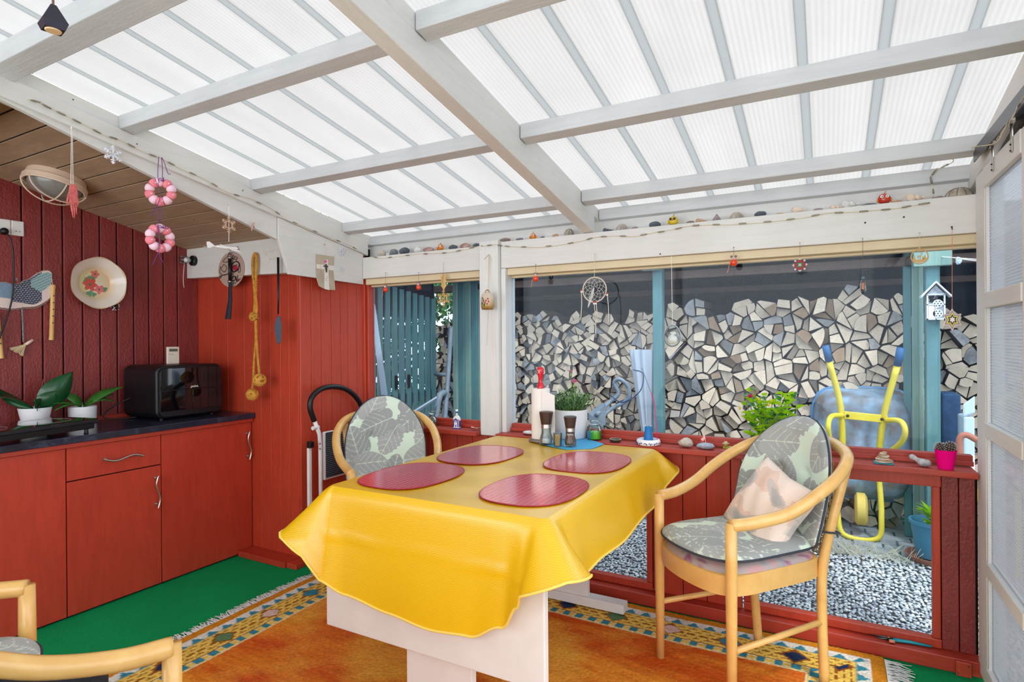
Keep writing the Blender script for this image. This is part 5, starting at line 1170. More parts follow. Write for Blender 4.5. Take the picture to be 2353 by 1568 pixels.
# wooden bird-wing plaque with string and little broom
X5 = XW+.012; q5 = lambda x, y: P(0, X5, x, y)
def zp_(x, y): return (x/6.031, 590+y/6.031)
out = [(-60, 340), (0, 352), (70, 350), (160, 375), (260, 372), (330, 330), (420, 300), (520, 225), (600, 190), (660, 186), (700, 205), (722, 240), (715, 330), (705, 420), (706, 520), (690, 590), (640, 640), (560, 690), (500, 715), (400, 722), (300, 725), (200, 738), (100, 742), (0, 722), (-60, 700)]
pts = [q5(*zp_(x, y)) for x, y in out]; cp = sum(pts, Vector())/len(pts)
bp = thing('bird_plaque', cp, 'painted wooden bird plaque with blue scales and wing feathers', 'plaque')
def inpoly(y, z, poly):
    res = np.zeros(len(y), bool); n = len(poly)
    for i in range(n):
        y1_, z1_ = poly[i]; y2_, z2_ = poly[(i+1) % n]; c_ = ((z1_ > z) != (z2_ > z)) & (y < (y2_-y1_)*(z-z1_)/(z2_-z1_+1e-12)+y1_); res ^= c_
    return res
MB().prism([(XW+.002, p.y, p.z) for p in pts], (.012, 0, 0)).build('board', plain('plaque_edge', (214, 196, 188), .7), bp)
gy0, gy1, gz0, gz1 = min(p.y for p in pts), max(p.y for p in pts), min(p.z for p in pts), max(p.z for p in pts); ng = 190; nzz = 130
poly = [(p.y, p.z) for p in pts]; Yg, Zg = np.meshgrid(np.linspace(gy0, gy1, ng), np.linspace(gz0, gz1, nzz)); ins = inpoly(Yg.ravel(), Zg.ravel(), poly).reshape(nzz, ng)
mb = MB(); mb.v = [(XW+.0152, float(a), float(b)) for a, b in zip(Yg.ravel(), Zg.ravel())]
for j in range(nzz-1):
    for i in range(ng-1):
        if ins[j, i] and ins[j+1, i] and ins[j, i+1] and ins[j+1, i+1]: k_ = j*ng+i; mb.f.append((k_, k_+1, k_+ng+1, k_+ng)); mb.mi.append(0)
o = mb.build('painting', vcol('plaque_paint', .5, .2, 80), bp)
zlo = np.array([Zg[:, i][ins[:, i]].min() if ins[:, i].any() else 0 for i in range(ng)]); zhi = np.array([Zg[:, i][ins[:, i]].max() if ins[:, i].any() else 1 for i in range(ng)])
def plq(a):
    y = a[:, 1]+cp.y; z = a[:, 2]+cp.z; u = (y-gy0)/(gy1-gy0); ci = np.clip((u*(ng-1)).round().astype(int), 0, ng-1); t = (z-zlo[ci])/np.maximum(zhi[ci]-zlo[ci], 1e-4)
    c = np.tile(L3((222, 204, 196)), (len(a), 1)); bnd = .22+.10*np.sin(u*7)
    sc1 = .032+.03*np.clip((u-.3)/.4, 0, 1); rr = z/.0105+u*2; row = np.floor(rr); uu = y/.0135+.5*(row % 2); d = np.hypot((uu % 1)-.5, (rr % 1)*.75)
    body = (t > bnd) & (u > .26) & (u < .80) & (t < .98); c[body] = L3((176, 182, 192)); c[body & (d > .36)] = L3((52, 56, 74)); c[body & (d < .16)] = L3((120, 128, 146))
    fe = (u > .60) & (t > .30+.5*(u-.6)) & (u+.55*t > 1.0) & (t < .93); ph = ((z-.62*(y-gy0))*64) % 1; c[fe] = L3((156, 190, 192)); c[fe & (ph < .16)] = L3((48, 50, 62)); c[fe & (ph > .5) & (ph < .58)] = L3((90, 96, 110))
    hd_ = (u <= .27) & (t > .42); c[hd_] = L3((140, 166, 190)); c[hd_ & (np.sin(y*900+z*500) > .55)] = L3((56, 64, 92))
    c[(t < .05) | (t > .985)] = L3((120, 90, 84)); return c
paint(o, plq)
MB().tube(spline([q5(*zp_(225, 300)), q5(*zp_(255, 370)), q5(*zp_(300, 520)), q5(*zp_(305, 720)), q5(*zp_(315, 960)), q5(*zp_(322, 1180))], 6), .0035, 6).build('cord', plain('cord_grey', (140, 160, 160), .9, c2=(90, 110, 118), nscale=120), bp)
MB().ico(q5(*zp_(237, 355))+Vector((.008, 0, 0)), .006, sub=2).build('bead', 'red_paint', bp)
br = thing('hand_brush', q5(*zp_(250, 1260)), 'tiny straw broom hanging below the bird plaque', 'brush')
a, b = q5(*zp_(440, 1155)), q5(*zp_(340, 1220)); MB().tube([a+Vector((.012, 0, 0)), b+Vector((.012, 0, 0))], .008, 10).build('handle', plain('raffia', (222, 196, 180), .7), br, smooth=True)
st = MB(); plain('straw', (216, 190, 140), .8, c2=(190, 180, 150), nscale=100)
e0, e1 = q5(*zp_(125, 1270)), q5(*zp_(300, 1370))
for i in range(90): t = rnd.random(); e = e0+(e1-e0)*t+Vector((rnd.uniform(0, .016), 0, rnd.uniform(-.008, .004))); s_ = b+Vector((.012+rnd.uniform(-.004, .004), 0, rnd.uniform(-.005, .005))); st.tube([s_, e], .0009, 3)
st.build('bristles', 'straw', br)
# bamboo flutes
plain('bamboo', (206, 160, 92), .45, c2=(222, 180, 110), nscale=20)
def flute(p0, p1, label):
    a, b = P(0, XW+.014, *p0), P(0, XW+.014, *p1); t = thing('bamboo_flute', b, label, 'flute')
    MB().tube([a, a+(b-a)*.06, a+(b-a)*.07, a+(b-a)*.94, a+(b-a)*.95, b], [.0125, .0125, .0115, .0115, .0125, .0125], 16).build('tube', 'bamboo', t, smooth=True, auto=30)
    for i in range(5): q = a+(b-a)*(.2+.122*i)+Vector((.0115, 0, 0)); MB().lathe([(0, 0), (.0038, 0), (.0038, .0012), (0, .0012)], q, 10, RZ).build('hole', 'nail_dark', t)
    MB().tube([a+Vector((0, 0, .0)), a+Vector((.006, -.008, .022)), a+Vector((0, .0, .03))], .0015, 5).build('loop', 'twine', t)
flute((122, 655), (118, 782), 'bamboo flute hanging just right of the bird plaque'); flute((-8, 715), (3, 824), 'bamboo flute cut off at the left edge of the picture')
# bulkhead lamp on the wooden ceiling
def tiltm(loc): 
    n = Vector((0, .24, 1)).normalized()*-1; x = Vector((1, 0, 0)); y = n.cross(x); m_ = Matrix((x, y, n)).transposed().to_4x4(); m_.translation = loc; return m_
lc = Vector((-3.47, 1.50, zc(1.50))); LM = tiltm(lc); bl = thing('bulkhead_lamp', lc, 'round caged bulkhead lamp on the wooden ceiling', 'ceiling lamp')
plain('lamp_cream', (214, 190, 168), .45); LR = 1.0
MB().lathe([(r*LR, z) for r, z in [(0, .001), (.125, .001), (.13, .03), (.138, .035), (.138, .055), (.122, .058), (.118, .045), (0, .045)]], (0, 0, 0), 48, LM).build('base', 'lamp_cream', bl, smooth=True, auto=35)
MB().lathe([(.116*math.cos(i*PI/20), .046+.068*math.sin(i*PI/20)) for i in range(11)], (0, 0, 0), 48, LM, wob=lambda a: 1+.012*math.cos(60*a)).build('glass', plain('lamp_glass', (170, 166, 160), .15, c2=(150, 146, 140), trans=.4), bl, smooth=True)
cg = MB()
for off in (-.045, .045): cg.tube([LM @ Vector((off*1.0, .128*math.cos(PI*i/16), .05+.082*math.sin(PI*i/16))) for i in range(17)], .0038, 8)
cg.tube([LM @ Vector((.128*math.cos(PI*i/16), 0, .05+.084*math.sin(PI*i/16))) for i in range(17)], .0038, 8)
cg.tube([LM @ Vector((.13*math.cos(2*PI*i/40), .13*math.sin(2*PI*i/40), .058)) for i in range(40)], .005, 8, closed=True); cg.build('cage', 'lamp_cream', bl, smooth=True)
MB().box((-.012, -.145, .02), (.012, -.132, .05), LM).build('clip', 'lamp_cream', bl, bevel=.002)
# things on and below the lintel
YL = 2.42
def lq(x, y, d=.0): return P(1, YL-d, x, y)
ls = thing('bulb_holder', lq(446, 600), 'bare bulb in a black holder with a pull string on the lintel', 'lamp')
MB().lathe([(0, 0), (.034, 0), (.034, .02), (.026, .026), (.024, .026), (0, .026)], lq(447, 600), 28, Matrix.Rotation(PI/2, 4, 'X')).build('holder', 'black_plastic', ls, smooth=True, auto=40)
MB().lathe([(.014, .026), (.018, .04), (.030, .065), (.031, .08), (.022, .098), (0, .104)], lq(447, 600), 24, Matrix.Rotation(PI/2, 4, 'X')).build('glass_shade', 'clear_glass', ls, smooth=True)
MB().lathe([(.010, .026), (.014, .04), (.019, .055), (.012, .07), (0, .073)], lq(447, 600), 20, Matrix.Rotation(PI/2, 4, 'X')).build('bulb', 'white_ceramic', ls, smooth=True)
MB().tube(spline([lq(424, 602, .06), lq(422, 625, .055), lq(421, 645, .05), lq(423, 661, .05)], 5), .0018, 6).build('pull_string', 'white_string', ls)
# oval sign
sg = lq(533, 620); sgn = thing('oval_sign', sg, 'oval beige sign reading Pizza with black and red drawing', 'sign'); ex, ez = (lq(563, 620)-lq(504, 620)).x/2, (lq(533, 580)-lq(533, 661)).z/2
plain('sign_beige', (178, 152, 138), .6); plain('ink', (30, 18, 22), .6); plain('sign_red', (176, 36, 60), .5)
MB().prism([(sg.x+ex*math.cos(a), YL-.008, sg.z+ez*math.sin(a)) for a in [2*PI*i/56 for i in range(56)]], (0, .006, 0)).build('board', 'sign_beige', sgn, bevel=.002)
text('lettering', 'Pizza', 'ink', sgn, (sg.x+.012, YL-.0088, sg.z+ez*.62), FACE_Y @ Matrix.Rotation(-.35, 3, 'Z'), .052, shear=.35)
ik = MB(); iy = YL-.009
def sk_(pts, r=.002): ik.tube(spline([(sg.x+ex*a, iy, sg.z+ez*b) for a, b in pts], 5), r, 5)
sk_([(-.6, .55), (-.2, .75), (.05, .6), (-.3, .45), (-.65, .5)]); sk_([(-.5, .35), (-.75, .1), (-.5, -.1), (-.3, .1), (-.45, .3)]); sk_([(-.8, .25), (-.85, -.1), (-.55, -.3), (-.2, -.2)]); sk_([(-.85, -.35), (-.5, -.25), (-.1, -.3)])
sk_([(-.8, -.45), (-.7, -.3), (-.9, -.35), (-.78, -.45)]); sk_([(.1, .3), (.4, .42), (.65, .3), (.6, .0), (.3, -.15), (.1, -.05), (.1, .3)], .004); sk_([(.15, .15), (.5, .25)]); sk_([(.7, .3), (.75, -.1), (.6, -.2), (.62, .2)])
sk_([(.05, -.5), (.3, -.4), (.35, -.6), (.1, -.65), (.05, -.5)], .003); sk_([(.4, -.4), (.45, -.75)], .003); sk_([(.55, -.35), (.5, -.7), (.75, -.55)], .003); sk_([(.15, -.82), (.3, -.75), (.4, -.85)])
ik.build('drawing', 'ink', sgn)
MB().prism([(sg.x+ex*a, iy-.001, sg.z+ez*b) for a, b in [(.15, .05), (.3, .25), (.5, .2), (.55, 0), (.35, -.1)]], (0, .0015, 0)).prism([(sg.x+ex*a, iy-.001, sg.z+ez*b) for a, b in [(.5, -.6), (.6, -.55), (.65, -.68), (.52, -.72)]], (0, .0015, 0)).build('red_patch', 'sign_red', sgn)
# tassel
tq = lambda x, y: lq(x, y, .03); ts = thing('leather_tassel', tq(526, 590), 'black leather tassel with silver rings before the oval sign', 'tassel')
MB().tube([tq(528, 594), tq(529, 645)], .0105, 14).build('handle', 'black_plastic', ts, smooth=True)
for y in (590, 645): MB().tube([tq(528, y), tq(528, y+5)], .0118, 14).build('collar', 'steel', ts, smooth=True)
MB().tube([tq(529, 579)+Vector((.008*math.cos(a), 0, .012*math.sin(a))) for a in [2*PI*i/16 for i in range(16)]], .0015, 6, closed=True).build('ring', 'steel', ts)
tt = MB(); plain('tassel_navy', (14, 20, 38), .6)
for i in range(26): a = 2*PI*i/26; r0_, r1_ = .008, .019; tt.tube([tq(529, 650)+Vector((r0_*math.cos(a), r0_*math.sin(a)*.6, 0)), tq(529, 690)+Vector((.011*math.cos(a), .008*math.sin(a), 0)), tq(524, 732)+Vector((r1_*math.cos(a), r1_*math.sin(a)*.6, rnd.uniform(-.006, .004)))], .0036, 5)
tt.build('fringe', 'tassel_navy', ts)
# rope
plain('rope', (206, 152, 62), .85, c2=(180, 124, 44), nscale=30)
rq = lambda x, y, d=.022: lq(x, y, d); rp = thing('knotted_rope', rq(586, 590), 'knotted tan rope with two monkey-fist knots on the lintel', 'rope')
def twist(line, r, turns, parent, name, strands=3):
    line = spline(line, 14); L_ = sum((line[i+1]-line[i]).length for i in range(len(line)-1)); mb = MB()
    res = []; 
    for i in range(len(line)-1): 
        for j in range(2): res.append(line[i]+(line[i+1]-line[i])*j/2)
    res.append(line[-1]); n = len(res)
    for s_ in range(strands):
        pts = []
        for i, p in enumerate(res):
            t = (res[min(i+1, n-1)]-res[max(i-1, 0)]).normalized(); u = t.cross(Vector((0, 1, 0))).normalized(); w_ = t.cross(u); a = 2*PI*(turns*i/n+s_/strands); pts.append(p+(u*math.cos(a)+w_*math.sin(a))*r*.5)
        mb.tube(pts, r*.58, 7)
    mb.build(name, 'rope', parent, smooth=True)
twist([rq(582, 640), rq(581, 600), rq(586, 583), rq(590, 600), rq(588, 640)], .009, 12, rp, 'rope_loop')
twist([rq(583, 640), rq(586, 680), rq(585, 715), rq(584, 728)], .009, 11, rp, 'rope_strand'); twist([rq(589, 640), rq(588, 680), rq(590, 710), rq(586, 728)], .009, 11, rp, 'rope_strand', 2)
twist([rq(587, 735), rq(588, 780), rq(584, 830), rq(582, 880), rq(579, 895)], .008, 18, rp, 'rope_strand'); twist([rq(588, 735), rq(590, 790), rq(594, 840), rq(596, 862)], .008, 15, rp, 'rope_strand')
def knot(c, R, name, n=9):
    mb = MB(); mb.ico(c, R*.7, sub=2)
    for i in range(n):
        ax = Vector((rnd.gauss(0, 1), rnd.gauss(0, 1), rnd.gauss(0, 1))).normalized(); u = ax.orthogonal().normalized(); v = ax.cross(u); off = ax*R*rnd.uniform(-.4, .4); q = math.sqrt(max(.2, 1-(off.length/R)**2))
        mb.tube([c+off+(u*math.cos(a)+v*math.sin(a))*R*.84*q for a in [2*PI*k/26 for k in range(26)]], R*.19, 7, closed=True)
    mb.build(name, 'rope', rp, smooth=True)
knot(rq(584, 728, .03), .030, 'knot', 6); knot(rq(596, 874, .04), .040, 'knot', 12); knot(rq(580, 907, .035), .038, 'knot', 12)
ha = MB()
for i in range(50): c = rq(584, 728, .03) if i < 20 else rq(rnd.uniform(578, 594), rnd.uniform(740, 925)); d_ = Vector((rnd.gauss(0, 1), -abs(rnd.gauss(0, .5)), rnd.gauss(0, 1))).normalized(); ha.tube([c, c+d_*rnd.uniform(.02, .042)], .0004, 3)
ha.build('frayed_hairs', 'rope', rp)
# long handled silicone hand
bs = thing('back_scratcher', lq(638, 575, .03), 'black stick ending in a grey ribbed hand, hanging by a string', 'back scratcher'); bq = lambda x, y: lq(x, y, .03)
MB().tube([bq(639, 592), bq(640, 680), bq(639, 722)], [.0075, .0062, .004], 10).build('stick', 'black_plastic', bs, smooth=True)
MB().tube([bq(637, 592), bq(638, 568), bq(641, 566), bq(642, 592)], .0014, 5).build('loop', 'white_string', bs)
plain('grey_rubber', (84, 98, 114), .7, c2=(70, 84, 100), nscale=200, bump=.5, bscale=500)
op = [(634, 738), (638, 726), (643, 728), (646, 745), (646, 770), (645, 785), (642, 790), (640, 787), (638, 792), (636, 784), (634, 770), (632, 762), (632, 750)]
MB().prism([bq(*p)+Vector((0, -.004, 0)) for p in op], (0, .008, 0)).build('hand', 'grey_rubber', bs, bevel=.002)
# wire word on the lintel
wr = thing('wire_word', lq(626, 578), 'thin pale wire lettering on the lintel beside the stick', 'wire lettering'); text('lettering', 'Sapore', 'white_string', wr, lq(618, 583, .003), FACE_Y, .05, shear=.4)
text('lettering', 'you', 'white_string', wr, lq(624, 600, .003), FACE_Y, .042, shear=.4)
# step stool behind the left chair
ss_ = thing('step_stool', (-2.66, 2.78, 0), 'folded white step stool with black grip leaning at the box wall', 'step ladder'); plain('alu_white', (226, 224, 224), .3)
SX = -2.735
sq = lambda x, y, d=0: P(0, SX+d, x, y)
gp = spline([sq(722, 968), sq(713, 940), sq(716, 915), sq(735, 896), (sq(762, 889)), sq(790, 893), sq(812, 907), sq(826, 925), sq(834, 945)], 6)
MB().tube(gp, .0165, 12).build('grip', 'black_plastic', ss_, smooth=True)
def foot(p): return Vector((SX, p.y, .034))
MB().tube([sq(722, 966), sq(734, 998), sq(736, 1030), foot(sq(737, 1100))], .0125, 12).build('rail', 'alu_white', ss_, smooth=True)
MB().tube([sq(834, 944), sq(845, 985), sq(848, 1030), foot(sq(848, 1100))], .0125, 12).build('rail', 'alu_white', ss_, smooth=True)
r0 = sq(716, 1030); MB().box((SX-.03, r0.y-.012, .034), (SX-.01, r0.y+.012, r0.z)).build('rear_leg', 'alu_white', ss_, bevel=.004)
ya_, yb2, zt1, zb1 = sq(741, 1000).y, sq(838, 1000).y, sq(741, 993).z, sq(741, 1105).z
MB().box((SX-.008, ya_, zb1), (SX+.012, yb2, zt1)).build('step_frame', 'alu_white', ss_, bevel=.008)
k = N('ribbed_rubber'); s_ = k.n('SeparateXYZ'); k.l(k.coord(), s_.inputs[0]); k.col((48, 56, 66)); k.bump(k.math('SINE', k.math('MULTIPLY', s_.outputs[2], 2*PI/.012)), .8, .004); k.b.inputs['Roughness'].default_value = .5; MATS['ribbed_rubber'] = k.m
MB().box((SX+.0125, ya_+.012, zb1+.014), (SX+.02, yb2-.012, zt1-.006)).build('tread', 'ribbed_rubber', ss_, bevel=.004)
for z_ in (.42, .2): MB().box((SX-.008, ya_, z_-.1), (SX+.012, yb2, z_-.02)).build('step', 'alu_white', ss_, bevel=.006)
for y in (1020, 1032): MB().ico(sq(735, y, .012), .006, (.5, 1, 1), 1).build('bolt', 'steel', ss_)
MB().tube([sq(718, 985), sq(732, 982)], .012, 10).build('hinge', 'alu_white', ss_); q = sq(716, 1022); MB().box((SX-.02, q.y-.02, q.z-.02), (SX+.01, q.y+.012, q.z+.02)).build('bracket', 'black_plastic', ss_, bevel=.004)
# ---------------------------------------------------------------- stones, shells and figures on the header ledge
ZT1, ZT2 = 1.9255, 1.9385
pal = {'grey': ((128, 132, 136), (92, 98, 104)), 'dgrey': ((96, 104, 112), (60, 68, 76)), 'white': ((226, 224, 220), (196, 194, 190)), 'red': ((150, 104, 98), (190, 160, 150)), 'brown': ((150, 132, 116), (110, 96, 88)), 'tan': ((200, 168, 130), (170, 130, 96)), 'shell': ((232, 216, 200), (214, 186, 160)), 'pinkgrey': ((170, 150, 150), (130, 116, 122)), 'beige': ((204, 194, 180), (170, 160, 148)), 'urchin': ((190, 182, 166), (140, 130, 118))}
for k_, (a, b) in pal.items(): plain('stone_'+k_, a, .75, c2=b, nscale=28, bump=.4, bscale=90)
def ledge(px, py, w_=30, h_=18):
    z = ZT1 if px < 1110 else ZT2; Y = 3.0; x = P(1, Y, px, py).x; d = Vector((x, Y, z))-Vector((0, 0, H)); sc_ = d.dot(CF)/FPX
    return Vector((x, Y, z)), w_*sc_, h_*sc_
def stone(px, py, w_, h_, mat, label, name='pebble', cat='stone', grp='stones on the header ledge', tilt=0, nz=.35, rough=5):
    b, W_, H_ = ledge(px, py, w_, h_); mb = MB(); mb.ico(b+Vector((0, 0, H_*.47)), 1, (W_/2, min(W_, H_)*.42+.004, H_/2), 3, nz*.5, rough, Matrix.Rotation(tilt, 3, 'Y')); zmin = min(v[2] for v in mb.v); mb.v = [(v[0], v[1], v[2]-zmin+b.z) for v in mb.v]
    o = mb.build(name, 'stone_'+mat, smooth=True); tag(o, label, cat, grp); return o
S_ = [(877, 575, 22, 16, 'beige', 'round beige stone at the far left end of the ledge'), (892, 578, 10, 8, 'white', 'tiny white stone second from the left on the ledge'), (905, 573, 20, 16, 'grey', 'grey stone behind two tiny pale ones near the ledge corner'), (929, 571, 28, 17, 'dgrey', 'dark grey craggy stone near the left end of the ledge'), (960, 569, 18, 15, 'white', 'smooth white stone left of the reddish banded one'), (984, 567, 30, 12, 'red', 'long reddish banded stone left of the orange owl'), (1041, 560, 22, 12, 'dgrey', 'blue-grey stone right of the small orange owl'), (1069, 557, 26, 13, 'red', 'dark red stone with a pale cross line'), (1095, 555, 20, 11, 'dgrey', 'dark green-grey stone just left of the post top'),
      (1160, 548, 28, 11, 'brown', 'flat brown speckled stone right of the post top'), (1194, 546, 18, 8, 'grey', 'small flat grey stone left of the second orange owl'), (1247, 541, 10, 6, 'dgrey', 'tiny dark pebble between owl and tan stone'), (1276, 537, 16, 9, 'tan', 'tan oval stone left of the dome urchin'), (1459, 518, 15, 8, 'pinkgrey', 'small mauve stone right of the pale urchin by the rafter'), (1505, 511, 26, 15, 'dgrey', 'dark grey stone with white veins left of the yellow figure'), (1586, 503, 18, 8, 'brown', 'small brown striped shell piece right of the yellow figure'), (1747, 486, 27, 15, 'dgrey', 'black and white veined stone, middle right of the ledge'), (1791, 485, 20, 6, 'tan', 'flat tan stone after the black veined one'), (1880, 476, 22, 8, 'pinkgrey', 'flat pinkish grey shell between two white whelks'), (1996, 464, 30, 8, 'grey', 'flat grey stone left of the red owl'), (2060, 457, 21, 9, 'tan', 'orange-tan stone right of the red owl'), (2157, 447, 17, 9, 'pinkgrey', 'small mauve stone before the big striped urchin')]
for a in S_: stone(*a)
def urchin(px, py, w_, h_, label, stripes=True):
    b, W_, H_ = ledge(px, py, w_, h_); t = thing('sea_urchin_shell', b, label, 'shell', group='shells on the header ledge')
    MB().lathe([(W_/2*math.cos(a)*(1 if a > .0 else 1), H_*math.sin(a)) for a in [PI/2*i/9 for i in range(10)]], b, 40, wob=lambda a: 1+.02*math.cos(10*a)).build('dome', 'stone_urchin', t, smooth=True)
    mb = MB()
    for k in range(10):
        a = 2*PI*k/10; mb.tube([b+Vector((W_/2*1.01*math.cos(e)*math.cos(a), W_/2*1.01*math.cos(e)*math.sin(a), H_*1.01*math.sin(e)+.0005)) for e in [PI/2*i/9*.95+.03 for i in range(9)]], .0012*W_/.045, 4)
    mb.build('ribs', 'stone_brown' if stripes else 'stone_beige', t)
urchin(1308, 537, 24, 17, 'domed grey-beige sea urchin shell left of the rafter end'); urchin(1429, 524, 28, 16, 'pale ribbed sea urchin shell just right of the rafter end', False); urchin(1692, 496, 32, 17, 'pale pink sea urchin shell right of the cone shell', False); urchin(2204, 444, 53, 22, 'largest striped sea urchin shell at the right end of the ledge')
def whelk(px, py, w_, h_, mat, label, fl=1):
    b, W_, H_ = ledge(px, py, w_, h_); t = thing('whelk_shell', b, label, 'shell', group='shells on the header ledge'); mb = MB(); n = 46; pts = []; rr = []
    for i in range(n):
        s_ = i/(n-1); a = s_*PI*7; R = W_*.30*(1-s_)**1.3; x = fl*(s_-.42)*W_; pts.append(b+Vector((x, R*.55*math.cos(a), H_*.46+R*.45*math.sin(a)*.6))); rr.append(max(.0012, H_*.46*(1-s_)**1.05))
    mb.tube(pts, rr, 12); mb.build('whorls', 'stone_'+mat, t, smooth=True)
    MB().ico(b+Vector((-fl*W_*.28, -H_*.36, H_*.4)), 1, (W_*.17, H_*.16, H_*.22), 2, 0).build('aperture', 'stone_tan' if mat != 'white' else 'stone_shell', t, smooth=True)
whelk(1838, 483, 28, 17, 'shell', 'cream whelk shell pointing right, left of the flat pinkish shell'); whelk(1925, 474, 30, 12, 'shell', 'brownish whelk shell touching the big white one'); whelk(1958, 472, 44, 20, 'white', 'big white whelk shell pointing right, left of the red owl'); whelk(2108, 452, 44, 20, 'shell', 'large pale whelk shell between red owl and light cable'); whelk(1398, 527, 24, 11, 'dgrey', 'small blue-grey shell beside the rafter end'); whelk(1612, 503, 22, 12, 'tan', 'small knobbly tan shell right of the yellow figure')
b, W_, H_ = ledge(1647, 502, 22, 18); o = MB().lathe([(W_/2, 0), (W_*.46, H_*.2), (W_*.25, H_*.6), (.002, H_)], b, 20, wob=lambda a: 1+.03*math.cos(9*a)).build('cone_shell', 'stone_pinkgrey', smooth=True); tag(o, 'pointed cone-shaped limpet shell on the ledge', 'shell', 'shells on the header ledge')
for nm, c in (('orange_glaze', (206, 120, 24)), ('red_glaze', (186, 44, 24)), ('yellow_glaze', (206, 176, 20)), ('eye_white', (236, 232, 226))): plain(nm, c, .25, coat=.5)
def owl(px, py, w_, h_, mat, label, glasses=False):
    b, W_, H_ = ledge(px, py, w_, h_); t = thing('pottery_owl', b, label, 'figurine', group='small glazed owl figures'); r = W_/2
    MB().lathe([(0, 0), (r*.8, 0), (r*.8, r*.15), (0, r*.15)], b, 16).build('base', 'nail_dark', t)
    MB().ico(b+Vector((0, 0, r*1.05)), r*.95, (1, .85, 1), 3, .08, 4).build('body', mat, t, smooth=True)
    for s_ in (-1, 1):
        MB().ico(b+Vector((s_*r*.38, -r*.75, r*1.35)), r*.27, (1, .5, 1), 2).build('eye', 'eye_white' if not glasses else 'nail_dark', t, smooth=True)
        if not glasses: MB().ico(b+Vector((s_*r*.36, -r*.9, r*1.33)), r*.11, (1, .5, 1), 1).build('pupil', 'nail_dark', t, smooth=True)
        MB().ico(b+Vector((s_*r*.95, -r*.1, r*.85)), r*.38, (.4, .8, 1.1), 2).build('wing', mat if mat != 'red_glaze' else 'orange_glaze', t, smooth=True)
    MB().ico(b+Vector((0, -r*.92, r*1.08)), r*.14, (1, 1, 1.2), 1).build('beak', 'red_glaze' if mat != 'red_glaze' else 'orange_glaze', t)
    MB().tube([b+Vector((0, 0, r*1.95)), b+Vector((r*.1, 0, r*2.25)), b+Vector((r*.3, 0, r*2.3))], r*.1, 6).build('stem', 'brass', t)
owl(1012, 567, 17, 14, 'orange_glaze', 'small orange glazed owl, leftmost of the ledge figures'); owl(1225, 544, 16, 17, 'orange_glaze', 'orange owl with white eyes above the right window corner'); owl(1547, 512, 23, 22, 'yellow_glaze', 'yellow glazed bird figure with dark glasses', True); owl(2032, 461, 27, 20, 'red_glaze', 'red owl with round white eyes, rightmost figure')
# string of lights along the timbers
lsg = thing('light_string', P(1, YB-.006, 1400, 520), 'pale cable with tiny clear bulbs pinned along the white timbers', 'string lights')
pts1 = [P(0, XL+.024, *p) for p in [(64, 229), (85, 234), (120, 252), (150, 266), (200, 291), (240, 312), (275, 322), (330, 350), (370, 365), (420, 390), (470, 412), (520, 442), (575, 458), (620, 478), (660, 505), (700, 522), (760, 548), (800, 562), (834, 582)]]
pts2 = [P(1, YB-.006, *p) for p in [(850, 590), (880, 594), (920, 589), (960, 584), (1005, 583), (1040, 580), (1070, 573), (1102, 565)]]+[P(1, YB-.038, *p) for p in [(1110, 566), (1140, 562)]]+[P(1, YB-.006, *p) for p in [(1152, 565), (1180, 568), (1240, 568), (1290, 563), (1340, 554), (1368, 545), (1410, 543), (1460, 543), (1500, 536), (1540, 530), (1580, 520), (1620, 517), (1680, 516), (1740, 512), (1790, 508), (1850, 500), (1900, 490), (1960, 488), (2010, 484), (2060, 480), (2100, 472), (2134, 467)]]
pts3 = [P(1, YB-.004, 2134, 467), P(1, YB+.03, 2146, 452), P(1, 3.03, 2143, 430), P(1, 3.035, 2138, 408), P(1, 3.035, 2150, 392), P(1, 2.98, 2190, 372), Vector((.44, 2.88, 2.10)), Vector((.49, 2.78, 2.085)), P(0, .50, 2285, 330), P(0, .50, 2305, 300), P(0, .50, 2330, 262), P(0, .50, 2353, 222), P(0, .50, 2400, 170)]
for p_ in (pts1, pts2, pts3): MB().tube(spline([q+Vector((0, 0, rnd.uniform(-.002, .002))) for q in p_], 6), .0017, 5).build('cable', 'twine', lsg, smooth=True)
glass('bulb_clear', (236, 232, 214), .1, False); BP = MB().lathe([(.0015, 0), (.0035, .004), (.004, .012), (.002, .026), (0, .028)], (0, 0, 0), 8).v
allp = pts1+pts2+pts3
for i in range(len(allp)-1):
    a, b = allp[i], allp[i+1]
    if (b-a).length > .25 or i in (len(pts1)-1,): continue
    q = a+(b-a)*.3; d_ = (b-a).normalized(); off = Vector((0, -.003, 0)) if i >= len(pts1) else Vector((.003, 0, 0))
    MB().tube([q+off, q+off+d_*.010, q+off+d_*.030, q+off+d_*.034], [.0028, .0042, .0036, .001], 8).build('bulb', 'bulb_clear', lsg, smooth=True)
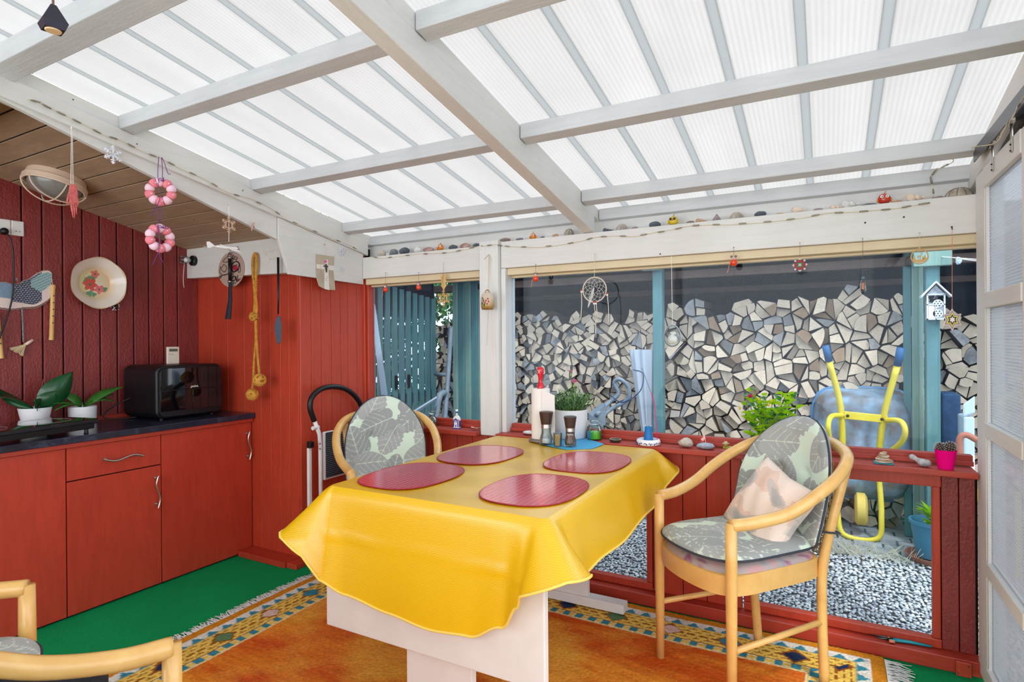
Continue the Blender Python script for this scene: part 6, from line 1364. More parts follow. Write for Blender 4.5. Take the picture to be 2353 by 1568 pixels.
# ---------------------------------------------------------------- ornaments hanging in the windows
HQ = lambda x, y, d=.02: P(1, YB-d, x, y)
plain('orange_glass', (222, 60, 14), .12, coat=.6); plain('pink_dough', (226, 190, 180), .4); plain('wood_ply', (206, 166, 104), .6); plain('ribbon_salmon', (220, 140, 110), .6)
def pin(t, q, mat='steel'): MB().ico(q, .0035, sub=1).build('pin', mat, t)
def cord(t, a, b, r=.0008, mat='twine_dark', name='string'): MB().tube([a, b], r, 5).build(name, mat, t)
def mouse(x, y, ytop, label, rib=True):
    c = HQ(x, y); t = thing('glass_mouse', c, label, 'ornament', group='orange mouse ornaments on the header'); q = HQ(x, ytop); pin(t, q, 'stone_pinkgrey')
    cord(t, q, c+Vector((0, 0, .03))); MB().ico(c, .0165, (1, 1, 1.05), 3).build('body', 'orange_glass', t, smooth=True)
    MB().ico(c+Vector((0, -.006, .019)), .009, (1, 1, .9), 2).build('head', 'pink_dough', t, smooth=True)
    for s_ in (-1, 1): MB().ico(c+Vector((s_*.009, -.002, .029)), .0065, (1, .5, 1), 2).build('ear', 'stone_brown' if s_ else '', t, smooth=True)
    MB().ico(c+Vector((0, -.015, .018)), .0022, sub=1).build('nose', 'nail_dark', t)
    if rib: MB().tube(spline([c+Vector((-.012, -.004, .004)), c+Vector((-.02, -.006, -.012)), c+Vector((-.023, -.004, -.03)), c+Vector((-.03, -.004, -.046))], 5), .0014, 5).build('tail', 'ribbon_salmon', t)
mouse(886, 666, 627, 'orange glass mouse, leftmost of the four ornaments'); mouse(962, 661, 627, 'orange mouse without tail, second from the left', False); mouse(1231, 641, 608, 'orange mouse left of the dreamcatcher'); mouse(1686, 604, 569, 'orange mouse right of the dreamcatcher, before the dark shed')
def flake(name, c, R, mat, label, n=6, th=.003, axis='Y', ring=.0, deer=False, parent=None, rot=0, r=.0016):
    t = parent or thing(name, c, label, 'ornament'); mb = MB()
    def V(a, q): return c+(Vector((math.cos(a)*q, 0, math.sin(a)*q)) if axis == 'Y' else Vector((0, math.cos(a)*q, math.sin(a)*q)))
    for i in range(n):
        a = 2*PI*i/n+PI/2+rot; q0 = R*.45 if ring else 0; mb.tube([V(a, q0), V(a, R)], r, 6)
        for f, l_ in ((.55, .2), (.8, .17)):
            for s_ in (-1, 1): mb.tube([V(a, R*f), V(a+s_*.38*(1 if f < .7 else .6), R*(f+l_))], r*.85, 5)
        mb.ico(V(a, R), r*1.5, sub=1)
    if ring: mb.tube([V(2*PI*i/n*.5+PI/2, R*.5*(1 if i % 2 == 0 else .92)) for i in range(2*n)], r*1.2, 6, closed=True)
    mb.build('snowflake', mat, t, smooth=True)
    if deer:
        f = lambda x, z: c+Vector((x*R, -.001, z*R)); d_ = MB(); body = [(-.25, -.08), (.12, -.05), (.2, .15), (.3, .2), (.22, .26), (.12, .24), (.05, .08), (-.22, .08)]
        d_.prism([f(*p) for p in body], (0, .002, 0))
        for x in (-.22, -.14, .06, .13): d_.prism([f(x-.02, -.38), f(x+.025, -.38), f(x+.03, -.05), f(x-.03, -.05)], (0, .002, 0))
        for a_ in ((.1, .42), (.2, .45), (-.02, .35)): d_.tube([f(.15, .22), f(*a_)], r*.6, 4)
        d_.build('deer', mat, t)
    return t
c = HQ(1019, 686); t = thing('wooden_ornament', c, 'carved wooden snowflake with a deer hanging below a star, small window', 'ornament'); q = HQ(1019, 606); pin(t, q); cord(t, q, c+Vector((0, 0, .045))); flake('', c, .048, 'wood_ply', '', ring=.5, deer=True, parent=t, r=.003); mb = MB(); c3_ = HQ(1019, 648)
for a in (.3, 1.2): mb.prism([c3_+Vector((math.cos(a)*x, math.sin(a)*x, z)) for x, z in [(0, .055), (.008, .04), (.017, .03), (.012, .018), (.019, .005), (.012, -.01), (.017, -.025), (.006, -.04), (0, -.06), (-.006, -.04), (-.017, -.025), (-.012, -.01), (-.019, .005), (-.012, .018), (-.017, .03), (-.008, .04)]], (.001, .002, 0))
mb.build('tree', 'wood_ply', t)
# cow bell
c = P(1, 2.85, 1120, 692); t = thing('cow_bell', c, 'painted brass cow bell hanging on the white post', 'bell'); q = P(1, 2.915, 1123, 586)
MB().tube([q, P(1, 2.90, 1122, 640), P(1, 2.87, 1121, 672)], .0015, 5).tube([q+Vector((.004, 0, 0)), P(1, 2.87, 1123, 672)], .0015, 5).tube([q, q+Vector((-.014, -.004, -.01)), q+Vector((-.03, -.002, -.024))], .0018, 5).tube([q, q+Vector((.012, -.004, -.01)), q+Vector((.018, -.002, -.035))], .0018, 5).build('cord', 'twine', t); MB().ico(q, .006, sub=2, nz=.4).build('knot', 'twine', t)
bellp = [(0, .038), (.016, .037), (.026, .030), (.032, .015), (.032, -.02), (.028, -.038), (.026, -.036), (.0, -.01)]
o = MB().lathe(bellp, (0, 0, 0), 32, Matrix.Translation(c) @ Matrix.Diagonal((1.25, .9, 1.3, 1))).build('bell_body', vcol('bell_paint', .3, coat=.4), t, smooth=True)
def bellc(a):
    c_ = np.tile(L3((176, 142, 84)), (len(a), 1)); x, z = a[:, 0], a[:, 2]; c_[z > .012] = L3((206, 190, 170)); return c_
paint(o, bellc); fl_ = MB(); gl_ = MB()
for x, z in ((.006, .0), (.016, .008), (.012, -.014), (.002, -.008), (.02, -.004)): fl_.ico(c+Vector((x*1.2, -.029, z*1.3)), .0055, (1, .4, 1), 1)
for x, z in ((-.008, .0), (-.014, -.012), (-.004, -.02), (-.012, .01), (0, -.014)): gl_.ico(c+Vector((x*1.2, -.029, z*1.3)), .006, (.6, .4, 1.4), 1)
fl_.build('painted_flowers', plain('flower_red', (190, 40, 50), .4), t); gl_.build('painted_leaves', plain('leaf_paint', (40, 90, 40), .4), t)
MB().tube([c+Vector((.014*math.cos(a), 0, 0.049+.014*math.sin(a))) for a in [PI*i/10 for i in range(11)]], .003, 6).build('handle', 'brass', t, smooth=True)
def chain(t, pts, r=.0016, mat='steel_dark', name='chain', step=.0065):
    pts = spline(pts, 10); mb = MB(); acc = 0; last = pts[0]
    for p in pts[1:]:
        d = (p-last).length
        while acc+d >= step: s_ = (step-acc)/d; last = last+(p-last)*s_; mb.ico(last, r, sub=1); d = (p-last).length; acc = 0
        acc += d; last = p
    mb.build(name, mat, t)
chain(t, [P(1, 2.88, 1122, 712), P(1, 2.89, 1120, 760), P(1, 2.89, 1119, 795)]); chain(t, [P(1, 2.88, 1129, 710), P(1, 2.9, 1131, 760), P(1, 2.9, 1132, 809)], mat='stone_beige')
# dreamcatcher
c = HQ(1366, 666); R = .066; t = thing('dreamcatcher', c, 'cream dreamcatcher with feather and beaded tails in the large window', 'dreamcatcher'); plain('cream_cord', (214, 204, 184), .7); plain('bead_red', (190, 60, 30), .4)
V = lambda a, q: c+Vector((math.cos(a)*q, 0, math.sin(a)*q))
MB().tube([V(2*PI*i/48, R) for i in range(48)], .0032, 8, closed=True).build('hoop', 'cream_cord', t, smooth=True); q = HQ(1366, 584); cord(t, q, c+Vector((0, 0, R)), .0015, 'cream_cord'); pin(t, q)
wb_ = MB(); n = 10; prev = [V(2*PI*i/n, R) for i in range(n)]
for k in range(4):
    r_ = R*(.80-.19*k); cur = [V(2*PI*(i+.5*(k+1))/n, r_) for i in range(n)]
    for i in range(n): wb_.tube([prev[i], cur[i]], .0006, 4); wb_.tube([cur[i], prev[(i+1) % n]], .0006, 4)
    prev = cur
wb_.build('web', 'white_string', t)
def tail(x0, y0, x1, y1, name='tail'):
    a = HQ(x0, y0, .024); b = HQ(x1, y1, .024); MB().tube(spline([a, a+(b-a)*.5+Vector((.004, 0, 0)), b], 6), [.003]+[.0022]*11+[.0012], 6).build(name, 'cream_cord', t, smooth=True)
    MB().lathe([(0, 0), (.006, 0), (.006, .006), (0, .006)], a+Vector((0, 0, -.004)), 10).build('bead', 'bead_red', t); MB().lathe([(0, 0), (.006, 0), (.006, .006), (0, .006)], a+Vector((0, 0, -.013)), 10).build('bead', 'white_ceramic', t)
tail(1336, 667, 1334, 738); tail(1395, 674, 1398, 745); tail(1365, 694, 1369, 776); tail(1369, 694, 1371, 740)
fe = MB(); a = HQ(1365, 660, .03); b = HQ(1352, 704, .03)
for i in range(40): s_ = i/39; p = a+(b-a)*s_; d_ = (b-a).normalized(); sd = Vector((-d_.z, 0, d_.x)); [fe.tube([p, p+d_*.010+sd*k*.010*math.sin(PI*min(1, s_*.9+.1))], .0005, 3) for k in (-1, 1)]
fe.tube([a, b], .0008, 5); fe.build('feather', 'eye_white', t)
# glass egg with a face mask on a long string
c = HQ(1545, 772); t = thing('glass_egg', c, 'clear glass egg with a cream carved shape on a long string', 'ornament'); q = HQ(1543, 588); pin(t, q, 'stone_beige'); cord(t, q, c+Vector((0, 0, .055)), .0012, 'white_string')
MB().lathe([(.0001+.042*math.sin(i*PI/14)*(1+.12*math.cos(i*PI/14)), -.055*math.cos(i*PI/14)) for i in range(15)], (0, 0, 0), 32, Matrix.Translation(c) @ Matrix.Diagonal((1, .5, 1, 1))).build('glass_shell', 'clear_glass', t, smooth=True)
MB().tube([c+Vector((.041*math.cos(a)*(1-.1*math.sin(a)), 0, .054*math.sin(a))) for a in [2*PI*i/40 for i in range(40)]], .0032, 8, closed=True).build('rim', 'white_sheer', t, smooth=True)
MB().ico(c+Vector((0, 0, -.018)), .024, (1, .35, .9), 3, .5, 6).ico(c+Vector((.004, 0, .012)), .016, (1, .3, .6), 2, .4, 6).build('carving', 'eye_white', t, smooth=True)
# bead rosette, tiny bottle, round deer ornament, bead star
c = HQ(1838, 609); t = thing('bead_rosette', c, 'red, white and green bead rosette hanging in the large window', 'ornament'); q = HQ(1838, 558); pin(t, q, 'stone_beige'); cord(t, q, c+Vector((0, 0, .026)), .0007)
plain('bead_green', (50, 150, 90), .3); plain('bead_redr', (206, 40, 46), .3); plain('bead_mint', (190, 226, 214), .3)
bb = {k: MB() for k in ('bead_green', 'bead_redr', 'white_ceramic', 'bead_mint')}
for i in range(-7, 8):
    for j in range(-7, 8):
        x, z = i*.0042, j*.0042; r_ = math.hypot(x, z); a = math.atan2(z, x)
        if r_ > .026+.004*math.cos(8*a): continue
        k_ = 'bead_mint' if r_ < .007 else 'bead_green' if r_ < .014 and abs(math.sin(2*a)) > .5 else 'bead_redr' if r_ < .022 else 'white_ceramic'; bb[k_].ico(c+Vector((x, 0, z)), .0023, sub=1)
for k_, m_ in bb.items(): m_.build({'bead_green': 'green_beads', 'bead_redr': 'red_beads', 'white_ceramic': 'white_beads', 'bead_mint': 'centre_beads'}[k_], k_, t)
c = HQ(1983, 655); t = thing('tiny_bottle', c, 'tiny glass bottle with a pink filling on a long thread', 'ornament'); q = HQ(1982, 548); pin(t, q, 'stone_beige'); cord(t, q, c+Vector((0, 0, .03)), .0009)
MB().lathe([(0, -.028), (.011, -.028), (.013, -.02), (.010, .01), (.005, .022), (.0055, .03), (0, .03)], c, 20).build('glass', 'clear_glass', t, smooth=True); MB().lathe([(0, -.020), (.006, -.020), (.007, .008), (0, .01)], c, 12).build('filling', 'ribbon_salmon', t, smooth=True); MB().lathe([(0, .026), (.006, .026), (.006, .034), (0, .034)], c, 12).build('stopper', 'teal_wood', t)
c = HQ(2113, 590); t = thing('deer_roundel', c, 'round plywood ornament with a deer and fir trees', 'ornament'); q = HQ(2113, 536); pin(t, q, 'stone_beige'); cord(t, q, c+Vector((0, 0, .03)), .0009, 'twine'); R = .0295; V = lambda a, q_: c+Vector((math.cos(a)*q_, 0, math.sin(a)*q_))
MB().tube([V(2*PI*i/40, R) for i in range(40)], .0022, 6, closed=True).tube([V(2*PI*i/12, .004)+Vector((0, 0, R+.005)) for i in range(12)], .0014, 5, closed=True).build('ring', 'wood_ply', t)
d_ = MB(); f = lambda x, z: c+Vector((x*R, -.001, z*R)); d_.prism([f(-.25, .0), f(.15, .02), f(.28, .3), (f(.2, .34)), f(.08, .15), f(-.25, .14)], (0, .002, 0))
for x in (-.22, -.12, .06, .12): d_.prism([f(x-.02, -.35), f(x+.02, -.35), f(x+.03, .03), f(x-.03, .03)], (0, .002, 0))
for x0_, s_ in ((-.62, 1), (.62, 1.1), (.4, .6)): d_.prism([f(x0_-.2*s_, -.4), f(x0_+.2*s_, -.4), f(x0_, .25*s_)], (0, .002, 0))
d_.prism([f(-.88, -.42), f(.88, -.42), f(.6, -.7), (f(0, -.85)), f(-.6, -.7)], (0, .002, 0)); d_.tube([f(.2, .3), f(.1, .62), f(.0, .7)], .0008, 4).tube([f(.24, .3), f(.35, .6)], .0008, 4); d_.build('deer_and_trees', 'wood_ply', t)
c = P(1, YB-.03, 2188, 735); t = thing('bead_star', c, 'six-pointed bead star with pink rim at the right end of the window', 'ornament'); q = HQ(2188, 526); pin(t, q, 'nail_dark'); cord(t, q, c+Vector((0, 0, .045)), .001, 'ribbon_salmon')
cols = [('eye_white', .012), ('nail_dark', .0195), ('yellow_paint', .0275), ('blue_paint', .033), ('pink_dough', .041)]
for k_, (m_, r_) in enumerate(reversed(cols)):
    pts = [c+Vector((math.sin(PI*i/6)*r_*(1.0 if i % 2 == 0 else .62)*.86, -.001*k_, math.cos(PI*i/6)*r_*(1.15 if i % 2 == 0 else .62))) for i in range(12)]
    MB().prism(pts, (0, .002, 0)).build({'eye_white': 'star_centre'}.get(m_, 'star_layer'), m_, t)
# ---------------------------------------------------------------- things hanging under the left fascia
XH = XL+.03; G = lambda x, y, d=0: P(0, XH+d, x, y)
t = thing('beaded_hand', G(165, 460), 'pink beaded hand ornament hanging by a string before the lamp', 'ornament'); plain('pink_bead', (214, 110, 104), .45, c2=(190, 84, 84), nscale=90, bump=.6, bscale=300)
MB().tube([G(164, 292), G(163, 422), G(168, 424), G(166, 300)], .0012, 5).build('string', 'white_string', t); MB().ico(G(164, 294), .006, (.6, .6, 1.3), 1).build('hook', 'white_string', t)
MB().prism([G(*p) for p in [(159, 425), (173, 423), (177, 440), (178, 462), (176, 468), (165, 472), (158, 466), (156, 445)]], (.008, 0, 0)).build('palm', 'pink_bead', t, bevel=.003)
for pts in ([(158, 445), (155, 460), (154, 471)], [(163, 468), (166, 485), (168, 500)], [(168, 468), (171, 485), (171, 502)], [(173, 466), (175, 480), (176, 493)], [(177, 455), (179, 466), (178, 475)]): MB().tube([G(p[0], p[1], .004) for p in pts], [.0042, .0036, .0018], 8).build('finger', 'pink_bead', t, smooth=True)
t = thing('bead_snowflake', G(260, 356), 'small white bead snowflake under the left timber', 'ornament'); plain('pearl', (226, 228, 236), .25, coat=.3)
flake('', G(260, 356), .036, 'pearl', '', axis='X', parent=t, r=.0033); MB().tube([G(258, 318), G(259, 338), G(262, 338), G(262, 318)], .0006, 4).build('string', 'twine', t)
# wreath garland
wg = thing('wreath_garland', G(368, 450), 'two pink patchwork ring wreaths hanging on purple ribbon', 'garland'); plain('fabric_pink', (238, 140, 150), .85, c2=(226, 120, 136), nscale=50); plain('fabric_pale', (238, 200, 214), .85); plain('ribbon_purple', (110, 40, 120), .5)
def wreath(cx, cy, wx, wy, tilt):
    c = G(cx, cy); R_ = wy; p = part_empty('wreath', c, wg); n = 10
    for i in range(n):
        a0, a1 = 2*PI*i/n+.02, 2*PI*(i+1)/n-.02; pts = []; rr = []
        for k in range(7): a = a0+(a1-a0)*k/6; q = Vector((math.sin(tilt)*math.cos(a)*R_, math.cos(tilt)*math.cos(a)*R_, math.sin(a)*R_)); pts.append(c+q); rr.append(.0205*(.82+.25*math.sin(PI*k/6)))
        MB().tube(pts, rr, 10).build('segment', 'fabric_pink' if i % 2 else 'fabric_pale', p, smooth=True)
    bm_ = MB()
    for i in range(1, n, 2): a = 2*PI*(i+.5)/n; q = Vector((math.sin(tilt)*math.cos(a)*R_, math.cos(tilt)*math.cos(a)*R_, math.sin(a)*R_)); bm_.ico(c+q+Vector((.020, -.004, 0)), .0035, sub=1)
    bm_.build('buttons', 'pearl', p); return c
wc1 = wreath(369, 441, 23, .046, .75); wc2 = wreath(368, 548, 28, .047, .0)
rb = lambda pts, nm='ribbon': MB().tube(spline([G(p[0], p[1], p[2] if len(p) > 2 else .024) for p in pts], 5), .0017, 5).build(nm, 'ribbon_purple', wg)
rb([(365, 360), (363, 385), (363, 410), (366, 420)]); rb([(371, 362), (373, 385), (373, 412)]); rb([(372, 362), (378, 375), (386, 398), (392, 400)]); rb([(363, 420), (368, 450), (362, 470), (350, 490), (346, 498)]); rb([(362, 476), (363, 500), (363, 520), (368, 560)]); rb([(372, 476), (372, 512)]); rb([(366, 530), (365, 575), (359, 590), (351, 608)]); rb([(364, 580), (370, 595), (375, 603)])
for c in (wc1, wc2):
    for a_ in (.4, 2.7, 1.6): q = c+Vector((.022, 0, .046)); MB().tube(spline([q, q+Vector((.004, math.cos(a_)*.018, math.sin(a_)*.014+.004)), q+Vector((.004, math.cos(a_)*.024, math.sin(a_)*.002)), q], 5), .0014, 5).build('bow', 'ribbon_purple', wg)
t = thing('wooden_snowflake', G(526, 517), 'small cut wooden snowflake hanging above the toy plane', 'ornament'); plain('pale_wood', (206, 176, 150), .7); flake('', G(526, 517), .040, 'pale_wood', '', ring=.5, axis='X', parent=t, r=.0026)
pl = thing('toy_plane', G(514, 570), 'white foam toy plane hanging under the timber', 'toy plane'); plain('foam_white', (238, 234, 232), .6)
MB().tube([G(526, 472), G(526, 556)], .0016, 5).build('string', 'white_string', pl); MB().ico(G(525, 471), .004, sub=1).build('pin', 'stone_beige', pl)
MB().tube(spline([G(480, 566), G(500, 567), G(520, 570), G(546, 572)], 5), [.004]*5+[.008]*10+[.009], 12).build('fuselage', 'foam_white', pl, smooth=True)
MB().hull8([G(504, 563, -.05), G(532, 568, -.05), G(552, 580, .06), G(538, 577, .06), G(504, 561, -.05), G(532, 566, -.05), G(552, 578, .06), G(538, 575, .06)]).build('wing', 'foam_white', pl, bevel=.002)
MB().prism([G(474, 556), G(480, 555), G(492, 564), G(484, 570), G(476, 570)], (.004, 0, 0)).build('tail_fin', 'foam_white', pl, bevel=.001)
MB().lathe([(0, 0), (.010, 0), (.010, .008), (0, .008)], G(548, 571), 16, Matrix.Rotation(PI/2, 4, 'X')).build('engine_ring', 'steel', pl); MB().box(G(470, 568)-Vector((.001, .006, .004)), G(470, 568)+Vector((.001, .012, .004))).build('tail_clip', 'steel', pl)
t = thing('paper_star', G(580, 519), 'folded patterned paper star near the timber corner', 'ornament'); cc = G(580, 519); mb = MB(); plain('patterned_paper', (200, 170, 160), .7, c2=(170, 130, 126), nscale=120)
n = 10; ring_ = [cc+Vector((0, math.cos(2*PI*i/n)*(.018 if i % 2 else .009)*1.1, math.sin(2*PI*i/n+.3)*(.024 if i % 2 else .010)*1.3)) for i in range(n)]; mb.add(ring_+[cc+Vector((.012, 0, 0)), cc-Vector((.012, 0, 0))], [(i, (i+1) % n, n) for i in range(n)]+[((i+1) % n, i, n+1) for i in range(n)]); mb.build('folds', 'patterned_paper', t); MB().tube([cc+Vector((0, 0, .02)), G(579, 480)], .0005, 4).build('string', 'twine', t)
# on the gable board
GX = XL+.012; gq = lambda x, y, d=0: P(0, GX+d, x, y)
t = thing('cross_card', gq(748, 640), 'torn beige card with a dark cross and pink bead rosary', 'card'); plain('card_beige', (188, 176, 154), .8, c2=(176, 164, 144), nscale=14); plain('card_white', (226, 224, 216), .7); plain('cross_dark', (70, 50, 44), .5); plain('bead_pink', (222, 90, 150), .4)
ct = [(726, 584), (768, 590), (766, 625), (769, 650), (770, 667), (755, 666), (740, 662), (732, 657), (727, 640), (726, 620)]
MB().prism([gq(*p) for p in ct], (.0015, 0, 0)).build('card', 'card_beige', t)
MB().prism([gq(746, 596, .0016), gq(753, 597, .0016), gq(757, 667, .0016), gq(745, 664, .0016)], (.0006, 0, 0)).prism([gq(727, 607, .0016), gq(767, 611, .0016), gq(767, 622, .0016), gq(727, 617, .0016)], (.0006, 0, 0)).build('painted_cross', 'card_white', t)
MB().prism([gq(747, 607, .003), gq(750.5, 607, .003), gq(751.5, 626, .003), gq(748.5, 626, .003)], (.002, 0, 0)).prism([gq(743.5, 610, .003), gq(753.5, 611, .003), gq(753.5, 614.5, .003), gq(743.5, 613.5, .003)], (.002, 0, 0)).build('cross', 'cross_dark', t)
mb = MB()
for p in [(739, 601), (738, 606), (737, 611), (737, 616), (738, 622), (739, 627), (741, 632), (744, 636), (747.5, 640), (751, 640), (753, 636), (756, 632), (757, 627), (758, 622), (758, 617), (758, 612), (757, 606), (752, 645), (749, 644)]: mb.ico(gq(p[0], p[1], .003), .0022, sub=1)
mb.build('beads', 'bead_pink', t); mb = MB()
for i in range(8): a = 2*PI*i/8; mb.ico(gq(748, 601, .005)+Vector((0, math.cos(a)*.006, math.sin(a)*.006)), .005, (.5, 1, 1), 1)
mb.build('flower', 'bead_pink', t); MB().tube([gq(747, 562, .004), gq(748, 600, .004)], .0006, 4).build('string', 'twine', t); MB().ico(gq(746, 562, .003), .0045, sub=1).build('pin', 'brass', t)
t = thing('snowflake_pendant', gq(787, 600), 'pale pearl snowflake pair against the white gable board', 'ornament'); flake('', gq(787, 578, .005), .030, 'pearl', '', axis='X', parent=t, n=8, r=.0022); flake('', gq(787, 618, .005), .018, 'pearl', '', axis='X', parent=t, r=.002); MB().tube([gq(787, 585, .005), gq(787, 610, .005)], .0006, 4).build('string', 'white_string', t)
# dark lantern near the camera, top left
LQ = lambda x, y: CF*0+Vector((0, 0, H))+(CF+CR*((x-1176.5)/FPX)+CD*((y-784)/FPX))*1.05
t = thing('lantern', LQ(124, 40), 'small dark faceted lantern hanging close to the camera at top left', 'lantern'); plain('lantern_dark', (34, 34, 48), .35); plain('lantern_inner', (226, 190, 150), .6); c = LQ(122, 12)
def rq4(w_, z, rot=.6): return [c+Vector((math.cos(rot+PI/2*i)*w_, math.sin(rot+PI/2*i)*w_, z)) for i in range(4)]
a4, b4, c4 = rq4(.006, .0), rq4(.027, -.034, .6), rq4(.021, -.046, .6)
MB().hull8(b4+a4).build('hood', 'lantern_dark', t, bevel=.001); MB().hull8(c4+b4).build('lower_hood', 'lantern_dark', t); MB().lathe([(0, -.048), (.012, -.048), (.014, -.044), (0, -.04)], c, 14).build('light_opening', 'lantern_inner', t)
MB().tube([c, c+Vector((0, 0, .62))], .002, 6).build('cord', 'twine_dark', t)
# ---------------------------------------------------------------- things on the table
TT = TZ+.007; tp = lambda x, y, z=TT: P(2, z, x, y)
plain('paper_white', (238, 234, 226), .85, bump=.3, bscale=120); plain('red_plastic', (214, 20, 40), .28, coat=.3); plain('steel_base', (150, 136, 126), .4, .6); plain('mill_brown', (66, 46, 36), .35); plain('salt', (226, 222, 226), .9); plain('pepper', (70, 48, 36), .9, c2=(150, 110, 80), nscale=160, bump=.8, bscale=260); plain('napkin_blue', (76, 172, 222), .7); plain('white_pot', (228, 226, 226), .35)
# paper towel
c = tp(1245, 1012); c = Vector((-1.31, 2.72, TT)); t = thing('paper_towel_holder', c, 'kitchen paper roll on a stand with a red knob', 'paper towels')
c = tp(1243, 1014); t.location = c; WM[t.name] = Matrix.Translation(c); dsc = (c-Vector((0, 0, H))).dot(CF)/FPX
MB().lathe([(0, 0), (.062, 0), (.066, .004), (.060, .014), (0, .014)], c, 40).build('base', 'steel_base', t, smooth=True, auto=40)
hgt = 121*dsc; MB().lathe([(.018, .016), (.049, .016), (.0495, .02), (.0495, hgt-.004), (.048, hgt), (.018, hgt)], c, 48).build('roll', 'paper_white', t, smooth=True, auto=40)
MB().prism([c+Vector((.030, -.048, .016)), c+Vector((.10, -.040, .017)), c+Vector((.10, -.041, hgt-.03)), c+Vector((.030, -.049, hgt-.002))], (.0, .001, 0)).build('loose_sheet', 'paper_white', t)
MB().lathe([(.017, hgt), (.017, hgt+.018), (.012, hgt+.026), (.0095, hgt+.040), (.013, hgt+.060), (.018, hgt+.085), (.0185, hgt+.105), (.015, hgt+.113), (0, hgt+.115)], c, 28).build('knob', 'red_plastic', t, smooth=True, auto=60)
mk = MB(); kz = hgt+.088
mk.tube([c+Vector((-.006, -.0195, kz-.008)), c+Vector((.005, -.0195, kz+.009))], .0009, 5).tube([c+Vector((.006, -.0195, kz-.008)), c+Vector((-.004, -.0195, kz+.007))], .0009, 5).ico(c+Vector((-.005, -.0195, kz+.009)), .0022, (1, .4, 1.3), 1).build('fork_and_spoon_mark', 'white_plastic', t)
# napkin
np_ = [tp(1226, 1014, TT+.0005), tp(1322, 1000, TT+.0005), tp(1388, 1021, TT+.0005), tp(1362, 1032, TT+.0005), tp(1300, 1034, TT+.0005), tp(1245, 1022, TT+.0005)]
o = MB().prism(np_, (0, 0, .0012)).build('napkin', 'napkin_blue'); tag(o, 'bright blue paper napkin under the mills and flower pot', 'napkin')
# carnation pot
c = tp(1311, 1006); ds = (c-Vector((0, 0, H))).dot(CF)/FPX; t = thing('carnation_pot', c, 'bushy pink carnation in a white pot on the blue napkin', 'potted plant'); hp = 66*ds; rp_ = 39*ds
MB().lathe([(0, .002), (rp_*.86, .002), (rp_*.93, .008), (rp_, hp*.5), (rp_, hp), (rp_-.004, hp), (rp_*.9, .03), (0, .03)], c, 44).build('pot', 'white_pot', t, smooth=True, auto=50); MB().lathe([(0, hp-.012), (rp_-.005, hp-.014)], c, 20).build('soil', 'soil', t)
stm = MB(); lvs = MB(); lv2 = MB(); rr_ = random.Random(3)
for i in range(85):
    a = rr_.uniform(0, 2*PI); q = rr_.uniform(0, 1)**.5; b = c+Vector((math.cos(a)*q*rp_*.8, math.sin(a)*q*rp_*.8, hp-.01)); L_ = rr_.uniform(.07, .15)*(1-.35*q); e = b+Vector((math.cos(a)*q*.070+rr_.uniform(-.012, .012), math.sin(a)*q*.06, L_)); stm.tube([b, (b+e)/2+Vector((0, 0, .008)), e], .0012, 4)
    for k in range(8):
        s_ = .12+.11*k; p = b+(e-b)*s_; aa = rr_.uniform(0, 2*PI); d_ = Vector((math.cos(aa)*.034, math.sin(aa)*.034, rr_.uniform(.004, .026)))*rr_.uniform(.7, 1.2); (lvs if rr_.random() < .6 else lv2).leaf(p, p+d_, 0.0095, (0, 0, 1), bend=.14, n=3, fold=.2)
plain('stem_green', (110, 150, 70), .6); plain('carnation_leaf', (92, 132, 78), .55, c2=(128, 160, 92), nscale=30); plain('carnation_leaf2', (64, 108, 66), .55)
stm.build('stems', 'stem_green', t); lvs.build('leaves', 'carnation_leaf', t); lv2.build('leaves', 'carnation_leaf2', t)
plain('carnation_pink', (240, 160, 186), .7); plain('bud_green', (150, 180, 90), .6)
def bloom(q, r, mat, parent, n=26, name='flower'):
    mb = MB()
    for i in range(n): a = 2.4*i; e_ = .2+1.2*i/n; d_ = Vector((math.cos(a)*math.sin(e_), math.sin(a)*math.sin(e_), math.cos(e_))); mb.leaf(q, q+d_*r, r*.8, (0, 0, 1), bend=.2, n=3, fold=.25, shape=1.6)
    return mb.build(name, mat, parent)
for p, r in (((1319, 881), .024), ((1312, 856), .013)):
    q = P(1, c.y-.01, *p); bloom(q, r, 'carnation_pink', t, 40); MB().tube([q, q+Vector((.0, .002, -.06)), c+Vector((.005, .0, hp+.03))], .0015, 5).build('flower_stem', 'stem_green', t); MB().ico(q+Vector((0, 0, -.012)), .006, (.8, .8, 1.6), 2).build('calyx', 'bud_green', t, smooth=True)
for i in range(7): a = rr_.uniform(0, 2*PI); q = c+Vector((math.cos(a)*.04, math.sin(a)*.04, hp+rr_.uniform(.09, .13))); MB().ico(q, .004, (.8, .8, 2), 1).build('bud', 'bud_green', t, smooth=True)
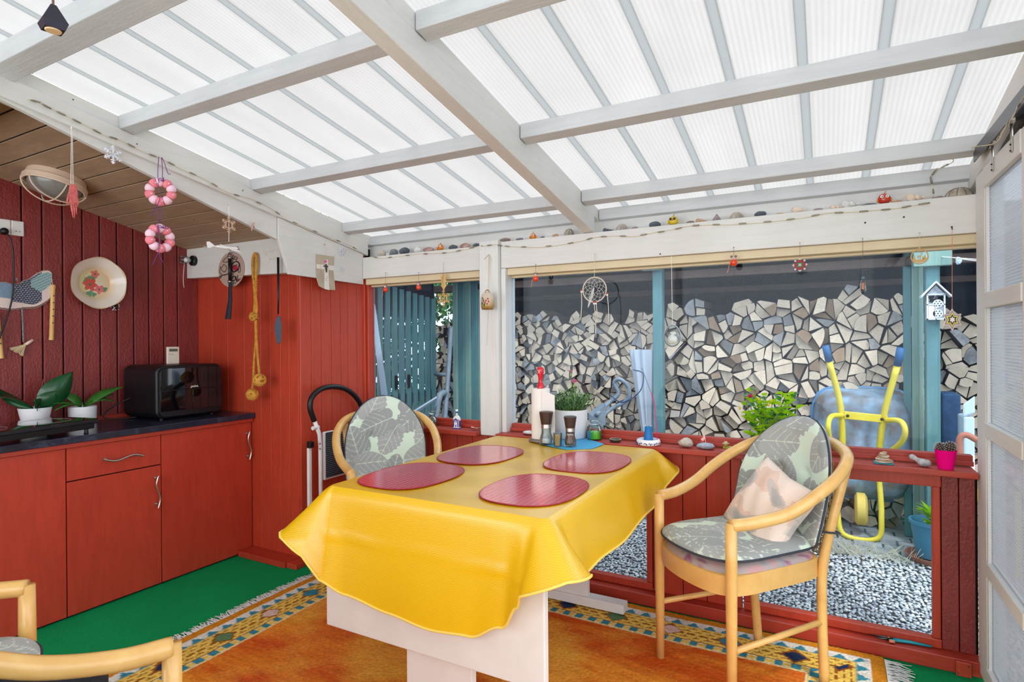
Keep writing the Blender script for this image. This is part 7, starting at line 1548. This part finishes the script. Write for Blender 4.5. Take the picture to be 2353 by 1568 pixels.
# mills and toothpicks
def mill(px, py, hpx, fill, fh, label, word=None):
    c = tp(px, py, TT+.002); ds = (c-Vector((0, 0, H))).dot(CF)/FPX; h = hpx*ds; t = thing('spice_mill', c, label, 'spice mill', group='glass spice mills'); k_ = h/.135
    MB().lathe([(0, .002), (.026*k_, 0), (.029*k_, .004*k_), (.027*k_, .025*k_), (.020*k_, .048*k_), (.021*k_, .068*k_), (.019*k_, .068*k_), (.018*k_, .048*k_), (.0255*k_, .02*k_), (.024*k_, .007*k_), (0, .007*k_)], c, 32).build('glass_body', 'clear_glass', t, smooth=True, auto=50)
    MB().lathe([(0, .0075*k_), (.0235*k_, .0075*k_), (.0245*k_, .022*k_), ((.0176 if fh > .05 else .022)*k_, fh*k_), (0, fh*k_)], c, 28).build('filling', fill, t, smooth=True, auto=50)
    MB().lathe([(0, .068*k_), (.0215*k_, .068*k_), (.0215*k_, .083*k_), (0, .083*k_)], c, 32).build('metal_collar', 'steel', t, smooth=True, auto=40)
    MB().lathe([(0, .083*k_), (.0215*k_, .083*k_), (.0285*k_, .128*k_), (.029*k_, .133*k_), (.026*k_, .135*k_), (0, .135*k_)], c, 36).build('grinder_cap', 'mill_brown', t, smooth=True, auto=40)
    if word: 
        v_ = (Vector((0, 0, H))-c); v_.z = 0; v_.normalize(); sx_v = Vector((-v_.y, v_.x, 0)); text('lettering', word, 'white_plastic', t, c+v_*.0215*k_+Vector((0, 0, .052*k_)), frame3(sx_v, (0, 0, 1)), .010)
    return t
mill(1255.5, 1021, 75, 'salt', .026, 'salt mill with brown cap, left in front of the paper roll'); mill(1310.5, 1026, 69, 'pepper', .062, 'pepper mill with dark peppercorns beside the toothpicks', 'PEPPER')
c = tp(1281.5, 1026, TT+.002); t = thing('toothpick_jar', c, 'small clear tub of toothpicks between the two mills', 'toothpicks'); plain('pick_wood', (222, 180, 110), .7)
MB().lathe([(0, 0), (.0195, 0), (.0225, .066), (.0215, .066), (.0188, .003), (0, .003)], c, 28).build('tub', 'clear_glass', t, smooth=True, auto=50); mb = MB()
for i in range(70): a = rr_.uniform(0, 2*PI); q = rr_.uniform(0, .014); a2 = a+rr_.uniform(-.8, .8); mb.tube([c+Vector((math.cos(a)*q, math.sin(a)*q, .004)), c+Vector((math.cos(a2)*(q+.003), math.sin(a2)*(q+.003), .055+rr_.uniform(0, .004)))], .001, 4)
mb.build('toothpicks', 'pick_wood', t)
# plate edge and candle behind, on the sill
ZS = .8225; sp_ = lambda x, y, Yv=2.935: Vector((P(1, Yv, x, y).x, Yv, ZS))
plain('green_wax', (110, 214, 20), .35, sub=.3); plain('blue_wax', (20, 110, 176), .5); plain('blue_glaze', (40, 60, 140), .3); plain('tin_dark', (70, 66, 58), .5, .4)
c = sp_(1222, 1000, 2.95); t = MB().lathe([(0, 0), (.03, 0), (.052, .012), (.05, .014), (.028, .004), (0, .004)], c, 32).build('saucer', 'white_ceramic', smooth=True, auto=60); tag(t, 'white saucer on the sill behind the paper roll', 'saucer')
c = sp_(1367, 1000, 2.945); t = thing('jar_candle', c, 'green candle in a glass jar with lid on the window sill', 'candle')
MB().lathe([(0, 0), (.036, 0), (.040, .006), (.040, .05), (.036, .068), (.030, .074), (.0305, .078), (.028, .078), (.028, .074), (.036, .062), (.0375, .05), (.0375, .006), (0, .004)], c, 36).build('jar', 'clear_glass', t, smooth=True, auto=50); MB().lathe([(0, .006), (.0368, .006), (.0368, .042), (0, .042)], c, 32).build('wax', 'green_wax', t, smooth=True, auto=40); MB().lathe([(0, .078), (.032, .078), (.034, .084), (.030, .098), (.02, .106), (0, .108)], c, 32).build('lid', 'clear_glass', t, smooth=True)
MB().hull8([c+Vector(v) for v in [(-.036, -.020, .01), (-.010, -.0405, .01), (-.010, -.0395, .01), (-.035, -.019, .01), (-.036, -.020, .045), (-.010, -.0405, .045), (-.010, -.0395, .045), (-.035, -.019, .045)]]).build('label', 'napkin_blue', t)
c = sp_(1414, 1016, 2.925); t = thing('tin_dish', c, 'small round dark metal dish with pale rim on the sill', 'dish'); MB().lathe([(0, 0), (.024, 0), (.030, .008), (.031, .014), (.027, .014), (.024, .004), (0, .004)], c, 32).build('dish', 'tin_dark', t, smooth=True, auto=50); MB().tube([c+Vector((.029*math.cos(a), .029*math.sin(a), .014)) for a in [2*PI*i/32 for i in range(32)]], .002, 6, closed=True).build('rim', 'stone_beige', t, smooth=True)
c = sp_(1490, 1018, 2.915); t = thing('ashtray_dish', c, 'white and blue ceramic ring dish holding the blue candle', 'dish')
MB().lathe([(0, 0), (.050, 0), (.058, .006), (.060, .020), (.056, .030), (.050, .031), (.046, .022), (.044, .006), (0, .005)], c, 44).build('dish', 'white_ceramic', t, smooth=True, auto=60); mb = MB()
for i in range(26):
    a = -PI/2+(i-13)*.11; 
    if i % 4 == 3: continue
    q = c+Vector((math.cos(a)*.0595, math.sin(a)*.0595, .013+.003*math.sin(i*2.1))); mb.ico(q, .0034, (1, 1, .7+.6*(i % 3)/2), 1)
mb.build('painted_marks', 'blue_glaze', t)
t = thing('blue_candle', c+Vector((0, 0, .006)), 'tapered bright blue candle standing in the ceramic dish', 'candle'); hc = .095; MB().lathe([(0, .006), (.0245, .006), (.0235, .03), (.0165, hc), (.013, hc+.003), (.008, hc-.003), (0, hc-.004)], c, 28).build('wax', 'blue_wax', t, smooth=True, auto=60); MB().tube([c+Vector((0, 0, hc-.004)), c+Vector((.001, 0, hc+.010))], .0009, 5).build('wick', 'white_string', t)
mb = MB(); [mb.ico(c+Vector((math.cos(a)*.015, math.sin(a)*.015, hc+.002)), .003, sub=1) for a in [i*.8 for i in range(8)]]; mb.build('pale_drips', 'card_white', t)
t = thing('incense_stick', c+Vector((.01, .01, .03)), 'thin dark incense stick with a pink end leaning over the candle', 'incense'); a, b = P(1, 2.92, 1504, 925), P(1, 2.93, 1475, 846); mm = a+(b-a)*.3; MB().tube([c+Vector((.045, 0, .02)), a, mm], .0018, 6).build('pink_end', 'pink_plastic', t); MB().tube([mm, b], .001, 6).build('stick', 'nail_dark', t)
# sill, left of the post
c = sp_(993, 978, 2.945); t = thing('shell_jar', c, 'glass stoppered jar filled with shells on the small window sill', 'jar')
MB().lathe([(0, 0), (.030, 0), (.034, .004), (.034, .045), (.026, .058), (.017, .063), (.0165, .072), (.022, .076), (.020, .077), (.014, .072), (.015, .062), (.024, .056), (.031, .044), (.031, .006), (0, .004)], c, 32).build('jar', 'clear_glass', t, smooth=True, auto=50); MB().lathe([(0, .074), (.013, .074), (.024, .082), (.026, .090), (.02, .098), (0, .100)], c, 28).build('stopper', 'clear_glass', t, smooth=True)
for i, m_ in enumerate(['stone_tan', 'stone_red', 'bead_green', 'stone_shell', 'bead_green', 'stone_tan', 'stone_grey', 'bead_green', 'stone_white', 'stone_dgrey', 'stone_tan', 'bead_green']):
    a = i*2.2; MB().ico(c+Vector((math.cos(a)*.018, math.sin(a)*.018, .014+(i % 4)*.010)), .0085, (1, 1, .8), 2, .3).build('shell_filling', m_, t, smooth=True)
c = sp_(1050, 984, 2.935); t = thing('ceramic_house', c, 'blue and white ceramic canal house bottle on the sill', 'bottle')
MB().box(c+Vector((-.023, -.014, 0)), c+Vector((.023, .014, .006))).build('foot', 'blue_glaze', t, bevel=.001); MB().box(c+Vector((-.021, -.012, .006)), c+Vector((.021, .012, .058))).build('walls', 'white_ceramic', t, bevel=.002)
MB().prism([c+Vector((-.022, -.013, .058)), c+Vector((.022, -.013, .058)), c+Vector((.012, -.013, .073)), c+Vector((.004, -.013, .080)), c+Vector((-.004, -.013, .080)), c+Vector((-.012, -.013, .073))], (0, .026, 0)).build('gable', 'white_ceramic', t, bevel=.0015)
MB().lathe([(.0075, .076), (.006, .092), (.007, .1), (.008, .104), (.008, .118), (0, .119)], c, 16).build('neck', 'white_ceramic', t, smooth=True); MB().lathe([(.0072, .096), (.0084, .097), (.0084, .106), (.0072, .107)], c, 16).build('neck_band', 'blue_glaze', t)
mb = MB(); [mb.box(c+Vector(a), c+Vector(b)) for a, b in (((-.019, -.0135, .012), (-.012, -.012, .05)), ((.012, -.0135, .012), (.019, -.012, .05)), ((-.003, -.0135, .012), (.003, -.012, .026)), ((-.0215, -.0135, .052), (.0215, -.012, .057)), ((.0205, -.008, .012), (.0225, .008, .05)))]; mb.prism([c+Vector((.009*math.cos(a), -.0142, .052+.013*math.sin(a))) for a in [2*PI*i/16 for i in range(16)]], (0, .001, 0)); mb.build('blue_painting', 'blue_glaze', t); MB().ico(c+Vector((0, -.014, .046)), .006, (.8, .3, 1.7), 2).build('figure_relief', 'pink_dough', t, smooth=True)
def sill_shell(c, W_, mat, label, nm='clam_shell', rz=0):
    t = thing(nm, c, label, 'shell'); mb = MB()
    def f(u, v): a = PI*(u)*1.0; r = v; rib = 1+.05*math.cos(a*16)*v; return c+Matrix.Rotation(rz, 3, 'Z') @ Vector((math.cos(a)*W_*.5*r*rib, -math.sin(a)*W_*.42*r*rib+W_*.2, .004+W_*.20*(1-(1-v)**2)*.9*(1 if v < 1 else 1)))
    mb.grid(f, 60, 8).build('shell', mat, t, smooth=True, solid=.0015); return t
sill_shell(sp_(1093, 985, 2.93), .075, 'stone_shell', 'cream scallop shell on the sill left of the post')
# sill, right of the table
def rock(px, py, w_, h_, mat, label, Yv=2.93, nz=.5):
    c = sp_(px, py, Yv); ds = (c-Vector((0, 0, H))).dot(CF)/FPX; W_, H_ = w_*ds, h_*ds; mb = MB(); mb.ico(c+Vector((0, 0, H_/2)), 1, (W_/2, min(.03, W_*.4), H_/2), 3, nz*.5, 7); zm = min(v[2] for v in mb.v); mb.v = [(v[0], v[1], v[2]-zm+ZS) for v in mb.v]; o = mb.build('sill_stone', mat, smooth=True); tag(o, label, 'stone'); return c
rock(1577, 1022, 32, 21, 'stone_beige', 'round beige stone on the sill right of the ceramic dish'); c = rock(1622, 1030, 40, 14, plain('blue_stone', (176, 190, 204), .7, c2=(140, 150, 164), nscale=30, bump=.3), 'flat blue-grey stone carrying a tiny flag', nz=.35)
t = thing('paper_flag', c+Vector((.0, 0, .02)), 'tiny red and white paper flag stuck in the flat stone', 'flag'); a, b = P(1, 2.93, 1622, 1020), P(1, 2.93, 1619, 999); MB().tube([a, b], .0009, 5).build('pole', 'white_string', t); plain('flag_red', (226, 90, 90), .6)
MB().prism([P(1, 2.93, *p) for p in [(1619, 999), (1611, 1008), (1610, 1015), (1621, 1012)]], (0, .001, 0)).build('flag_cloth', 'flag_red', t); MB().prism([P(1, 2.9295, *p) for p in [(1617, 1002), (1614, 1014), (1616, 1013.5), (1619, 1001)]], (0, .002, 0)).prism([P(1, 2.9295, *p) for p in [(1611, 1009), (1611, 1011), (1620, 1008), (1620, 1006)]], (0, .002, 0)).build('white_cross', 'white_plastic', t)
c = sp_(1672, 1033, 2.925); t = thing('frog_figures', c, 'two little olive frogs with straw hats on a pink tile', 'figurine'); plain('olive_glaze', (160, 150, 50), .3, coat=.3); plain('pink_tile', (226, 110, 130), .5)
MB().prism([c+Vector(v) for v in [(-.03, -.01, 0), (.01, -.03, 0), (.035, -.005, 0), (-.005, .018, 0)]], (0, 0, .004)).build('tile', 'pink_tile', t)
MB().ico(c+Vector((.008, -.008, .015)), .014, (1.4, .9, .75), 3, .2).build('frog_body', 'olive_glaze', t, smooth=True); MB().ico(c+Vector((-.008, -.002, .028)), .011, (1, .9, .8), 2, .2).build('frog_body', 'olive_glaze', t, smooth=True)
for dx, dz in ((-.004, .012), (.02, .012), (.026, .016), (-.013, .017)): MB().ico(c+Vector((dx, -.018, dz)), .0065, sub=2).build('frog_leg', 'olive_glaze', t, smooth=True)
MB().lathe([(0, .046), (.007, .045), (.009, .038), (.017, .036), (.016, .034), (0, .035)], c+Vector((-.008, -.002, 0)), 20).build('straw_hat', 'straw', t, smooth=True); MB().tube([c+Vector((-.012, -.012, .022)), c+Vector((-.016, -.014, .01))], .0012, 5).build('scarf', 'white_string', t)
# hibiscus
c = sp_(1755, 1020, 2.955); t = thing('hibiscus_plant', c, 'bright green hibiscus with a pink flower on the sill', 'potted plant'); plain('cream_pot', (214, 202, 190), .5); MB().lathe([(0, 0), (.030, 0), (.040, .055), (.038, .055), (.03, .01), (0, .01)], c, 28).build('pot', 'cream_pot', t, smooth=True, auto=50); MB().lathe([(0, .05), (.037, .049)], c, 16).build('soil', 'soil', t)
tops = [P(1, 2.95+.03*rr_.uniform(-1, 1), *p) for p in [(1722, 900), (1735, 895), (1712, 925), (1745, 940), (1760, 910), (1775, 925), (1800, 905), (1826, 905), (1832, 935), (1815, 950), (1790, 950), (1720, 950), (1733, 965), (1757, 955), (1780, 970), (1806, 925), (1712, 950), (1738, 920), (1765, 945), (1822, 920), (1740, 985), (1728, 1000), (1795, 930), (1760, 975), (1750, 925)]]
lg = MB(); lb_ = MB(); st_ = MB()
for i, p in enumerate(tops):
    b = c+Vector((rr_.uniform(-.015, .015), rr_.uniform(-.01, .01), .05)); mdl = b+(p-b)*.5+Vector((0, 0, .01)); st_.tube([b, mdl, p], .0017, 5)
    for k in range(7):
        s_ = .55+.45*k/6; q = b+(p-b)*s_; a = rr_.uniform(0, 2*PI); d_ = Vector((math.cos(a)*.046, math.sin(a)*.024, rr_.uniform(-.012, .034)))*rr_.uniform(.75, 1.15); (lg if rr_.random() < .74 else lb_).leaf(q, q+d_, .032, (0, -.4, 1), bend=.12, n=5, fold=.15)
plain('hib_dark', (52, 128, 30), .4, c2=(34, 100, 30), nscale=18); lg.build('leaves', 'bright_leaf', t); lb_.build('leaves', 'hib_dark', t); st_.build('stems', 'stem_green', t)
q = P(1, 2.90, 1724, 915); plain('hib_pink', (236, 90, 160), .6); bloom(q, .020, 'hib_pink', t, 34); bloom(q+Vector((0, -.008, 0)), .011, plain('hib_magenta', (206, 20, 120), .6), t, 16, 'flower_heart')
for p in ((1744, 918), (1766, 930), (1772, 922), (1700, 938)): MB().ico(P(1, 2.91, *p), .006, (.8, .8, 1.6), 2).build('bud', 'yellow_glaze', t, smooth=True)
o = MB().box(sp_(1936, 1050, 2.93)+Vector((-.008, -.01, 0)), sp_(1936, 1050, 2.93)+Vector((.008, .01, .03))).build('white_block', 'white_ceramic', bevel=.004); tag(o, 'small white block on the sill just behind the armchair rail', 'block')
c = sp_(2030, 1068, 2.925); t = thing('shell_coaster', c, 'ribbed tan shell lying on a blue and green patterned coaster', 'shell'); plain('coaster_blue', (70, 130, 170), .6, c2=(40, 150, 120), nscale=60); MB().box(c+Vector((-.036, -.03, 0)), c+Vector((.036, .028, .006))).build('coaster', 'coaster_blue', t, bevel=.002)
for i in range(8): f = i/7; MB().lathe([(0, .0), (.032*(1-f*.7), .002), (.030*(1-f*.72), .006), (0, .006)], c+Vector((.004*math.sin(i*2), .0, .006+.0055*i)), 26, wob=lambda a, i=i: 1+.10*math.cos(3*a+i)+.04*math.cos(11*a)).build('shell_layer', 'stone_tan' if i % 2 else 'stone_shell', t, smooth=True, auto=60)
c = sp_(2118, 1075, 2.925); t = thing('holed_stone', c, 'long pale knobbly stone on the sill left of the pink pot', 'stone'); mb = MB(); mb.tube(spline([P(1, 2.955, 2090, 1050)+Vector((0, 0, .0)), P(1, 2.94, 2105, 1058), P(1, 2.925, 2120, 1066), P(1, 2.915, 2140, 1068)], 6), [.006, .010, .013, .013, .012, .010, .009, .010, .011, .012, .014, .015, .016, .016, .016, .015, .014, .012, .006], 12)
off = min(v[2] for v in mb.v)-ZS; mb.v = [tuple(Vector(v)*1+Vector((0, 0, -off))+Vector(v).normalized()*.004*mnoise.noise(Vector(v)*60)) for v in mb.v]; mb.build('stone_body', plain('stone_pale', (206, 202, 200), .75, c2=(140, 142, 150), nscale=36, bump=.5), t, smooth=True)
c = sp_(2173, 1078, 2.915); t = thing('pink_pot', c, 'bright pink plastic pot filled with pine cones on the sill', 'plant pot'); MB().lathe([(0, 0), (.026, 0), (.0365, .072), (.0385, .078), (.036, .078), (.024, .004), (0, .004)], c, 30).build('pot', 'pink_plastic', t, smooth=True, auto=50); plain('cone_brown', (110, 88, 76), .8, c2=(70, 56, 50), nscale=40); plain('cone_tip', (206, 196, 186), .8)
for cx_, cy_, cz_, R_, tl in ((-.020, -.004, .088, .021, .5), (.016, -.008, .092, .024, -.4), (.0, .012, .086, .02, 0)):
    cc = c+Vector((cx_, cy_, cz_)); m_ = Matrix.Rotation(tl, 3, 'Y'); mb = MB(); mt = MB()
    mb.ico(cc, R_*.6, sub=2)
    for i in range(70): e_ = math.acos(1-2*(i+.5)/70); a = i*2.4; d_ = m_ @ Vector((math.cos(a)*math.sin(e_), math.sin(a)*math.sin(e_), math.cos(e_))); q = cc+d_*R_*.95; mb.leaf(cc+d_*R_*.3, q, .008, (0, 0, 1), bend=.2, n=2, fold=.1); mt.ico(q, .0016, (1.5, 1.5, .7), 1)
    mb.build('cone_scales', 'cone_brown', t); mt.build('scale_tips', 'cone_tip', t)
# secateurs on the plinth
zz = .0605; gp_ = lambda x, y: P(2, zz+.008, x, y); t = thing('secateurs', P(2, zz, 2080, 1475), 'teal-handled secateurs lying on the red plinth', 'secateurs'); plain('teal_plastic', (20, 150, 166), .35)
def keep(pts): return [Vector((p.x, min(max(p.y, 2.915), 2.948), zz+.009)) for p in pts]
MB().tube(keep([gp_(2052, 1468), gp_(2090, 1474), gp_(2135, 1486)]), [.005, .007, .005], 8, sx=.8).build('handle', 'teal_plastic', t, smooth=True); MB().tube(keep([gp_(2045, 1472), gp_(2090, 1462), gp_(2135, 1468)]), [.005, .006, .004], 8, sx=.8).build('handle', 'teal_plastic', t, smooth=True)
MB().tube(keep([gp_(1995, 1458), gp_(2030, 1465), gp_(2052, 1470)]), [.0008, .005, .006], 6, sx=.4).build('blade', 'steel_dark', t, smooth=True); MB().tube(keep([gp_(2010, 1466), gp_(2035, 1470), gp_(2050, 1470)]), [.001, .005, .005], 6, sx=.4).build('blade', 'steel_dark', t, smooth=True); MB().lathe([(0, .01), (.006, .01), (.006, .017), (0, .018)], keep([gp_(2042, 1469)])[0]-Vector((0, 0, .009)), 14).build('pivot', 'brass', t)
MB().tube(keep([gp_(2043, 1474), gp_(2056, 1476)]), .0062, 8).build('spring_guard', 'ribbon_salmon', t, smooth=True)
